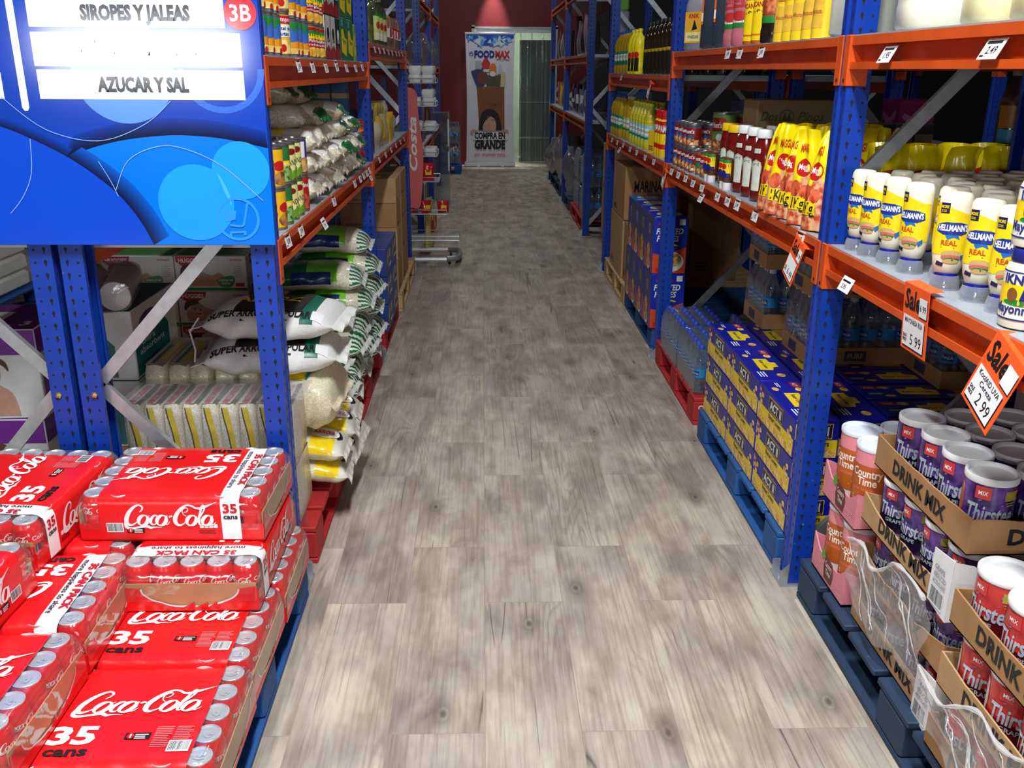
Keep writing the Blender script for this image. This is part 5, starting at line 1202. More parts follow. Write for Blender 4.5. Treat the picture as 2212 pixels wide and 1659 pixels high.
G1.put('large white mayonnaise tub behind the front one, upper shelf', (1.325, 2.28, S2), R(-12))
# second right bay from the near: cooking oil on both shelves
U3 = 1.502
OIL = M('cooking_oil', (196, 160, 30), .12, 0, .06, coat=.6); OILP = M('pale_cooking_oil', (214, 206, 60), .12, 0, .06, coat=.6)
def d_oil(b, P, r, h, c=(236, 220, 60), txt='Ideal'):
    b.m(M('oil_label_%d' % c[0], c, .35)); b.rect(P, -r*1.3, h*.20, r*1.3, h*.52, .0006, 10); b.m(GRN); b.rect(P, -r*1.2, h*.22, r*1.2, h*.27, .001, 10); b.m(WHITE); b.disc(P, 0, h*.38, r*.7, .0011, h*.08); b.m(GRN); b.text(txt, P, 0, h*.36, h*.06, r*1.1, bold=.03, l=.0015)
O1 = tall_bottle_kind('cooking_oil_bottle', OIL, .055, .285, lambda b, P, r, h: d_oil(b, P, r, h, (60, 140, 120), 'Oil'), (40, 90, 190), neck=.36)
O2 = tall_bottle_kind('cooking_oil_bottle', OIL, .052, .285, lambda b, P, r, h: d_oil(b, P, r, h, (196, 206, 120), 'Wesson'), (220, 220, 220), neck=.36)
O3 = tall_bottle_kind('cooking_oil_bottle', OILP, .042, .265, lambda b, P, r, h: (d_oil(b, P, r, h, (150, 214, 226), 'Sol'), b.m(YEL), b.rect(P, -r, h*.60, r, h*.74, .0008, 8)), (236, 226, 60), neck=.4)
for i in range(4): O1.put('amber cooking oil bottle with blue cap, %s from the third right post' % od(i), (1.01, 7.15-i*.12, S1), R(-60))
for i in range(2): O2.put('large oil bottle with pale label and grey cap, %s past the blue-capped ones' % od(i), (1.02, 6.62-i*.13, S1), R(-50))
for i in range(6): O3.put('pale oil bottle with sunflower label, %s from the tall spray can' % od(5-i), (1.005, 6.28-i*.115, S1), R(-45))
for i in range(8): O3.put('pale oil bottle in the second row, %s from the third post' % od(i), (1.11, 6.9-i*.14, S1), R(-45+jit(20)), 'second row oil bottles')
def spray_kind():
    b = MB().m(YEL); b.lathe([(.030, 0), (.032, .004), (.032, .19), (.022, .206)], 18); P = cyl(.032); b.m(RED); b.rect(P, -.045, .125, .045, .19, .0006, 10); b.rect(P, -.045, .045, .045, .07, .0006, 10); b.m(WHITE); b.text('PAM', P, 0, .135, .034, .05, bold=.05, l=.0012); c = MB().m(RED); c.lathe([(.028, .202), (.028, .245), (.024, .248), (0, .248)], 16)
    return Kind('spray_can', 'spray can', [('can_body', b.mesh('can_body')), ('cap', c.mesh('cap'))])
SPK = spray_kind()
for i in range(3): SPK.put('yellow and red cooking spray can, %s from the second right post' % od(i), (.992, 5.12+i*.075+.04, S1), R(-45))
BD = M('yellow_carton_paint', (232, 190, 30), .45)
b = MB().m(BD); b.box(-.03, -.04, 0, .03, .04, .13, .002); b.m(BLACK); b.lines(front(-.04), -.02, .02, .04, .03, 3); one('small_yellow_box', b, 'small yellow box leaning beside the cooking spray cans', 'box', (.992, 5.41, S1), R(-60))
def d_olive(b, P, r, h):
    b.m(M('olive_label', (30, 26, 14), .4)); b.rect(P, -r*1.3, h*.10, r*1.3, h*.50, .0006, 10); b.m(M('olive_gold', (176, 150, 30), .35)); b.rect(P, -r*1.2, h*.42, r*1.2, h*.48, .001, 10); b.m(M('olive_white', (190, 190, 186), .4)); b.rect(P, -r*1.2, h*.28, r*1.2, h*.36, .001, 10); b.m(BLACK); b.text('OLIVA', P, 0, h*.295, h*.045, r*1.6, bold=.04, l=.0015)
OL = tall_bottle_kind('olive_oil_bottle', M('dark_olive_glass', (38, 28, 12), .08, 0, .05, coat=.8), .036, .29, d_olive, (28, 32, 24), neck=.36)
for r in range(3):
    for i in range(8): OL.put('dark olive oil bottle on the upper right shelf, %s row, %s from the second post' % (od(r), od(i)), (.995+r*.085, 4.99+i*.118, U3), R(-45+jit(8)), 'dark olive oil bottles')
YB = tall_bottle_kind('yellow_sauce_bottle', M('bright_yellow_plastic', (244, 226, 20), .3), .038, .27, lambda b, P, r, h: (b.m(M('olive_label', (30, 26, 14), .4)), b.rect(P, -r*.3, h*.06, r*.6, h*.36, .0008, 4), b.m(RED), b.disc(P, .1*r, h*.42, r*.5, .001)), (244, 226, 20), neck=.3)
for i in range(3): YB.put('bright yellow bottle on the upper shelf, %s from the dark olive oil' % od(i), (.985, 6.12+i*.13, U3), R(-50))
for i in range(5): O1.put('amber oil bottle with blue cap, upper shelf, %s from the third right post' % od(i), (1.02, 7.16-i*.14, U3), R(-50))

# big dark bottles with checked labels on the near edge of that upper deck, seen from under the jugs
PLB = tall_bottle_kind('dark_drink_bottle', M('dark_green_glass', (16, 24, 20), .08, coat=.8), .055, .32, lambda b, P, r, h: ([(b.m(M('check_grey', (150, 154, 150), .5) if (i+j) % 2 else M('check_dark', (40, 44, 42), .5)), b.rect(P, -r*1.2+i*r*.2, h*.10+j*h*.03, -r*1.0+i*r*.2, h*.13+j*h*.03, .0008, 1)) for i in range(12) for j in range(3)], b.m(PAPER), b.rect(P, -r*.4, h*.24, r*.5, h*.36, .001, 4)), (30, 34, 30), neck=.34)
for i in range(3): PLB.put('large dark bottle with checked label on the far upper shelf, %s from the aisle' % od(i), (1.245+i*.112, 4.985, U3), R(jit(6)))
for i in range(3): carton('brown carton on the upper shelf behind the olive oil, %s from the second post' % od(i), (1.38, 5.32+i*.45, U3), .22, .40, .26, M('carton_dull', (142, 116, 80), .8, 0, .06), 0, None, None, .05, False)
# ------------------------------------------------------------------ drink mix tins and trays, lower right
def tin_kind(name, r, h, base, deco, lidc, lidname, foot=None):
    b = MB().m(TINM); b.lathe([(r*.97, 0), (r*1.01, .002), (r*1.01, .006), (r*.995, .008)], 28)
    if foot: b.m(foot); b.lathe([(r, .008), (r, .008+h*.22)], 28, cap0=False, cap1=False); b.m(base); b.lathe([(r, .008+h*.22), (r, h-.006)], 28, cap0=False, cap1=True)
    else: b.m(base); b.lathe([(r, .008), (r, h-.006)], 28, cap0=False)
    deco(b, cyl(r), r, h); body = b.mesh('tin_body')
    c = MB().m(lidc); c.lathe([(r*1.02, h-.010), (r*1.035, h-.008), (r*1.035, h+.002), (r*1.01, h+.004), (r*.93, h+.003), (r*.88, h-.001), (r*.86, h-.003), (r*.2, h-.0025), (0, h-.0025)], 32, cap0=False, cap1=False)
    return Kind(name, 'tin', [('tin_body', body), ('lid', c.mesh('lid', 50))])
LIDW = M('white_plastic_lid', (240, 240, 240), .4, 0, .02)
PUR = speckle('tin_purple', (36, 16, 84), (132, 84, 186), 30, .25, .40, .70, coat=.3); PURD = M('tin_dark', (20, 14, 40), .25, 0, .1)
SILV = M('tin_lettering', (190, 206, 216), .3, .3, .03); PEACH = speckle('tin_splash', (190, 84, 54), (226, 140, 104), 24, .3)
REDT = speckle('tin_red', (170, 20, 30), (220, 60, 50), 26, .25, .35, .72, coat=.3)
NUTR = M('tin_nutrition_pale', (206, 206, 196), .4)
def d_thirst(b, P, r, h, red=False):
    q = random.Random(4); b.m(PURD if not red else M('tin_dark_red', (90, 10, 20), .3)); b.rect(P, -r*1.2, .012, r*1.35, h*.42, .0004, 14)
    b.m(NUTR); b.rect(P, -r*3.0, .012, -r*1.7, h*.80, .0005, 8); b.rect(P, r*2.1, .012, r*2.8, h*.6, .0005, 5); b.m(GREY); b.lines(P, -r*2.9, .02, r*1.1, h*.66, 14, .0009, .4); b.lines(P, r*2.15, .02, r*.6, h*.5, 9, .0009, .4)
    b.m(PEACH if not red else M('splash_white', (236, 220, 214), .3)); b.poly(P, [(-r*1.7+x*r, h*y) for x, y in ((0, .30), (.25, .22), (.5, .34), (.62, .55), (.55, .82), (.2, .9), (-.05, .78), (-.12, .5))], .0008)
    b.m(M('tin_badge', (206, 60, 60), .35)); b.rect(P, -r*.55, h*.72, r*.05, h*.90, .0010, 4); b.m(WHITE); b.text('MIX', P, -r*.25, h*.78, h*.06, r*.36, bold=.02, l=.0016)
    b.m(M('tin_olive', (168, 160, 50), .35)); b.rect(P, r*.6, h*.72, r*1.2, h*.86, .0010, 4); b.lines(P, r*.7, h*.64, r*.4, h*.07, 2, .0010)
    b.m(M('tin_lilac', (150, 110, 190), .3))
    for i in range(16): x, y, s = q.uniform(-.9, 1.4)*r, q.uniform(.45, .92)*h, q.uniform(.03, .12)*r; b.poly(P, [(x, y), (x+s*2, y+s*.6), (x+s*2.2, y-s*.2), (x+s*.4, y-s*.8)], .0007)
    b.m(SILV); b.text('Thirstee', P, r*.12, h*.40, h*.24, r*1.85, bold=.04, shear=.12, l=.0017); b.text('GRAPE', P, r*.0, h*.29, h*.07, r*.8, bold=.03, l=.0015)
TT = tin_kind('drink_mix_tin', .051, .136, PUR, d_thirst, M('grey_plastic_lid', (238, 238, 238), .45, 0, .02), 'lid')
TR = tin_kind('drink_mix_tin', .056, .148, REDT, lambda b, P, r, h: d_thirst(b, P, r, h, True), LIDW, 'lid')
PINK = M('tin_pink', (232, 140, 150), .35, 0, .05)
def d_pink(b, P, r, h):
    b.m(M('tin_brown_orange', (186, 92, 34), .35)); b.rect(P, -r*1.15, h*.24, r*.75, h*.78, .0005, 10); b.m(M('tin_brown', (120, 56, 30), .35)); b.rect(P, -r*1.5, h*.36, -r*1.15, h*.78, .0005, 3)
    b.m(M('tin_cream', (244, 232, 216), .4)); b.text('Country', P, -r*.15, h*.64, h*.10, r*1.6, bold=.04, l=.0012); b.text('Time', P, -r*.1, h*.53, h*.10, r*1.0, bold=.04, l=.0012); b.lines(P, -r*.8, h*.28, r*1.4, h*.12, 3, .0010); b.m(M('tin_salmon', (232, 120, 90), .35)); b.text('pink lemonade', P, -r*.1, h*.45, h*.05, r*1.5, shear=.2, l=.0012); b.lines(P, -r*.8, h*.84, r*1.5, h*.06, 2, .0008)
    b.m(M('tin_badge_green', (70, 170, 40), .35)); b.disc(P, r*1.35, h*.66, r*.32, .0014, rv=r*.36); b.m(M('tin_cream', (244, 232, 216), .4)); b.barcode(P, r*1.0, h*.05, r*.5, h*.16, .0012)
TP = tin_kind('lemonade_tin', .052, .218, PINK, d_pink, M('pink_tin_lid', (226, 232, 242), .4, 0, .02), 'lid', M('tin_nutrition_pale', (206, 206, 196), .4))
def tray(lab, loc, sx, sy, h, mat, text=None, ink=BLACK, rz=0, worn=False, th=.034, flap=0, seed=1):
    """open cardboard tray, origin at its near-aisle bottom corner; aisle side is -X, near side is -Y"""
    t = thing('cardboard_tray', lab, 'tray', loc, rz); q = random.Random(seed)
    b = MB().m(mat); b.box(0, 0, 0, sx, sy, .003)
    def wall(a, c, n):
        a, c = Vector(a), Vector(c); d = (c-a).normalized(); m_ = 14; nn = Vector((-d.y, d.x, 0)); L_ = (c-a).length
        outs, ins = [], []
        tops = []
        for i in range(m_+1):
            u = L_*i/m_; hh = h-(0 if i in (0, m_) else flap*min(1, 1.6*math.sin(PI*i/m_)))+q.uniform(-.0015, .0015)
            if worn and 3 < i < 12: hh -= q.uniform(0, .012)
            tops.append(hh); outs.append(a+d*u)
        vs = [p for p in outs]+[p+Vector((0, 0, k)) for p, k in zip(outs, tops)]+[p+nn*.004+Vector((0, 0, k)) for p, k in zip(outs, tops)]+[p+nn*.004 for p in outs]
        m1 = m_+1; fs = []
        for r_ in range(3): fs += [(r_*m1+i, r_*m1+i+1, (r_+1)*m1+i+1, (r_+1)*m1+i) for i in range(m_)]
        b.add(vs, fs)
    wall((0, sy, 0), (0, 0, 0), 0); wall((0, 0, 0), (sx, 0, 0), 0); wall((sx, 0, 0), (sx, sy, 0), 0); wall((sx, sy, 0), (0, sy, 0), 0)
    part('tray_body', b, t)
    if text:
        b = MB().m(ink); P = lside(0, sy); P2 = front(0)
        b.text(text, P, sy*.5, h*.30-flap*.2, th, sy*.56, bold=.06, l=.0012); part('printed_lettering', b, t)
        b = MB().m(ink); b.text(text, P2, sx*.45, h*.30, th, min(sx*.56, .28), bold=.06, l=.0012); part('printed_lettering', b, t)
    return t
TY0, TX0 = 1.662, .990
def tin_stack():
    lv = [.132, .277, .422, .575]
    labs = ('bottom', 'second', 'third', 'top')
    for k, z in enumerate(lv):
        tray('brown %s tray marked for drink mix, holding purple tins, larger stack' % labs[k], (TX0-.004*k+(.018 if k == 3 else 0), TY0, z), .48, .47, (.075, .078, .074, .082)[k], (CARD2, CARD, CARD2, CARD)[k], 'DRINK MIX', BLACK, 0, k in (1, 2), .034, (.012, .02, .02, .006)[k], k)
        for i in range(4):
            for j in range(4):
                if k < 3 and i > 1: continue
                x = TX0+.060+i*.109+(.014 if k == 3 else 0)+jit(.003); y = TY0+.395-j*.1095+jit(.003)
                TT.put('purple drink mix tin in the %s tray, %s from aisle, %s from far end' % (labs[k], od(i), od(j)), (x, y, z+.0035), R((-45 if k == 3 else -60)+jit(18)), 'purple drink mix tins', 0, 0, (1, 1, 1.12) if k == 3 else 1)
    lv2 = [.132, .285, .438]
    for k, z in enumerate(lv2):
        tray('brown tray of red tins, %s layer of the nearest stack' % ('bottom', 'middle', 'top')[k], (.962+.004*k, 1.165, z), .48, .47, .078, (CARD, CARD2, CARD)[k], 'DRINK MIX', BLACK, 0, k == 0, .036, .01, 9+k)
        for i in range(4):
            for j in range(4):
                if k < 2 and i > 1: continue
                TR.put('red drink mix tin, %s nearest tray, %s from aisle, %s from far end' % (('bottom', 'middle', 'top')[k], od(i), od(j)), (.962+.004*k+.066+i*.115+jit(.002), 1.165+.404-j*.114+jit(.002), z+.0035), R(-58+jit(20)), 'red drink mix tins')
    for k, z in enumerate((.137, .368)):
        t = tray('pink cardboard tray of lemonade tins, %s layer' % ('lower', 'upper')[k], (.974+.006*k, 2.165, z), .36, .235, .105, M('pink_tray_card', (226, 138, 150), .6, 0, .06), None, BLACK, 0, False, .03, .035, 20+k)
        b = MB(); P = lside(0, .235); b.m(M('tray_brown', (110, 50, 42), .5)); b.poly(P, [(.10, .012), (.155, .012), (.163, .045), (.155, .075), (.10, .085), (.092, .045)], .0010); b.m(M('tin_cream', (244, 232, 216), .4)); b.text('Country', P, .128, .052, .016, .050, l=.0016); b.text('Time', P, .128, .030, .016, .034, l=.0016); b.m(M('tin_badge_green', (70, 170, 40), .35)); b.disc(P, .083, .078, .013, .0014, .016); b.m(M('tray_pink_ink', (240, 176, 182), .6)); b.lines(P, .175, .02, .045, .02, 3, .0010)
        part('printed_label', b, t)
        for i in range(3):
            for j in range(2):
                TP.put('pink lemonade tin in the %s pink tray, %s from the aisle, %s' % (('lower', 'upper')[k], od(i), ('nearer the camera', 'beside the blue post')[j]), (1.036+.006*k+i*.108, 2.225+j*.109, z+.0035), R(-38-12*j+jit(10)), 'pink lemonade tins')
tin_stack()
def packing_label(lab, loc, s=1.0):
    """white printed sheet folded round a tray corner"""
    b = MB().m(PAPER); pl = lside(); h = .145*s; w_ = .085*s
    b.add([(-.002, w_, .01), (-.003, 0, 0), (-.001, 0, h), (-.0015, w_, h*.93), (0, w_, .01), (0, 0, 0), (.001, 0, h), (.0, w_, h*.93)], [(0, 1, 2, 3), (7, 6, 5, 4), (3, 2, 6, 7)])
    b.add([(-.003, -.0005, 0), (w_*.9, -.003, .008), (w_*.95, -.006, h*.72), (w_*.4, -.012, h*.98), (-.001, -.0005, h)], [(0, 1, 2, 3, 4)])
    b.barcode(lside(-.0032, w_), w_*.12, .012, w_*.7, h*.30, .0006); b.m(GREY)
    P = lside(-.0032, w_); b.text('GRAPE', P, w_*.45, h*.66, .011*s, w_*.5, l=.0008); b.text('REDUCED', P, w_*.5, h*.54, .010*s, w_*.6, l=.0008); b.text('ACIDULANT', P, w_*.5, h*.43, .009*s, w_*.66, l=.0008)
    P = front(-.007); b.text('GRAPE', P, w_*.45, h*.46, .012*s, w_*.6, l=.002); b.text('RED', P, w_*.35, h*.30, .012*s, w_*.36, l=.001); b.text('ACID', P, w_*.4, h*.16, .010*s, w_*.4, l=.001)
    one('packing_label', b, lab, 'label', loc)
packing_label('white barcode sheet folded over the corner of the third tray of purple tins', (TX0-.013, TY0-.002, .415))
packing_label('white barcode sheet folded over the corner of the bottom tray near the floor', (TX0-.006, TY0-.002, .118))
def torn_wrap(lab, x, y0, y1, z0, z1, seed):
    q = random.Random(seed); nu, nv = 30, 16; ph = [q.uniform(0, 6) for _ in range(6)]
    t = thing('torn_stretch_wrap', lab, 'plastic wrap', (0, 0, 0))
    def P(u, v):
        zt = z1-(z1-z0)*.38*(.5+.5*math.sin(u*3.1+ph[0]))-.02*math.sin(u*11+ph[1]); zb = z0+.03*math.sin(u*7+ph[2])
        return Vector((x-.004-.010*math.sin(u*9+v*4+ph[3])**2-.006*math.sin(v*13+u*5+ph[4])-.012*v**6, y1+(y0-y1)*u, zb+(zt-zb)*v))
    b = MB().m(film('torn_wrap_film', (244, 244, 244), .16, .16, .45, 1.2, 25)); b.rings([[P(i/nu, j/nv) for i in range(nu+1)] for j in range(nv+1)], closed=False); part('film_sheet', b, t)
    W = film('bunched_wrap', (250, 250, 250), .34, .2, .75, 1.0, 40)
    b = MB().m(W)
    rim = [P(i/nu, 1)+Vector((-.004, 0, 0)) for i in range(nu+1)]; b.tube(rim, [.0025+.004*abs(math.sin(i*.9+ph[5]))*abs(math.sin(i*.37)) for i in range(nu+1)], 6)
    for k in range(7):
        u0 = q.uniform(.0, .7); n = 12; pts = [P(min(1, u0+.28*i/n), .95-.8*i/n+.05*math.sin(i+k))+Vector((-.004, 0, 0)) for i in range(n+1)]
        b.tube(pts, [.0006+.0011*math.sin(PI*i/n) for i in range(n+1)], 5)
    part('bunched_edge', b, t)
torn_wrap('torn clear stretch wrap hanging over the lower trays of purple tins', .972, 1.70, 2.12, .20, .47, 3)
torn_wrap('torn clear stretch wrap over the trays of red tins at the lower right corner', .946, 1.20, 1.62, .18, .42, 8)
# pale corn flakes cartons in the dark behind the tins
CFW = M('cornflakes_white', (206, 204, 196), .6, 0, .05)
def flakes_case():
    sx, sy, sz = .30, .40, .30; b = MB().m(CFW); b.box(-sx/2, -sy/2, 0, sx/2, sy/2, sz, .004); ink = M('carton_ink', (70, 56, 44), .7)
    for P, w_ in ((front(-sy/2), sx), (lside(-sx/2), sy)):
        b.m(ink); b.text('corn', P, 0, .15, .055, .16, bold=.05, l=.001); b.text('FLAKES', P, 0, .09, .036, .17, bold=.05, l=.001); b.m(M('case_red', (150, 50, 44), .6)); b.disc(P, -.06, .235, .022, .001); b.lines(P, -.0, .225, .09, .03, 2, .001)
    return Kind('cereal_case', 'carton', b.mesh('cereal_case'))
FC = flakes_case()
for i, (x, y, z) in enumerate(((1.66, 2.22, 0), (1.66, 2.22, .3015), (1.66, 2.22, .603), (1.72, 1.80, 0), (1.72, 1.80, .3015), (1.72, 1.80, .603), (1.70, 1.38, 0), (1.70, 1.38, .3015))):
    FC.put('white corn flakes case in the dark behind the tins, %s stack, %s from the floor' % (('first', 'first', 'first', 'second', 'second', 'second', 'third', 'third')[i], od(i % 3 if i < 6 else i-6)), (x, y, z+.133), R(jit(3)), 'white cereal cases')
# ------------------------------------------------------------------ orange sale signs
def sale(lab, loc, rz, tilt, s=1.0, l1='', l2='5 99', l3='6 99', rx=0):
    t = thing('sale_sign', lab, 'sale sign', loc, R(rz), None, R(rx), R(tilt)); w_, h = .060*s, .138*s
    b = MB().m(M('sale_orange', (252, 92, 34), .5, 0, .03)); rr = []
    b.box(-.0012, -w_, -h, 0, w_, .012*s, 0); b.box(0, -w_, .0115*s, .03, w_, .0125*s, 0); part('sign_card', b, t)
    P = lside(-.0012); b = MB().m(BLACK); b.text('Sale', P, -.014*s, -.042*s, .042*s, .075*s, bold=.055, shear=.1, l=.0005)
    b.rect(P, .020*s, -.052*s, .056*s, -.010*s, .0004); b.rect(P, -.050*s, -.132*s, .050*s, -.062*s, .0004)
    b.m(PAPER); b.rect(P, .018*s, -.049*s, .054*s, -.007*s, .0008); b.rect(P, -.053*s, -.128*s, .047*s, -.058*s, .0008)
    b.m(BLACK); b.text(l3, P, .036*s, -.036*s, .014*s, .028*s, l=.0012); b.text(l2, P, .012*s, -.120*s, .024*s, .052*s, bold=0, l=.0012)
    if l1:
        ls = l1.split('/')
        for i, q in enumerate(ls): b.text(q, P, -.002*s, -.074*s-i*.015*s, .011*s, .084*s if len(q) > 7 else .05*s, l=.0012)
    b.text('SALE', P, -.040*s, -.108*s, .007*s, .018*s, bold=.06, l=.0012); b.text('PRICE', P, -.040*s, -.118*s, .007*s, .018*s, bold=.06, l=.0012)
    part('printed_lettering', b, t)
sale('orange sale sign reading 5 99 hanging under the upside-down mayonnaise bottles', (XR-.010, 1.925, 1.070), 0, -4, 1.0, 'MAYONESA REA', '5 99', '6 99')
sale('tilted orange sale sign reading 2 99 above the purple tins, right edge', (XR-.012, 1.545, 1.045), 0, 8, 1.02, 'KoolAID UVA/Cereza', '2 99', '', 20)
sale('small orange sale sign at the near blue post under the yellow pouches', (XR-.008, 2.70, 1.035), 0, 10, .86, '', '6 49', '6 99', 16)
sale('small orange sale sign at the second blue post on the lower beam', (XR-.008, 4.83, 1.03), 0, 8, .62, '', '1 29', '', 14)
sale('small orange sale sign under the dark olive oil on the upper beam', (XR-.008, 5.42, 1.455), 0, 8, .62, '', '8 99', '', 14)
# ------------------------------------------------------------------ bags
def bag_mesh(name, L_, W_, T, matf, deco=None, seed=0, nu=30, na=28, lump=.03, seal=.016, fat=4.5, tuck=False, sag=0):
    """filled flexible bag lying flat, long axis along X, crimped seal at both ends"""
    q = random.Random(seed); ph = [q.uniform(0, 6) for _ in range(8)]; X = L_/2-seal
    def half(u):
        e = max(0, 1-abs(u)**fat)**.55; return W_/2*(1-.16*abs(u)**5), max(T/2*e, .0014)
    def pt(u, a, l=0):
        w_, t = half(u); c, s = math.cos(a), math.sin(a)
        y = w_*math.copysign(abs(c)**.72, c); z = t*math.copysign(abs(s)**.8, s)
        n = lump*T*(math.sin(7*u+ph[0]+2*c)*math.cos(3*a+ph[1])+.6*math.sin(15*u+ph[2]+3*a))*max(0, 1-abs(u)**6)
        r = 1+n/max(t, .02)*.5
        return Vector((u*X, y*r+c*l, T/2+z*r+s*l-(sag*u*u if s > 0 or sag < 0 else sag*u*u)))
    b = MB(); us = [-1+2*i/nu for i in range(nu+1)]
    vs = [pt(u, 2*PI*j/na) for u in us for j in range(na)]; by = {}
    for i in range(nu):
        for j in range(na):
            m_ = matf((us[i]+us[i+1])/2, 2*PI*(j+.5)/na); by.setdefault(m_.name, (m_, []))[1].append((i*na+j, (i+1)*na+j, (i+1)*na+(j+1) % na, i*na+(j+1) % na))
    for m_, fs in by.values(): b.m(m_).add(vs, fs)
    for s in (-1, 1):
        m_ = matf(s*.99, PI/2); b.m(m_); w_ = half(1)[0]; x0, x1 = s*X, s*(L_/2); rr = []
        for k in range(4):
            x = x0+(x1-x0)*k/3; rr.append([(x, -w_*(1+.05*k)+2*w_*(1+.05*k)*i/12, T/2+.0016-sag+.006*math.sin(i*1.7+ph[3]+k)*k/3-.012*k/3) for i in range(13)]+[(x, w_*(1+.05*k)-2*w_*(1+.05*k)*i/12, T/2-.0016-sag+.006*math.sin((12-i)*1.7+ph[3]+k)*k/3-.012*k/3) for i in range(13)])
        b.rings(rr, True, True)
    top = lambda u, v, l=0: pt(u/X, math.acos(max(-1, min(1, math.copysign(abs(min(1, abs(v)/half(u/X)[0]))**(1/.72), v)))), l+.0015)
    if deco: deco(b, top, L_, W_, T)
    return b.mesh(name, 60)
RICE = speckle('rice_grain', (206, 196, 168), (240, 234, 212), 160, .35, coat=.35); RICE2 = speckle('brown_rice_bag', (160, 150, 120), (206, 196, 160), 140, .35, coat=.3)
GSTR = M('stripe_green', (24, 110, 54), .3, 0, .05, coat=.3); LIME = M('lime_green', (122, 200, 44), .3, 0, .05, coat=.3); BAGW = M('bag_white', (232, 232, 228), .35, 0, .04, coat=.2); BAGB = M('bag_navy', (26, 44, 110), .3, coat=.3); DGR = M('bag_dark_green', (20, 84, 48), .3, coat=.3); BYEL = M('bag_yellow', (246, 214, 24), .28, coat=.3)
def m_green(u, a):
    if u > .72: return GSTR if ((a*8/PI+u*2.5) % 1 < .42 and u < .985) else BAGW
    if .30 < u < .44 and math.sin(a) > .0: return LIME
    if u < .30 and math.sin(a) > -.2: return BAGB if abs(u) < .55 and math.sin(a) < .6 else LIME if u > -.2 else GSTR
    return RICE
GB = [Kind('rice_bag', 'rice bag', bag_mesh('rice_bag', .44, .30, .115, m_green, None, s, 30, 96, sag=.02)) for s in (1, 2, 3)]
cols = [(3.58, 3), (3.90, 4), (4.22, 5), (4.54, 6)]
for c, (y, n) in enumerate(cols):
    for k in range(n):
        GB[(c+k) % 3].put('green striped rice bag, %s column from the near end, %s from the bottom' % (od(c), od(k)), (-.735+jit(.022)-(.0 if k < n-1 else .03), y+jit(.018), .132+k*.108), R(jit(7)), 'green striped rice bags', 0, R(jit(2)))
# white sacks
def m_sack(u, a):
    s = math.sin(a)
    if abs(u) < .55 and s > .72: return BYEL if abs(u) > .5 or s < .84 else M('sack_black', (28, 26, 22), .5)
    if .55 < u < .74 and s > .3: return M('sack_green', (16, 100, 80), .35)
    return M('woven_white_sack', (226, 226, 222), .6, 0, .05, 90, .25, 240)
def d_sack(b, P, L_, W_, T):
    b.m(BLACK); b.text('SUPER ARROZ POPULAR', P, -.02, -W_*.43, .032, .34, bold=.05, l=.001); b.lines(P, -.08, -W_*.475, .17, .012, 1, .001)
    b.m(BYEL); b.text('ARROZ', P, -.02, -.02, .055, .22, bold=.05, l=.001)
    b.m(PAPER); b.rect(P, .15, -W_*.44, .19, -W_*.3, .001, 3, 3)
SK = Kind('rice_sack', 'sack', bag_mesh('rice_sack', .50, .34, .115, m_sack, d_sack, 5, lump=.05, seal=.035))
SK.put('white woven rice sack with black lettering, upper of the two behind the left post', (-.71, 3.10, .655), R(-3))
SK.put('white woven rice sack with black lettering, lower of the two behind the left post', (-.715, 3.06, .548), R(4))
b = MB().m(WHITE); b.tube([(-.945, 2.99, .735), (-.965, 2.95, .70), (-.95, 2.94, .64), (-.955, 2.935, .60)], .003, 6); one('sack_tie', b, 'white tie cord hanging from the left end of the upper sack', 'cord')
# upright rice bricks in clear film
def brick_kind(th=.0555, dp=.20, h=.203, seed=0, dull=False):
    q = random.Random(seed); b = MB(); RC = speckle('brick_rice', (212, 198, 174), (240, 232, 214), 200, .4, coat=.3) if not dull else speckle('wrapped_rice', (214, 202, 164), (240, 232, 206), 220, .4, coat=.3)
    n, m_ = 10, 8; prof_ = []
    rr = []
    for k in range(n+1):
        v = k/n; z = .002+h*v; bl = 1-.10*abs(2*v-1)**6
        rr.append([(x*th/2*bl*(1+.05*math.sin(6*v+seed)), y*dp/2*bl, z+(.004*math.sin(9*x+seed) if k == n else 0)) for x, y in ((-1, -.9), (-.75, -1), (-.2, -1.015), (.3, -1.015), (.75, -1), (1, -.9), (1, 0), (1, .9), (.7, 1), (-.7, 1), (-1, .9), (-1, 0))])
    b.m(RC); b.rings(rr, True, True)
    P = front(-dp/2*1.005); Y_ = M('brick_yellow', (236, 200, 24), .3, coat=.3); K_ = M('brick_brown', (70, 46, 20), .4)
    if not dull:
        b.m(K_); b.stroke(P, [(-.014, h*.97, .004), (-.010, h*.8, .004), (.0, h*.5, .004), (.006, h*.1, .004)], l=.0022)
        b.m(Y_); b.stroke(P, [(-.004, h*.97, .016), (.000, h*.8, .018), (.010, h*.5, .016), (.016, h*.1, .014)], l=.0018)
    T = plane((0, 0, h+.0045), (0, 1, 0), (-1, 0, 0)); b.m(M('brick_top', (196, 188, 180), .35)); b.rect(T, -dp*.46, -th*.46, dp*.46, th*.46, .0006, 4, 3)
    if not dull:
        b.m(M('brick_red', (206, 70, 84), .4)); b.text('ARROZ SABROSITO', T, -.01, -.004, .020, dp*.82, bold=.04, l=.0024); b.m(M('brick_grey', (96, 90, 86), .5)); b.rect(T, -dp*.46, -th*.46, dp*.46, -th*.20, .0016, 4)
    else: b.m(Y_); b.rect(T, -dp*.3, -th*.3, dp*.35, th*.0, .0014, 4); b.m(M('brick_teal', (40, 130, 120), .4)); b.rect(T, -dp*.4, th*.1, dp*.2, th*.25, .0014, 4)
    return Kind('rice_brick', 'rice bag', b.mesh('rice_brick', 50))
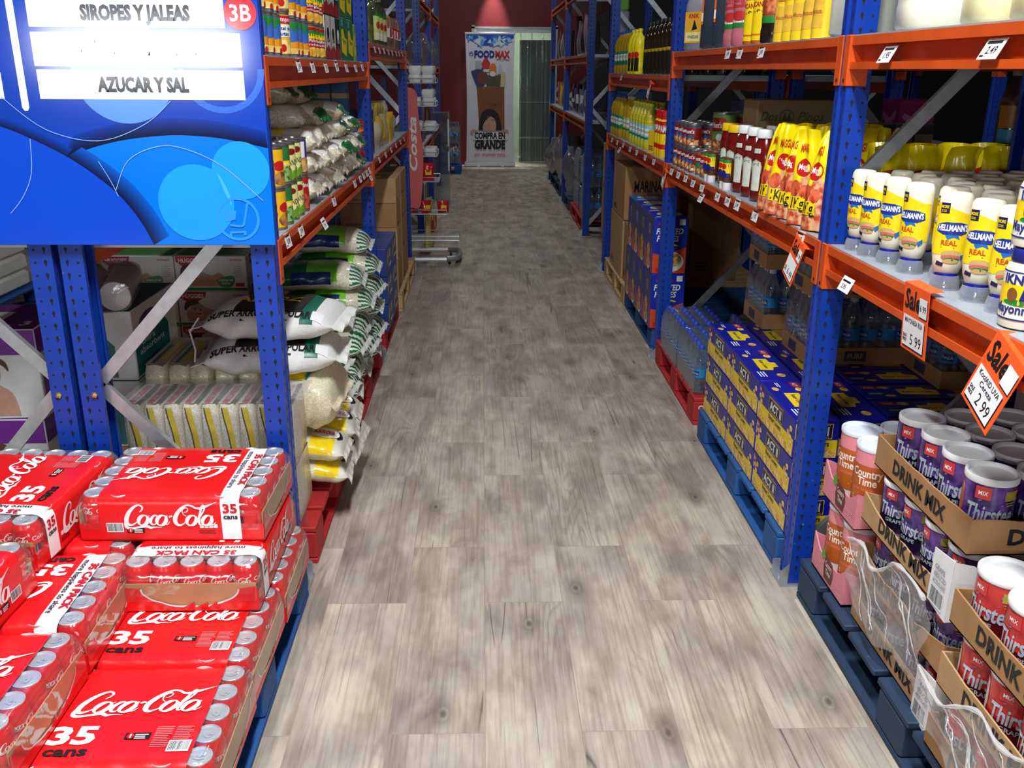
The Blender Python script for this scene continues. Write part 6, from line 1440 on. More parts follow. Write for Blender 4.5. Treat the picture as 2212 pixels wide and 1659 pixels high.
BK = [brick_kind(seed=s) for s in (0, 1)]; BD_ = brick_kind(.072, .36, .225, 4, True)
for lv in range(2):
    for i in range(9):
        BK[i % 2].put('rice brick with yellow stripe, %s from the left posts, %s row' % (od(i), ('lower', 'upper')[lv]), (-1.075+i*.0575, 2.775, .132+lv*.206), R(jit(1.5)), 'rice bricks with yellow stripes')
    for i in range(5):
        BD_.put('pale rice brick in the shaded second row, %s from left, %s layer' % (od(i), ('lower', 'upper')[lv]), (-1.09+i*.0765, 3.10, .132+lv*.2285-(.0 if lv else 0)), R(jit(1.5)), 'shaded rice bricks')
b = MB().m(FILM2); rr = []
for x in [-1.11+.55*i/12 for i in range(13)]:
    s = .003*math.sin(x*60); rr.append([(x, 2.662+s, .14), (x, 2.655+s, .34), (x, 2.662, .535+s), (x, 2.69, .556+s), (x, 2.875, .556-s)])
b.rings(rr, closed=False); one('stretch_wrap', b, 'clear stretch film tight over the front row of rice bricks', 'plastic wrap')
def d_bale(b, P, L_, W_, T):
    b.m(BYEL); b.rect(P, -.03, -W_*.34, .03, W_*.2, .0015, 3, 8); b.m(M('brick_teal', (40, 130, 120), .4)); b.rect(P, -.045, -W_*.34, -.035, W_*.2, .0015, 2, 8); b.rect(P, .035, -W_*.34, .045, W_*.2, .0015, 2, 8)
Kind('rice_bale', 'rice bag', bag_mesh('rice_bale', .29, .34, .20, lambda u, a: speckle('wrapped_rice', (214, 202, 164), (240, 232, 206), 220, .4, coat=.3), d_bale, 9, fat=7, lump=.05)).put('plump clear-wrapped rice bale with yellow strip beside the near left post', (-.625, 3.05, .352), R(-4))
# film-wrapped end and leaning sugar bags beside the left post
def m_sug(u, a):
    if u > .15 and math.sin(a) > .05: return BYEL if u < .72 else M('bag_clear_white', (216, 212, 200), .3, coat=.3)
    return M('sugar_pale', (220, 212, 184), .3, 0, .05, coat=.35)
def d_sug(b, P, L_, W_, T):
    b.m(BAGW); b.disc(P, .06, 0, .05, .0012, .04); b.m(RED); b.text('ARROZ', P, .055, -.01, .026, .075, bold=.05, l=.002); b.m(BLACK); b.stroke(P, [(.105, -.03, .006), (.115, .0, .012), (.105, .03, .006)], l=.002)
SB = [Kind('sugar_bag', 'bag', bag_mesh('sugar_bag', .30, .20, .080, m_sug, d_sug, s)) for s in (1, 2)]
for i, (x, y, z, rz, ry) in enumerate(((-.655, 3.01, .19, 5, 10), (-.65, 3.20, .19, -4, 12), (-.66, 3.01, .272, 0, 8), (-.652, 3.20, .272, 6, 8), (-.645, 3.36, .19, -4, 10), (-.66, 3.36, .272, 3, 6))):
    SB[i % 2].put('yellow and clear rice bag drooping over the red pallet edge, %s of the pile' % od(i), (x+.04, y-.02, z-.02), R(rz), 'slumped yellow rice bags', 0, R(ry))
# ------------------------------------------------------------------ left shelf, lower: cans and jars
def d_guandu(b, P, r, h):
    b.m(M('guandu_cream', (232, 228, 150), .35)); b.rect(P, -r*1.2, .01, r*1.2, h-.01, .0004, 10); b.m(M('pea_green', (110, 160, 40), .35))
    for u, v in ((-.6, .2), (-.2, .26), (.25, .2), (.55, .27), (0, .14), (-.45, .12), (.5, .12)): b.disc(P, u*r, v*h, r*.22, .0010, r*.26)
    b.m(GRN); b.rect(P, -r*1.3, .008, r*1.3, h*.10, .0009, 10); b.m(M('can_dark_red', (140, 20, 22), .35)); b.disc(P, 0, h*.76, r*.5, .0010, h*.08); b.m(BLACK); b.text('GUANDU', P, 0, h*.42, h*.14, r*1.8, bold=0, l=.0014)
def d_peas(b, P, r, h):
    b.m(speckle('peas_picture', (40, 100, 40), (150, 190, 110), 60, .35)); b.rect(P, -r*1.4, .01, r*1.4, h*.5, .0004, 10); b.m(YEL); b.rect(P, -r*1.4, h*.46, r*1.4, h*.6, .0008, 10); b.m(WHITE); b.text('Sweet', P, 0, h*.49, h*.08, r*1.2, l=.0013)
def d_yel(b, P, r, h):
    b.m(RED); b.disc(P, .3*r, h*.55, r*.5, .0009, h*.12); b.m(speckle('nut_picture', (120, 70, 30), (200, 140, 70), 40)); b.disc(P, .4*r, h*.25, r*.7, .0009, h*.16)
def d_redcan(b, P, r, h):
    b.m(speckle('red_beans', (150, 30, 30), (206, 90, 70), 60)); b.rect(P, -r*1.4, .01, r*1.4, h*.5, .0004, 10); b.m(WHITE); b.text('Kidney', P, 0, h*.68, h*.12, r*1.5, bold=.03, l=.0012)
def d_blue(b, P, r, h): b.m(PAPER); b.rect(P, -r*.5, h*.25, r*.3, h*.9, .0006, 6); b.m(speckle('pretzel', (190, 130, 60), (226, 180, 110), 40)); b.disc(P, .2*r, h*.28, r*.8, .0009, h*.2)
LC = {'yellow': can_kind(.042, .118, M('can_yellow', (244, 190, 30), .3), d_yel), 'pea': can_kind(.042, .118, M('can_leaf', (40, 120, 60), .3), d_peas), 'guandu': can_kind(.042, .118, M('can_pale_leaf', (120, 170, 70), .3), d_guandu), 'red': can_kind(.042, .118, M('can_scarlet', (190, 30, 34), .3), d_redcan), 'blue': can_kind(.042, .118, M('can_royal', (50, 60, 150), .3), d_blue)}
seq = [(2.745, 'yellow', 'yellow'), (2.84, 'pea', 'pea'), (2.93, 'guandu', 'guandu'), (3.02, 'guandu', 'guandu'), (3.115, 'red', 'blue')]
nm = {'yellow': 'yellow can', 'pea': 'green pea can', 'guandu': 'cream pigeon pea can', 'red': 'scarlet bean can', 'blue': 'blue can with paper label'}
for i, (y, lo, up) in enumerate(seq):
    for k, c in ((0, lo), (1, up)):
        LC[c].put('%s on the left shelf, %s tier, %s from the hanging sign' % (nm[c], ('bottom', 'upper')[k], od(i)), (-.620, y, S1+k*.1185), R(48+jit(8)))
for i in range(5):
    for k in range(2): LC['guandu'].put('can in the row behind on the left shelf, %s from the sign, %s tier' % (od(i), ('bottom', 'upper')[k]), (-.712, 2.75+i*.092, S1+k*.1185), R(40+jit(20)), 'second row cans on the left shelf')
def jar_kind():
    b = MB().m(film('jar_glass', (232, 238, 226), .10, .05, .05, .1, 8)); pr = [(.036, 0), (.041, .006), (.041, .085), (.036, .097), (.036, .104)]; b.lathe(pr, 20); g = b.mesh('glass', 60)
    b = MB().m(speckle('pickled_corn', (170, 150, 50), (226, 210, 120), 50)); b.lathe([(.037, .004), (.0385, .01), (.0385, .08), (.034, .09)], 18); f = b.mesh('contents')
    b = MB().m(BAGW); P = cyl(.0415); b.rect(P, -.036, .02, .036, .075, .0005, 8); b.m(RED); b.rect(P, -.036, .052, .036, .064, .0009, 8); b.m(GRN); b.disc(P, 0, .075, .024, .0009, .012); b.m(BLACK); b.text('Corn Queen', P, 0, .036, .010, .055, l=.0012); b.m(YEL); b.rect(P, -.03, .016, .03, .026, .001, 8); l = b.mesh('jar_label')
    b = MB().m(M('dark_jar_lid', (40, 42, 46), .25, .6)); b.lathe([(.037, .100), (.0385, .102), (.0385, .116), (.037, .1178), (0, .1175)], 20); d = b.mesh('jar_lid')
    return Kind('glass_jar', 'jar', [('glass', g), ('contents', f), ('jar_label', l), ('jar_lid', d)])
JR = jar_kind()
for k in range(2):
    JR.put('glass jar with white label right behind the hanging sign, %s tier' % ('bottom', 'upper')[k], (-.622, 2.635, S1+k*.1185), R(40)); JR.put('glass jar at the back of the left shelf behind the sign, %s tier' % ('bottom', 'upper')[k], (-.712, 2.648, S1+k*.1185), R(50))
# rice bags heaped on the left shelf, ends toward the aisle
def m_sos(u, a):
    s = math.sin(a)
    if u > .90: return RICE
    if s > .55: return BYEL if u < .5 else BAGW
    return RICE
def d_sos(b, P, L_, W_, T):
    b.m(M('brick_brown', (70, 46, 20), .4)); b.stroke(P, [(-.18, .03, .004), (-.05, .035, .004), (.06, .03, .004)], l=.002); b.m(M('bag_crimson', (170, 30, 36), .4)); b.text('ARROZ SUPER', P, -.03, -.03, .035, .20, bold=.04, l=.002); b.text('OSO', P, .165, -.02, .036, .05, bold=.04, l=.002)
def m_lg(u, a):
    s = math.sin(a)
    if u > .86: return GSTR if s > .35 else RICE2
    if u > .6 and s > .2: return LIME if math.cos(a) > .2 else BAGW
    if s > .86 and u > -.6: return LIME
    return RICE2
def m_dg(u, a):
    s = math.sin(a)
    if .1 < u < .55 and s > .1: return DGR if abs(math.cos(a)) > .25 else BAGW
    return RICE
SO = [Kind('rice_bag', 'rice bag', bag_mesh('rice_bag', .42, .20, .085, m_sos, d_sos, s, fat=8, seal=.010)) for s in (1, 2)]
LG = Kind('rice_bag', 'rice bag', bag_mesh('rice_bag', .42, .20, .085, m_lg, None, 3, fat=8, seal=.010)); DG = Kind('rice_bag', 'rice bag', bag_mesh('rice_bag', .40, .20, .09, m_dg, None, 4, fat=8, seal=.010))
pile = [('so', -.785, 3.33, 0, 0, 'yellow and white'), ('so', -.78, 3.55, 0, 4, 'yellow and white'), ('so', -.775, 3.77, 0, -4, 'yellow and white'), ('so', -.785, 3.40, 1, -5, 'yellow and white'), ('so', -.775, 3.62, 1, 5, 'yellow and white'), ('so', -.78, 3.85, 1, 8, 'yellow and white'),
        ('so', -.79, 3.36, 2, 6, 'yellow and white'), ('dg', -.785, 3.60, 2, 10, 'dark green banded'), ('dg', -.785, 3.84, 2, -6, 'dark green banded'), ('so', -.82, 3.42, 3, 3, 'yellow and white'), ('lg', -.80, 3.70, 3, -4, 'lime edged'), ('lg', -.88, 3.42, 4, 5, 'lime edged'),
        ('dg', -.77, 4.00, 0, 4, 'dark green banded'), ('dg', -.765, 4.23, 0, -4, 'dark green banded'), ('lg', -.765, 4.46, 0, 4, 'lime edged'), ('lg', -.765, 4.06, 1, -4, 'lime edged'), ('dg', -.76, 4.30, 1, 5, 'dark green banded'), ('lg', -.76, 4.52, 1, 0, 'lime edged'), ('lg', -.775, 4.08, 2, 4, 'lime edged'), ('lg', -.77, 4.34, 2, -3, 'lime edged'), ('lg', -.79, 4.05, 3, 3, 'lime edged'), ('lg', -.86, 3.66, 4, -3, 'lime edged')]
cnt = {}
for i, (k, x, y, lv, rz, c) in enumerate(pile):
    key = (c, lv); cnt[key] = cnt.get(key, -1)+1
    {'so': SO[i % 2], 'dg': DG, 'lg': LG}[k].put('%s rice bag heaped on the left shelf, %s layer, %s from the sign' % (c, od(lv), od(cnt[key])), (x+jit(.012), y, S1+lv*.082), R(rz), None, 0, R(jit(2)+(3 if lv > 2 else 0)))
# snack cans by the second left post, dark goods behind
def d_snack(b, P, r, h): b.m(M('snack_orange', (230, 140, 40), .35)); b.rect(P, -r*1.3, h*.55, r*1.3, h-.01, .0005, 10); b.m(RED); b.disc(P, .1*r, h*.6, r*.5, .001); b.m(M('snack_orange', (230, 140, 40), .35)); b.poly(P, [(-r*.6, h*.1), (r*.7, h*.2), (r*.5, h*.45), (-r*.2, h*.5)], .001)
SN = can_kind(.040, .072, M('snack_blue', (30, 60, 160), .3), d_snack, 'snack_can')
for k in range(3): SN.put('blue and orange snack can by the second left post, %s of the short stack' % od(k), (-.63, 4.735, S1+k*.0725), R(50))
def plain_box(name, lab, loc, sx, sy, sz, mat, deco=None, rz=0, cat='box', group=None):
    b = MB().m(mat); b.box(-sx/2, -sy/2, 0, sx/2, sy/2, sz, .002)
    for P, w_ in ((front(-sy/2), sx), (rside(sx/2), sy), (lside(-sx/2), sy)):
        if deco: deco(b, P, w_, sz)
    return one(name, b, lab, cat, loc, rz, group)
def d_lblue(b, P, w_, h):
    b.m(M('box_sky', (90, 160, 206), .4)); b.rect(P, -w_*.5+.002, h*.42, w_*.5-.002, h*.6, .0006); b.m(M('box_tan', (196, 160, 110), .4)); b.rect(P, -w_*.5+.002, h*.80, w_*.5-.002, h*.86, .0006); b.rect(P, -w_*.5+.002, h*.36, w_*.5-.002, h*.41, .0006); b.m(WHITE); b.disc(P, 0, h*.2, w_*.2, .0008)
for i in range(4): plain_box('tall_blue_box', 'tall light blue box at the back of the left shelf, %s from the second post' % od(3-i), (-.70-i*.085, 4.76, S1), .078, .06, .39, M('box_blue', (44, 104, 160), .4), d_lblue)
for i in range(5):
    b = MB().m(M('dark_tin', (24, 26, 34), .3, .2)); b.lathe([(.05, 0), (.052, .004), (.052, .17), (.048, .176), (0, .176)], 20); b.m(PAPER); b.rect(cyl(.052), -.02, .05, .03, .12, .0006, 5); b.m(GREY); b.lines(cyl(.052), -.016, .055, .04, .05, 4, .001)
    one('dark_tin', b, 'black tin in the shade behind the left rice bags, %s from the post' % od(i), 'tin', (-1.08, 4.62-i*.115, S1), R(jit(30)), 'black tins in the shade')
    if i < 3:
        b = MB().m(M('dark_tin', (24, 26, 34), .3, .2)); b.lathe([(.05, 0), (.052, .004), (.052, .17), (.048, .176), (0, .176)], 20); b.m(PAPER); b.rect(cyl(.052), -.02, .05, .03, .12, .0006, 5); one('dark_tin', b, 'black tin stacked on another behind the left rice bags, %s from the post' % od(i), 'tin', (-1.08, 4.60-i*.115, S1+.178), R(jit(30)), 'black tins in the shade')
# ------------------------------------------------------------------ left upper shelf
UL = 1.553
def d_pine(b, P, r, h):
    b.m(GRN); b.poly(P, [(-r*1.2, h*.82), (-r*.8, h*.70), (-r*.4, h*.82), (0, h*.66), (r*.4, h*.82), (r*.9, h*.70), (r*1.2, h*.84), (r*1.2, h-.01), (-r*1.2, h-.01)], .0006); b.m(M('fruit_orange', (238, 150, 30), .35)); b.poly(P, [(-r*1.3, h*.35), (r*1.3, h*.46), (r*1.3, h*.22), (-r*1.3, h*.16)], .0006); b.m(speckle('fruit_picture', (236, 190, 60), (250, 230, 150), 40)); b.rect(P, -r*1.3, .01, r*1.3, h*.24, .0008, 10); b.m(RED); b.disc(P, r*.5, h*.14, r*.18, .0012)
def d_cocktail(b, P, r, h):
    b.m(RED); b.rect(P, -r*1.2, h*.74, r*1.2, h-.01, .0006, 10); b.m(WHITE); b.text('Campo', P, 0, h*.79, h*.10, r*1.5, shear=.1, bold=.03, l=.0012); b.rect(P, -r*1.2, h*.44, r*1.2, h*.72, .0007, 10); b.m(NAVY); b.text('Coctel de', P, 0, h*.60, h*.08, r*1.6, bold=.03, l=.0013); b.text('Frutas', P, 0, h*.48, h*.08, r*1.1, bold=.03, l=.0013); b.m(speckle('fruit_picture', (236, 190, 60), (250, 230, 150), 40)); b.rect(P, -r*1.3, .01, r*1.3, h*.38, .0005, 10); b.m(RED); b.disc(P, 0, h*.2, r*.25, .001)
def d_rod(b, P, r, h):
    b.m(M('pine_red', (176, 24, 34), .35)); b.rect(P, -r*1.3, h*.2, r*1.3, h-.01, .0005, 10); b.m(YEL); b.poly(P, [(-r*.7, h*.72), (r*.7, h*.72), (r*.6, h*.58), (-r*.6, h*.58)], .001); b.m(GRN); b.rect(P, -r*.9, h*.66, r*.9, h*.82, .0009, 8); b.m(WHITE); b.text('Piña', P, 0, h*.48, h*.09, r*.9, bold=.03, l=.0013); b.text('Enrodajas', P, 0, h*.38, h*.07, r*1.6, bold=.02, l=.0013); b.m(speckle('pine_rings', (226, 150, 30), (246, 206, 90), 40)); b.rect(P, -r*1.3, .01, r*1.3, h*.32, .0008, 10); b.disc(P, 0, h*.2, r*.6, .001, h*.14)
FP = can_kind(.043, .112, M('can_sky_blue', (60, 110, 200), .3), d_pine, 'fruit_can'); FCK = can_kind(.043, .125, M('can_gold', (240, 196, 60), .3), d_cocktail, 'fruit_can'); FR = can_kind(.043, .112, M('can_amber', (236, 170, 40), .3), d_rod, 'fruit_can')
ups = [(2.665, FP, 'blue fruit can', 3), (2.755, FP, 'blue fruit can', 3), (2.850, FP, 'blue fruit can', 3), (2.965, FCK, 'fruit cocktail can with red band', 3), (3.10, FP, 'blue fruit can', 3), (3.195, FP, 'blue fruit can', 3), (3.29, FP, 'blue fruit can', 3), (3.42, FR, 'red pineapple can', 3), (3.515, FR, 'red pineapple can', 3), (3.61, FR, 'red pineapple can', 3)]
for i, (y, K_, c, n) in enumerate(ups):
    for k in range(n): K_.put('%s on upper left shelf, %s from the sign, %s tier' % (c, od(i), od(k)), (-.622+jit(.004), y, UL+k*(.1255 if K_ is FCK else .1125)), R(50+jit(10)))
def d_coffee(b, P, w_, h, red=True):
    b.m(M('coffee_white', (216, 214, 212), .4)) if red else b.m(BLACK)
    b.rect(P, -w_/2+.002, .003, w_/2-.002, h-.003, .0005); b.m(M('pine_red', (176, 24, 34), .35)); b.poly(P, [(-w_/2+.002, .003), (w_/2-.002, .003), (w_/2-.002, h*.20), (0, h*.34), (-w_/2+.002, h*.24)], .0009); b.m(BLACK if red else WHITE); b.disc(P, 0, h*.6, w_*.24, .0009, h*.13); b.text('Café', P, 0, h*.40, h*.09, w_*.55, bold=.02, l=.0012)
for k in range(2):
    for i in range(3): plain_box('coffee_box', '%s coffee box on the upper left shelf, %s from the red cans, %s tier' % (('white', 'white', 'black')[i], od(i), ('bottom', 'upper')[k]), (-.64, 3.745+i*.125, UL+k*.161), .11, .115, .16, M('coffee_base', (40, 38, 40), .4), (lambda i: lambda b, P, w_, h: d_coffee(b, P, w_, h, i < 2))(i), 0)
    def d_grn(b, P, w_, h): b.m(YEL); b.poly(P, [(-w_*.4, h*.2), (w_*.3, h*.1), (w_*.45, h*.5), (w_*.1, h*.55), (-w_*.1, h*.75), (-w_*.4, h*.7)], .0006); b.m(M('box_sky', (90, 160, 206), .4)); b.rect(P, -w_*.4, h*.8, -w_*.1, h*.95, .0008); b.m(GRN); b.text('Yuca', P, 0, h*.4, h*.12, w_*.5, l=.0012)
    for i in range(2): plain_box('green_box', 'green and yellow box on the upper left shelf, %s past the coffee, %s tier' % (od(i), ('bottom', 'upper')[k]), (-.64, 4.165+i*.20, UL+k*.171), .11, .19, .17, M('box_green', (20, 110, 60), .4), d_grn)
plain_box('narrow_carton', 'narrow green and yellow carton next to the second left post, upper shelf', (-.625, 4.59, UL), .06, .08, .16, M('box_lime', (130, 180, 60), .4), d_grn)
# bay beyond: jars and packets
U2L = 1.649
def pickle_kind():
    b = MB().m(film('jar_glass', (232, 238, 226), .10, .05, .05, .1, 8)); b.lathe([(.07, 0), (.076, .008), (.076, .20), (.06, .235), (.045, .245), (.045, .262)], 22); g = b.mesh('glass', 60)
    b = MB().m(speckle('pickle_green', (70, 76, 24), (128, 124, 52), 26)); b.lathe([(.07, .004), (.073, .01), (.073, .195), (.057, .23)], 20); f = b.mesh('contents')
    b = MB().m(M('pickle_lid', (186, 186, 150), .3, .5)); b.lathe([(.047, .258), (.048, .278), (0, .279)], 20); d = b.mesh('jar_lid')
    b = MB().m(M('pickle_label', (210, 220, 130), .4)); b.rect(cyl(.0765), -.03, .03, .05, .16, .0006, 8); b.m(GRN); b.poly(cyl(.0765), [(-.02, .16), (.0, .19), (.02, .165), (.04, .185), (.045, .155)], .0009); b.m(RED); b.disc(cyl(.0765), .01, .11, .02, .001); b.m(M('tin_cream', (244, 232, 216), .4)); b.rect(cyl(.0765), -.02, .035, .045, .07, .001, 6); l = b.mesh('jar_label')
    return Kind('pickle_jar', 'jar', [('glass', g), ('contents', f), ('jar_lid', d), ('jar_label', l)])
PK = pickle_kind()
for i, y in enumerate((5.72, 5.92, 6.12)): PK.put('large jar of green pickles on the far upper left shelf, %s past the second post' % od(i), (-.67, y, U2L), R(60))
DB_ = tall_bottle_kind('dark_bottle', M('dark_brown_glass', (30, 24, 18), .1, coat=.6), .045, .28, lambda b, P, r, h: (b.m(M('faded_label', (206, 200, 150), .5)), b.poly(P, [(-r, h*.2), (r, h*.2), (r, h*.55), (r*.3, h*.62), (-r, h*.56)], .0008), b.m(M('jar_brown', (130, 84, 44), .4)), b.disc(P, 0, h*.4, r*.4, .0012)), (24, 24, 24))
for i in range(2): DB_.put('dark bottle with faded cream label next to the second left post, upper shelf, %s' % ('nearer', 'further')[i], (-.645, 5.06+i*.13, U2L), R(60))
def packet(nm, lab, loc, col, w_, h, rz, seed, cat='packet', group=None, col2=None):
    b = MB().m(col); q = random.Random(seed); rr = []
    for k in range(9):
        v = k/8; t = .03*math.sin(PI*max(.04, min(.96, v)))**.6; ww = w_*(1+.03*math.sin(9*v+seed)); rr.append([(ww/2*math.cos(a), t*math.sin(a)+.008*math.sin(5*v+seed), h*v) for a in [2*PI*j/14 for j in range(14)]])
    b.rings(rr, True, True)
    if col2: b.m(col2); b.rect(lambda u, v, l=0: Vector((u, -.032-l, v)), -w_*.25, h*.35, w_*.25, h*.65, .001)
    return one(nm, b, lab, cat, loc, rz, group)
PKC = [M('packet_pink', (206, 120, 110), .3, coat=.3), M('packet_tan', (200, 170, 110), .3, coat=.3), M('packet_lilac', (150, 130, 150), .3, coat=.3), M('packet_green', (40, 120, 80), .3, coat=.3), M('packet_gold', (222, 180, 60), .25, coat=.5)]
for i in range(9): packet('spice_packet', '%s packet on the far upper left shelf, %s past the pickle jars' % (('pink', 'tan', 'lilac')[i % 3], od(i)), (-.63, 6.27+i*.10, U2L), PKC[i % 3], .10, .18+.02*(i % 2), R(60), i, 'packet', None, RED if i % 2 else WHITE)
S2L = 1.078
for i in range(7): packet('golden_packet', 'shiny golden packet on the far lower left shelf, %s past the second post' % od(i), (-.64, 5.52+i*.15, S2L), PKC[4] if i % 3 else M('packet_clear', (190, 180, 150), .2, coat=.5), .14, .15+.03*(i % 2), R(55+jit(15)), 20+i)
for i in range(5): packet('golden_packet', 'shiny golden packet lying higher on the far lower left heap, %s from the near end' % od(i), (-.67, 5.60+i*.16, S2L+.15), PKC[4] if i % 2 else M('packet_clear', (190, 180, 150), .2, coat=.5), .13, .10, R(60+jit(15)), 30+i)
for i in range(2): plain_box('blue_carton', 'dark blue box with round badge beside the golden packets, %s' % ('nearer', 'further')[i], (-.70, 5.06+i*.15, S2L), .20, .12, .235, M('box_navy', (30, 40, 96), .4), lambda b, P, w_, h: (b.m(M('badge_pink', (206, 150, 160), .4)), b.disc(P, w_*.2, h*.75, w_*.12, .0008), b.m(GREY), b.text('SABOR', P, -.0, h*.3, .03, w_*.5, l=.0010)))
# brown cartons, blue boxes below
for i, (y, z, sz, lab) in enumerate(((6.10, .132, .21, 'bottom'), (6.10, .343, .21, 'second'), (6.10, .554, .155, 'third'), (6.10, .710, .155, 'top'))):
    carton('brown open-top carton in the near left stack beyond the second post, %s' % lab, (-.735-(.03 if i < 2 else 0), y, z), .36+(.06 if i < 2 else 0), .30, sz, CARD2 if i % 2 else CARD, 0, None, None, .05, i == 1)
    carton('brown carton in the far left stack near the snack stand, %s' % lab, (-.745, y+.43, z), .38, .44, sz+.0, CARD, 0, None, None, .05, False)
b = MB().m(YEL); b.box(-.05, -.03, 0, .04, .03, .001); one('yellow_slip', b, 'small yellow paper slip lying on the top brown carton', 'paper', (-.70, 6.05, .8665), .2)
def d_nest(b, P, w_, h): b.m(M('box_gold', (196, 150, 60), .4)); b.poly(P, [(-w_*.45, h*.55), (-w_*.2, h*.9), (-w_*.1, h*.6), (-w_*.35, h*.3)], .0008); b.m(WHITE); b.lines(P, -w_*.0, h*.55, w_*.35, h*.3, 3, .0008); b.rect(P, -w_*.05, h*.2, w_*.4, h*.28, .0008)
for k in range(3):
    for i in range(2): plain_box('blue_box', 'blue box with gold leaf print under the left shelf, %s column, %s layer' % (od(i), od(k)), (-.70, 5.13+i*.305, .132+k*.155), .34, .29, .152, M('box_nestle_blue', (34, 64, 140), .4), d_nest)
# ------------------------------------------------------------------ diaper boxes, cups, neighbours on the far left
WBX = M('diaper_box_white', (226, 228, 222), .45, 0, .03)
def d_diaper(b, P, w_, h):
    big = w_ > .2
    b.m(GRN); b.rect(P, -w_/2+.003, .004, w_/2-.003, h*.10, .0006); b.m(M('huggie_red', (190, 26, 40), .4)); b.poly(P, [(-w_*.48, h*.99), (-w_*.48, h*.84), (-w_*.40, h*.72), (-w_*.22, h*.72), (-w_*.12, h*.84), (-w_*.10, h*.99)], .0008); b.m(WHITE); b.text('HUGGIES', P, -w_*.29, h*.82, h*.11, w_*.30, bold=.05, l=.0014)
    if not big: return
    b.m(M('baby_skin', (206, 156, 130), .6)); b.poly(P, spline([(-w_*.38, h*.14), (-w_*.40, h*.42), (-w_*.22, h*.58), (0, h*.46), (w_*.12, h*.52), (w_*.20, h*.34), (w_*.12, h*.16)], 4), .0008); b.disc(P, -w_*.24, h*.48, h*.20, .0010); b.m(M('baby_hair', (90, 60, 44), .6)); b.stroke(P, [(-w_*.42, h*.46, .01), (-w_*.36, h*.66, .03), (-w_*.22, h*.70, .02)], l=.0013)
    b.m(BLACK); b.disc(P, -w_*.28, h*.50, .004, .0013); b.disc(P, -w_*.20, h*.48, .004, .0013); b.stroke(P, [(-w_*.27, h*.37, .003), (-w_*.23, h*.35, .005), (-w_*.19, h*.37, .003)], l=.0013)
    b.m(M('leaf_green', (90, 150, 90), .4)); b.poly(P, spline([(w_*.06, h*.34), (w_*.12, h*.14), (w_*.26, h*.12), (w_*.33, h*.30), (w_*.30, h*.44), (w_*.18, h*.42)], 4), .0014); b.m(WHITE); b.text('natural', P, w_*.20, h*.29, h*.08, w_*.20, l=.0018); b.text('care', P, w_*.20, h*.20, h*.08, w_*.12, l=.0018)
    b.m(M('huggie_red', (190, 26, 40), .4)); b.text('4150602', P, w_*.36, h*.86, h*.06, w_*.17, bold=.03, l=.0010); b.rect(P, w_*.33, h*.14, w_*.46, h*.24, .0010); b.m(M('print_mint', (170, 196, 176), .5)); b.lines(P, w_*.32, h*.40, w_*.14, h*.34, 6, .0010)
def diaper_kind(sx=.345, sy=.26, sz=.174):
    b = MB().m(WBX); b.box(-sx/2, -sy/2, 0, sx/2, sy/2, sz, .003); b.m(M('box_top_green', (110, 170, 90), .4)); b.rect(topf(sz), -sx/2+.01, -sy/2+.03, sx/2-.01, sy/2-.01, .0006)
    d_diaper(b, front(-sy/2), sx, sz); d_diaper(b, lside(-sx/2), sy, sz); d_diaper(b, rside(sx/2), sy*.5, sz); return Kind('diaper_box', 'diaper box', b.mesh('diaper_box'))
DPB = diaper_kind()
for k in range(3):
    for i in range(2): DPB.put('white diaper box with baby picture behind the white sacks, %s column, %s from the floor' % (('left', 'right')[i], od(k)), (-1.68+i*.352+.0, 4.60-.0, .132+k*.1755), R(jit(1)), 'white diaper boxes')
def d_teal(b, P, w_, h): b.m(M('teal_print', (20, 120, 120), .4)); b.poly(P, [(-w_*.48, .01), (-w_*.48, h*.6), (w_*.2, h*.6), (w_*.28, h*.5), (w_*.28, .01)], .0008); b.m(M('teal_violet', (96, 40, 140), .4)); b.disc(P, -w_*.15, h*.72, w_*.22, .0012, h*.16); b.m(WHITE); b.text('Ultra', P, -w_*.2, h*.44, h*.09, w_*.3, l=.0012); b.text('absorbent', P, -w_*.12, h*.32, h*.09, w_*.56, l=.0012)
def teal_box(lab, loc, rz=0):
    b = MB().m(WBX); sx, sy, sz = .30, .44, .24; b.box(-sx/2, -sy/2, 0, sx/2, sy/2, sz, .003); d_teal(b, front(-sy/2), sx, sz); d_teal(b, rside(sx/2), sy, sz); b.m(M('teal_dark', (16, 84, 90), .4)); b.rect(topf(sz), -sx/2+.002, -sy/2+.002, sx/2-.002, sy/2-.002, .0006); b.m(PAPER); b.rect(topf(sz), -.10, -.12, .06, .0, .0010); one('diaper_box', b, lab, 'diaper box', loc, rz)
teal_box('white and teal diaper box behind the double blue posts, upper', (-1.32, 3.22, .515)); teal_box('white and teal diaper box behind the double blue posts, lower', (-1.32, 3.22, .272))
b = MB().m(CARD); b.box(-1.43, 2.96, .132, -1.13, 3.46, .2705, .003); one('cardboard_carton', b, 'low brown carton under the teal diaper boxes', 'carton')
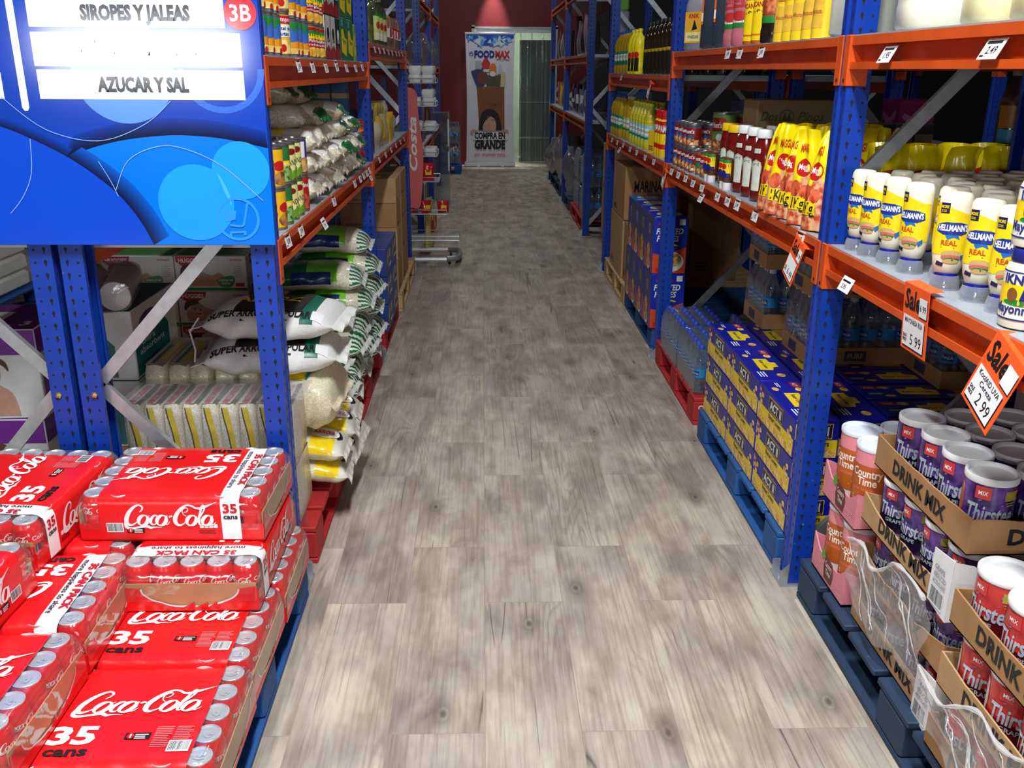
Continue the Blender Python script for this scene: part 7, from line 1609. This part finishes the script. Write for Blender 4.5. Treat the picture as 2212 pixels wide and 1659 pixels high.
def cups():
    t = thing('cup_package', 'clear-wrapped package of stacked white foam cups on the teal box', 'cups', (-1.30, 3.13, .757), R(14))
    for r in range(2):
        b = MB().m(M('foam_white', (240, 238, 230), .6, 0, .02)); rr = []
        for k in range(30):
            y = -.16+.012*k; rr.append([( -.055+.11*r+.050*math.cos(a)*(1 if k % 2 else .96), y, .052+.050*math.sin(a)*(1 if k % 2 else .96)) for a in [2*PI*j/18 for j in range(18)]])
        b.rings(rr, True, True); part('cup_stack', b, t)
    b = MB().m(FILM2); rr = []
    for y, k in ((-.185, .55), (-.175, .96), (-.05, 1.0), (.1, 1.0), (.195, .96), (.205, .5)): rr.append([(.112*k*math.copysign(abs(math.cos(a))**.5, math.cos(a)), y, .053+.054*k*math.copysign(abs(math.sin(a))**.6, math.sin(a))) for a in [2*PI*j/24 for j in range(24)]])
    b.rings(rr, True, True); part('wrapping_film', b, t)
cups()
PURP = M('violet_box', (120, 40, 150), .4, 0, .06)
def baby_box(lab, loc, rz, dark=False):
    sx, sy, sz = .44, .34, .30; b = MB().m(WBX); b.box(-sx/2, -sy/2, 0, sx/2, sy/2, sz, .003); b.m(PURP); b.rect(topf(sz), -sx/2+.003, -sy/2+.003, sx/2-.003, sy/2-.003, .0006); b.m(PAPER); b.rect(topf(sz), -.19, -.13, .08, .06, .0010); b.m(PAPER); b.text('3', topf(sz), .17, -.12, .05, bold=.05); b.lines(topf(sz), .09, -.14, .05, .04, 2)
    for P0, w_ in ((front(-sy/2), sx), (rside(sx/2), sy)):
        P = (lambda P0, w_: lambda u, v, l=0: P0(min(w_/2-.002, max(-w_/2+.002, u+w_*.20*(abs(u) < w_*.30))), v, l))(P0, w_)
        b.m(PURP); b.rect(P, -w_/2+.003, sz*.72, w_/2-.003, sz-.003, .0006); b.rect(P, -w_*.45, .02, -w_*.32, sz*.5, .0007)
        b.m(M('baby_skin', (206, 156, 130), .6)); b.disc(P, -w_*.08, sz*.52, sz*.15, .0010, sz*.18); b.poly(P, spline([(-w_*.26, .01), (-w_*.24, sz*.30), (-w_*.08, sz*.42), (w_*.08, sz*.3), (w_*.12, .01)], 4), .0008); b.m(M('baby_hair', (60, 40, 34), .6)); b.poly(P, spline([(-w_*.20, sz*.5), (-w_*.17, sz*.68), (-w_*.06, sz*.73), (w_*.06, sz*.66), (w_*.08, sz*.54), (w_*.03, sz*.62), (-w_*.08, sz*.64), (-w_*.16, sz*.58)], 4), .0014)
        b.m(BLACK); b.disc(P, -w_*.12, sz*.54, .006, .0014); b.disc(P, -w_*.02, sz*.54, .006, .0014); b.m(M('mouth_red', (190, 90, 90), .5)); b.disc(P, -w_*.07, sz*.43, .016, .0014, .008)
    one('diaper_box', b, lab, 'diaper box', loc, rz)
baby_box('violet and white diaper box with laughing baby beside the left blue posts, top', (-1.66, 3.02, .432), R(4)); baby_box('violet and white diaper box under the laughing-baby box', (-1.66, 3.02, .131), R(1))
pallet('blue pallet under the violet diaper boxes at left', (-1.93, 2.60, 0), .40, .95, WOODB)
# far left aisle: towel bale on pallet and another carton
pallet('blue pallet across the left neighbouring aisle', (-4.1, 5.2, 0), 1.1, 1.1, WOODB)
b = MB().m(M('tissue_white', (226, 224, 218), .6, 0, .04, 30, .3)); 
for k in range(5): b.box(-4.05, 5.25, .132+k*.11, -3.05, 6.2, .132+k*.11+.108, .02)
b.m(M('tissue_violet', (110, 50, 130), .4)); b.rect(front(5.25), -3.5, .16, -3.12, .22, .001); b.m(M('tissue_orange', (230, 140, 40), .4)); b.disc(front(5.25), -3.3, .34, .09, .0012, .06); one('tissue_bale', b, 'pale bale of tissue packs on a pallet across the left aisle', 'tissue paper')
carton('dark carton lettered CAPS at the far left edge on the floor', (-2.9, 4.75, 0), .5, .3, .25, M('dark_card', (70, 66, 64), .7), 0, 'CAPS', PAPER, .05, False)
# ------------------------------------------------------------------ snack stand at the end of the left run
def stand():
    t = thing('display_stand', 'wheeled wire snack stand with salmon red side board lettered Costa', 'display stand', (0, 0, 0))
    SAL = M('salmon_board', (222, 104, 100), .4, 0, .05, 5); b = MB().m(SAL)
    out = spline([(-.66, .455), (-.585, .46), (-.515, .465), (-.492, .60), (-.478, .80), (-.480, .95), (-.500, 1.12), (-.512, 1.25), (-.516, 1.33), (-.545, 1.378), (-.60, 1.385), (-.66, 1.36)], 4)
    b.rings([[(x, 7.545, z) for x, z in out], [(x, 7.557, z) for x, z in out]], True, True); part('side_board', b, t)
    b = MB().m(PAPER); P = plane((-.505, 7.545, .68), (-.09, 0, 1), (-1, 0, -.09), 1); P = plane((-.515, 7.544, .70), (0, 0, 1), (-1, 0, 0), 1)
    b.text('Costa', P, .26, .012, .062, .42, shear=.25, bold=.04, l=.001); part('printed_lettering', b, t)
    TUBE = M('white_tube_paint', (214, 216, 218), .35, .2)
    for y in (7.50, 7.93):
        b = MB().m(TUBE); b.tube([(-.98, y, .045), (-.30, y, .045)], .018, 8); part('base_rail', b, t)
    b = MB().m(M('grey_end_cap', (150, 152, 154), .4, .3)); b.tube(spline([(-.30, 7.50, .05), (-.23, 7.53, .05), (-.205, 7.62, .05), (-.205, 7.81, .05), (-.23, 7.90, .05), (-.30, 7.93, .05)], 5), .024, 8); part('base_bumper', b, t)
    for y in (7.55, 7.88):
        b = MB().m(BLACK); b.lathe([(.020, -.010), (.022, -.006), (.022, .006), (.020, .010)], 12); o = part('caster', b, t); o.location = (-.28, y, .022); o.rotation_euler = (0, PI/2, 0)
    for x, y in ((-.62, 7.62), (-.62, 7.86)):
        b = MB().m(TUBE); b.tube([(x, y, .05), (x, y, 1.5)], .012, 8); part('upright', b, t)
    for z, x1 in ((.185, -.20), (.400, -.30), (.66, -.36), (.86, -.37), (1.06, -.37), (1.245, -.37), (1.42, -.37)):
        b = MB().m(GALV); x0, y0, y1 = -.64, 7.59, 7.90
        for zz in (z, z+.035): b.tube([(x0, y0, zz), (x1, y0, zz), (x1, y1, zz), (x0, y1, zz)], .0028, 5, closed=True)
        for i in range(9): y = y0+(y1-y0)*i/8; b.tube([(x0, y, z), (x1, y, z)], .0018, 4)
        for x in (x0, x1):
            for y in (y0, y1): b.tube([(x, y, z), (x, y, z+.035)], .0022, 4)
        part('wire_shelf', b, t)
stand()
def carton_egg():
    b = MB().m(M('white_foam_pack', (226, 228, 226), .5, 0, .03)); rr = []
    for z, k in ((0, .86), (.02, .97), (.035, 1.0), (.055, .93), (.062, .80)): rr.append([(.052*k*math.copysign(abs(math.cos(a))**.4, math.cos(a)), .062*k*math.copysign(abs(math.sin(a))**.4, math.sin(a)), z) for a in [2*PI*j/20 for j in range(20)]])
    b.rings(rr, True, True); return Kind('white_pack', 'packet', b.mesh('white_pack'))
EG = carton_egg()
for z, n, nm in ((1.423, 2, 'top'), (1.248, 2, 'second'), (1.063, 1, 'third'), (.863, 1, 'fourth')):
    for k in range(n):
        for i in range(2 if k == 0 else 1 if z == 1.248 else 2):
            for j in range(2):
                EG.put('white foam pack on the %s wire shelf, %s' % (nm, ('lower layer' if k == 0 else 'upper layer')+(', near row' if j == 0 else ', far row')+(', aisle end' if i == 0 else ', inner end')), (-.428-i*.108+jit(.006), 7.66+j*.14, z+k*.063), jit(.12))
b = MB().m(YEL); b.box(-.05, -.05, 0, .05, .05, .025, .004); one('yellow_pack', b, 'yellow pack lying on the fourth wire shelf of the snack stand', 'packet', (-.54, 7.70, .927))
RB = M('snack_red', (206, 26, 30), .25, 0, .08, 20, .3, 40, coat=.4)
for i, (x, y, z) in enumerate(((-.33, 7.66, .403), (-.47, 7.66, .403), (-.57, 7.66, .403))): packet('snack_bag', 'shiny red snack bag on the low basket of the stand, %s from the aisle' % od(i), (x, y, z), RB, .09, .10, R(10+i*20), 60+i, 'snack bag', None, YEL)
for i, (x, y, z) in enumerate(((-.45, 7.66, .663), (-.53, 7.68, .663), (-.47, 7.80, .663))): packet('snack_bag', 'shiny red snack bag on the middle basket of the stand, %s' % ('at the aisle end', 'at the inner end', 'behind')[i], (x, y, z), RB, .10, .14, R(10+i*20), 64+i, 'snack bag', None, YEL)
for i in range(4): packet('snack_bag', 'pale yellow snack packet standing low behind the stand, %s' % od(i), (-.47-.0*i, 8.02+i*.16, .02), M('packet_pale', (214, 200, 120), .3, coat=.3), .13, .46-.03*i, R(70), 70+i, 'snack bag', None, RED)
# ------------------------------------------------------------------ goods of the far left rack
CLR = film('hanging_plastic', (228, 224, 230), .20, .12, .35, 1.2, 20)
def plastic_bundle(lab, loc, w_, h, seed, mat=CLR):
    q = random.Random(seed); rr = []
    for k in range(11):
        v = k/10; z = h*v; r = w_*(.5+.4*math.sin(PI*v)+.1*math.sin(7*v+seed)); rr.append([(r*(.8+.2*q.random())*math.cos(2*PI*j/14), r*(.8+.2*q.random())*math.sin(2*PI*j/14)*.8, z) for j in range(14)])
    b = MB().m(mat); b.rings(rr, True, True); return one('plastic_bag', b, lab, 'plastic bag', loc)
def bag_on_hook(lab, loc, w_, h, seed, mat): return plastic_bundle(lab, loc, w_, h, seed, mat)
for i, (x, y, z, w_, h) in enumerate(((-.64, 9.20, 1.56, .10, .24), (-.62, 9.62, 1.56, .11, .30), (-.62, 10.1, 1.56, .10, .26), (-.62, 9.4, 2.155, .11, .22), (-.56, 9.9, 2.155, .12, .20), (-.62, 11.3, 1.56, .10, .30), (-.62, 12.0, 1.56, .10, .28))):
    plastic_bundle('clear plastic bag of disposable cups on the far left rack, %s' % ('upper shelf nearest', 'upper shelf second', 'upper shelf third', 'topmost shelf nearest', 'topmost shelf second', 'beyond the second post', 'beyond the second post, further')[i], (x, y, z), w_, h, i+1)
BRN = M('brown_packet', (96, 70, 58), .35, 0, .15, 14, .3, 30, coat=.3)
for i, (x, y, z, c) in enumerate(((-.64, 9.25, .83, BRN), (-.62, 9.6, .83, PKC[2]), (-.62, 9.95, .83, BRN), (-.64, 10.35, .83, PKC[0]), (-.62, 10.7, .83, BRN), (-.64, 11.2, .83, BRN), (-.62, 11.6, .83, PKC[2]), (-.64, 12.2, .83, BRN))):
    packet('plastic_packet', 'dull packet on the middle shelf of the far left rack, %s from the near end' % od(i), (x, y, z), c, .22, .34+.05*(i % 3), R(80), 80+i, 'packet')
for i, (y, h, c) in enumerate(((9.4, .36, M('packet_mustard', (170, 150, 70), .5)), (9.75, .40, M('packet_pale', (214, 200, 120), .3)), (10.15, .36, M('packet_mustard', (170, 150, 70), .5)), (10.5, .40, BRN), (11.3, .5, BRN), (11.8, .5, PKC[2]))):
    plain_box('floor_carton', 'carton standing on the floor under the far left rack, %s from the near end' % od(i), (-.82, y, 0), .40, .30, h, c)
carton('brown carton at the top of the far left rack behind the plastic bags', (-.92, 9.5, 1.555), .30, .5, .42, CARD, 0, None, None, .05, False)
t = thing('clear_cabinet', 'narrow clear plastic cabinet with white edges beside the far left rack', 'cabinet', (-.50, 11.2, 0))
b = MB().m(film('cabinet_plastic', (214, 222, 226), .2, .08, .15, .2, 6)); b.box(-.10, -.2, .02, .10, .2, 1.05); part('clear_body', b, t)
b = MB().m(WHITE)
for x in (-.10, .092):
    for z0, z1 in ((.4, .62), (.68, .98)): b.box(x, -.208, z0, x+.016, -.2, z1)
part('white_edge', b, t)
WBIG = water_kind(.30, .045, (40, 90, 190), (60, 140, 200), 12)
for k in range(2): water_pack('wrapped pack of large water bottles by the red back wall, %s of the stack' % ('lower', 'upper')[k], (-.54, 14.75, .15+k*.305), 4, 5, WBIG, .30, .045, 0, 2)
pallet('low blue pallet under the water packs at the red wall', (-.78, 14.45, 0), .44, .60, WOODB)
# ------------------------------------------------------------------ goods of the far right rack
SILVF = M('silver_foil', (190, 190, 192), .2, .7, .1, 20, .5, 30); DKP = M('dark_packet', (46, 44, 50), .3, 0, .2, 16, .3, 30, coat=.4)
fr = [(9.25, DKP), (9.55, BRN), (9.85, PKC[2]), (10.2, DKP), (10.55, SILVF), (10.9, DKP), (11.65, BRN), (12.0, SILVF), (12.4, DKP), (12.8, PKC[2]), (13.2, DKP)]
for i, (y, c) in enumerate(fr):
    packet('plastic_packet', 'glossy packet on the upper shelf of the far right rack, %s from the near end' % od(i), (1.06, y, 1.666), c, .24, .30+.06*(i % 3), R(-80), 100+i, 'packet')
for i in range(8):
    y = 9.2+i*.24; c = (M('packet_blue', (34, 84, 160), .3, coat=.3), DKP, SILVF, M('packet_sky', (60, 120, 180), .3, coat=.3), PKC[2], DKP)[i % 6]
    packet('plastic_packet', 'blue or dark packet low on the far right rack shelf, %s from the near end' % od(i), (1.05, y, 1.076), c, .20, .26+.05*(i % 2), R(-78), 120+i, 'packet', None, WHITE if i % 2 else None)
for i in range(5): packet('plastic_packet', 'bright printed packet on the lower shelf near the back wall, %s' % od(i), (1.05, 11.7+i*.34, 1.076), (PKC[0], M('packet_violet', (120, 50, 120), .3), PKC[2], YEL, M('packet_pink2', (190, 80, 120), .3))[i], .22, .30, R(-80), 140+i, 'packet')
for k in range(2): water_pack('wrapped water pack at floor level under the far right rack, %s of the nearest stack' % ('lower', 'upper')[k], (1.18, 9.35, .133+k*.305), 4, 6, WBIG, .30, .045, 0, 1)
for k in range(2): water_pack('wrapped water pack under the far right rack, %s of the second stack' % ('lower', 'upper')[k], (1.18, 10.05, .133+k*.305), 4, 6, WBIG, .30, .045, 0, 1)
for i, (x, y, w_, h, m_) in enumerate(((1.12, 11.0, .24, .55, CLR), (1.10, 11.9, .26, .62, SILVF), (1.12, 12.6, .26, .60, CLR), (1.08, 13.3, .26, .50, SILVF))): plastic_bundle('bundle wrapped in %s plastic at floor level under the far right rack, %s' % (('clear', 'silvery', 'clear', 'silvery')[i], od(i)), (x, y, .133), w_, h, 40+i, m_)
pallet('dark red pallet under the far right rack', (.97, 9.05, 0), .9, 1.35, WOODR); pallet('dark blue pallet under the far right rack, nearer the back wall', (.97, 10.6, 0), .9, 1.2, WOODD); pallet('dark blue pallet at the back end of the far right rack', (.97, 11.85, 0), .9, 1.7, WOODD)
carton('large plain brown carton just behind the far right rack post, upper', (1.40, 9.12, .745), .22, .30, .30, CARD2, 0, None, None, .05, False)
# cartons seen through the gap between the two right runs
for k, (z, h) in enumerate(((.0, .48), (.482, .42))): carton('plain brown carton standing in the gap between the right racks, %s' % ('lower', 'upper')[k], (1.30, 8.35, z), .40, .55, h, CARD2, 0, None, None, .05, False)
plain_box('grey_box', 'small grey lettered box on the cartons between the right racks', (1.25, 8.25, .903), .22, .2, .12, M('grey_card', (120, 120, 120), .6), lambda b, P, w_, h: (b.m(BLACK), b.lines(P, -w_*.3, h*.3, w_*.6, h*.4, 2, .001)))
for i in range(2): plain_box('blue_carton', 'dark blue carton lettered in white between the right racks, %s' % ('left', 'right')[i], (1.205+i*.19, 8.45, 1.025), .15, .2, .32, M('box_deep_blue', (24, 70, 120), .4), lambda b, P, w_, h: (b.m(WHITE), b.text('mini', P, 0, h*.55, .05, w_*.8, bold=.04, l=.001), b.text('mini', P, 0, h*.2, .05, w_*.8, bold=.04, l=.001)))
b = MB().m(DECK); b.box(1.10, 8.1, 1.0225, 1.55, 8.62, 1.0245); one('loose_board', b, 'thin board carrying the blue cartons between the right racks', 'board')
b = MB().m(M('lime_lid', (140, 210, 70), .4)); b.box(-.05, -.05, .0, .05, .05, .11, .01); b.m(M('bottle_violet_white', (176, 176, 206), .4)); b.box(-.055, -.05, .11, .055, .05, .38, .012); b.m(M('lime_lid', (140, 210, 70), .4)); b.box(-.048, -.05, .38, .048, .05, .49, .012); one('detergent_bottle', b, 'white and lime detergent bottle on the far right rack upper shelf', 'bottle', (1.30, 9.15, 1.666))
b = MB().m(M('yellow_carton_paint', (232, 190, 30), .45)); b.box(-.04, -.08, 0, .04, .08, .52, .004); one('yellow_carton', b, 'tall narrow yellow carton on the far right rack upper shelf', 'box', (1.19, 11.05, 1.666))
# ------------------------------------------------------------------ next aisle on the right, seen through the rack
def juice_pack(lab, loc, rz=0, n=(5, 2), col=(150, 110, 80)):
    t = thing('juice_pack', lab, 'juice', loc, rz)
    b = MB().m(M('juice_%d' % col[0], col, .3, 0, .15, 30)); 
    for i in range(n[0]):
        for j in range(n[1]): b.lathe([(.03, 0), (.033, .01), (.033, .11), (.015, .15)], 10, (i-(n[0]-1)/2)*.068, (j-(n[1]-1)/2)*.068)
    part('bottle_row', b, t); b = MB().m(M('juice_green_cap', (50, 140, 90), .4))
    for i in range(n[0]):
        for j in range(n[1]): b.lathe([(.017, .148), (.017, .17), (0, .171)], 10, (i-(n[0]-1)/2)*.068, (j-(n[1]-1)/2)*.068)
    part('cap_row', b, t)
S3 = .954
for i in range(6): juice_pack('small green-capped juice pack in the next aisle, %s along the shelf' % od(i), (3.72, 1.9+i*.62, S3), 0, (5, 3)); 
RUST = tall_bottle_kind('juice_bottle', film('juice_plastic', (190, 160, 120), .2, .1, .2, .1, 8), .05, .34, lambda b, P, r, h: (b.m(M('juice_orange_label', (200, 130, 40), .4)), b.rect(P, -r*1.4, h*.45, r*1.4, h*.66, .0008, 10), b.m(M('juice_sky', (70, 160, 200), .4)), b.rect(P, -r*1.4, h*.30, r*1.4, h*.44, .0008, 10)), (230, 232, 236), neck=.36)
for i in range(8): RUST.put('tall clear juice bottle with orange label on the rear right rack, %s of two rows' % od(i), (1.76+(i % 4)*.105, 3.02+(i//4)*.115, 1.196), R(-20+jit(30)), 'juice bottles on the rear rack')
for i, (x, y, sx, sy) in enumerate(((1.90, 3.10, .44, .5), (1.88, 3.72, .44, .56))):
    t = tray('brown carton tray under the juice bottles on the rear right rack, %s' % ('nearer', 'further')[i], (x-sx/2, y-sy/2, 1.073), sx, sy, .12, CARD2); b = MB().m(CARD); b.box(.004, .004, .112, sx-.004, sy-.004, .121); part('top_sheet', b, t)
for i in range(4): plain_box('milk_carton', 'white carton pack on the rear right rack, %s from the left' % od(i), (1.64+i*.088, 4.10, 1.073), .08, .08, .24, M('milk_carton_white', (196, 196, 204), .5), lambda b, P, w_, h: (b.m(M('milk_violet', (90, 84, 130), .5)), b.rect(P, -w_*.48, h*.82, w_*.48, h*.99, .0008), b.disc(P, 0, h*.2, w_*.2, .0008), b.m(GREY), b.lines(P, -w_*.3, h*.4, w_*.6, h*.3, 4, .0008)))
plain_box('pink_box', 'magenta box on the rear right rack behind the white cartons', (1.98, 4.42, 1.073), .16, .2, .33, M('box_magenta', (170, 40, 120), .4), lambda b, P, w_, h: (b.m(M('box_pale_magenta', (214, 150, 210), .4)), b.stroke(P, [(-w_*.4, h*.8, .02), (0, h*.7, .04), (w_*.3, h*.85, .02)], l=.001)))
plain_box('red_box', 'red box beside the magenta box on the rear right rack', (1.80, 4.42, 1.073), .16, .2, .22, M('box_red', (170, 30, 40), .4))
for i in range(5): plain_box('floor_case', 'drink case on the lower level of the next aisle rack, %s from the near end' % od(i), (3.75, 2.1+i*.9, .0), .5, .7, .5, M('case_dull', (96, 84, 76), .6), None)
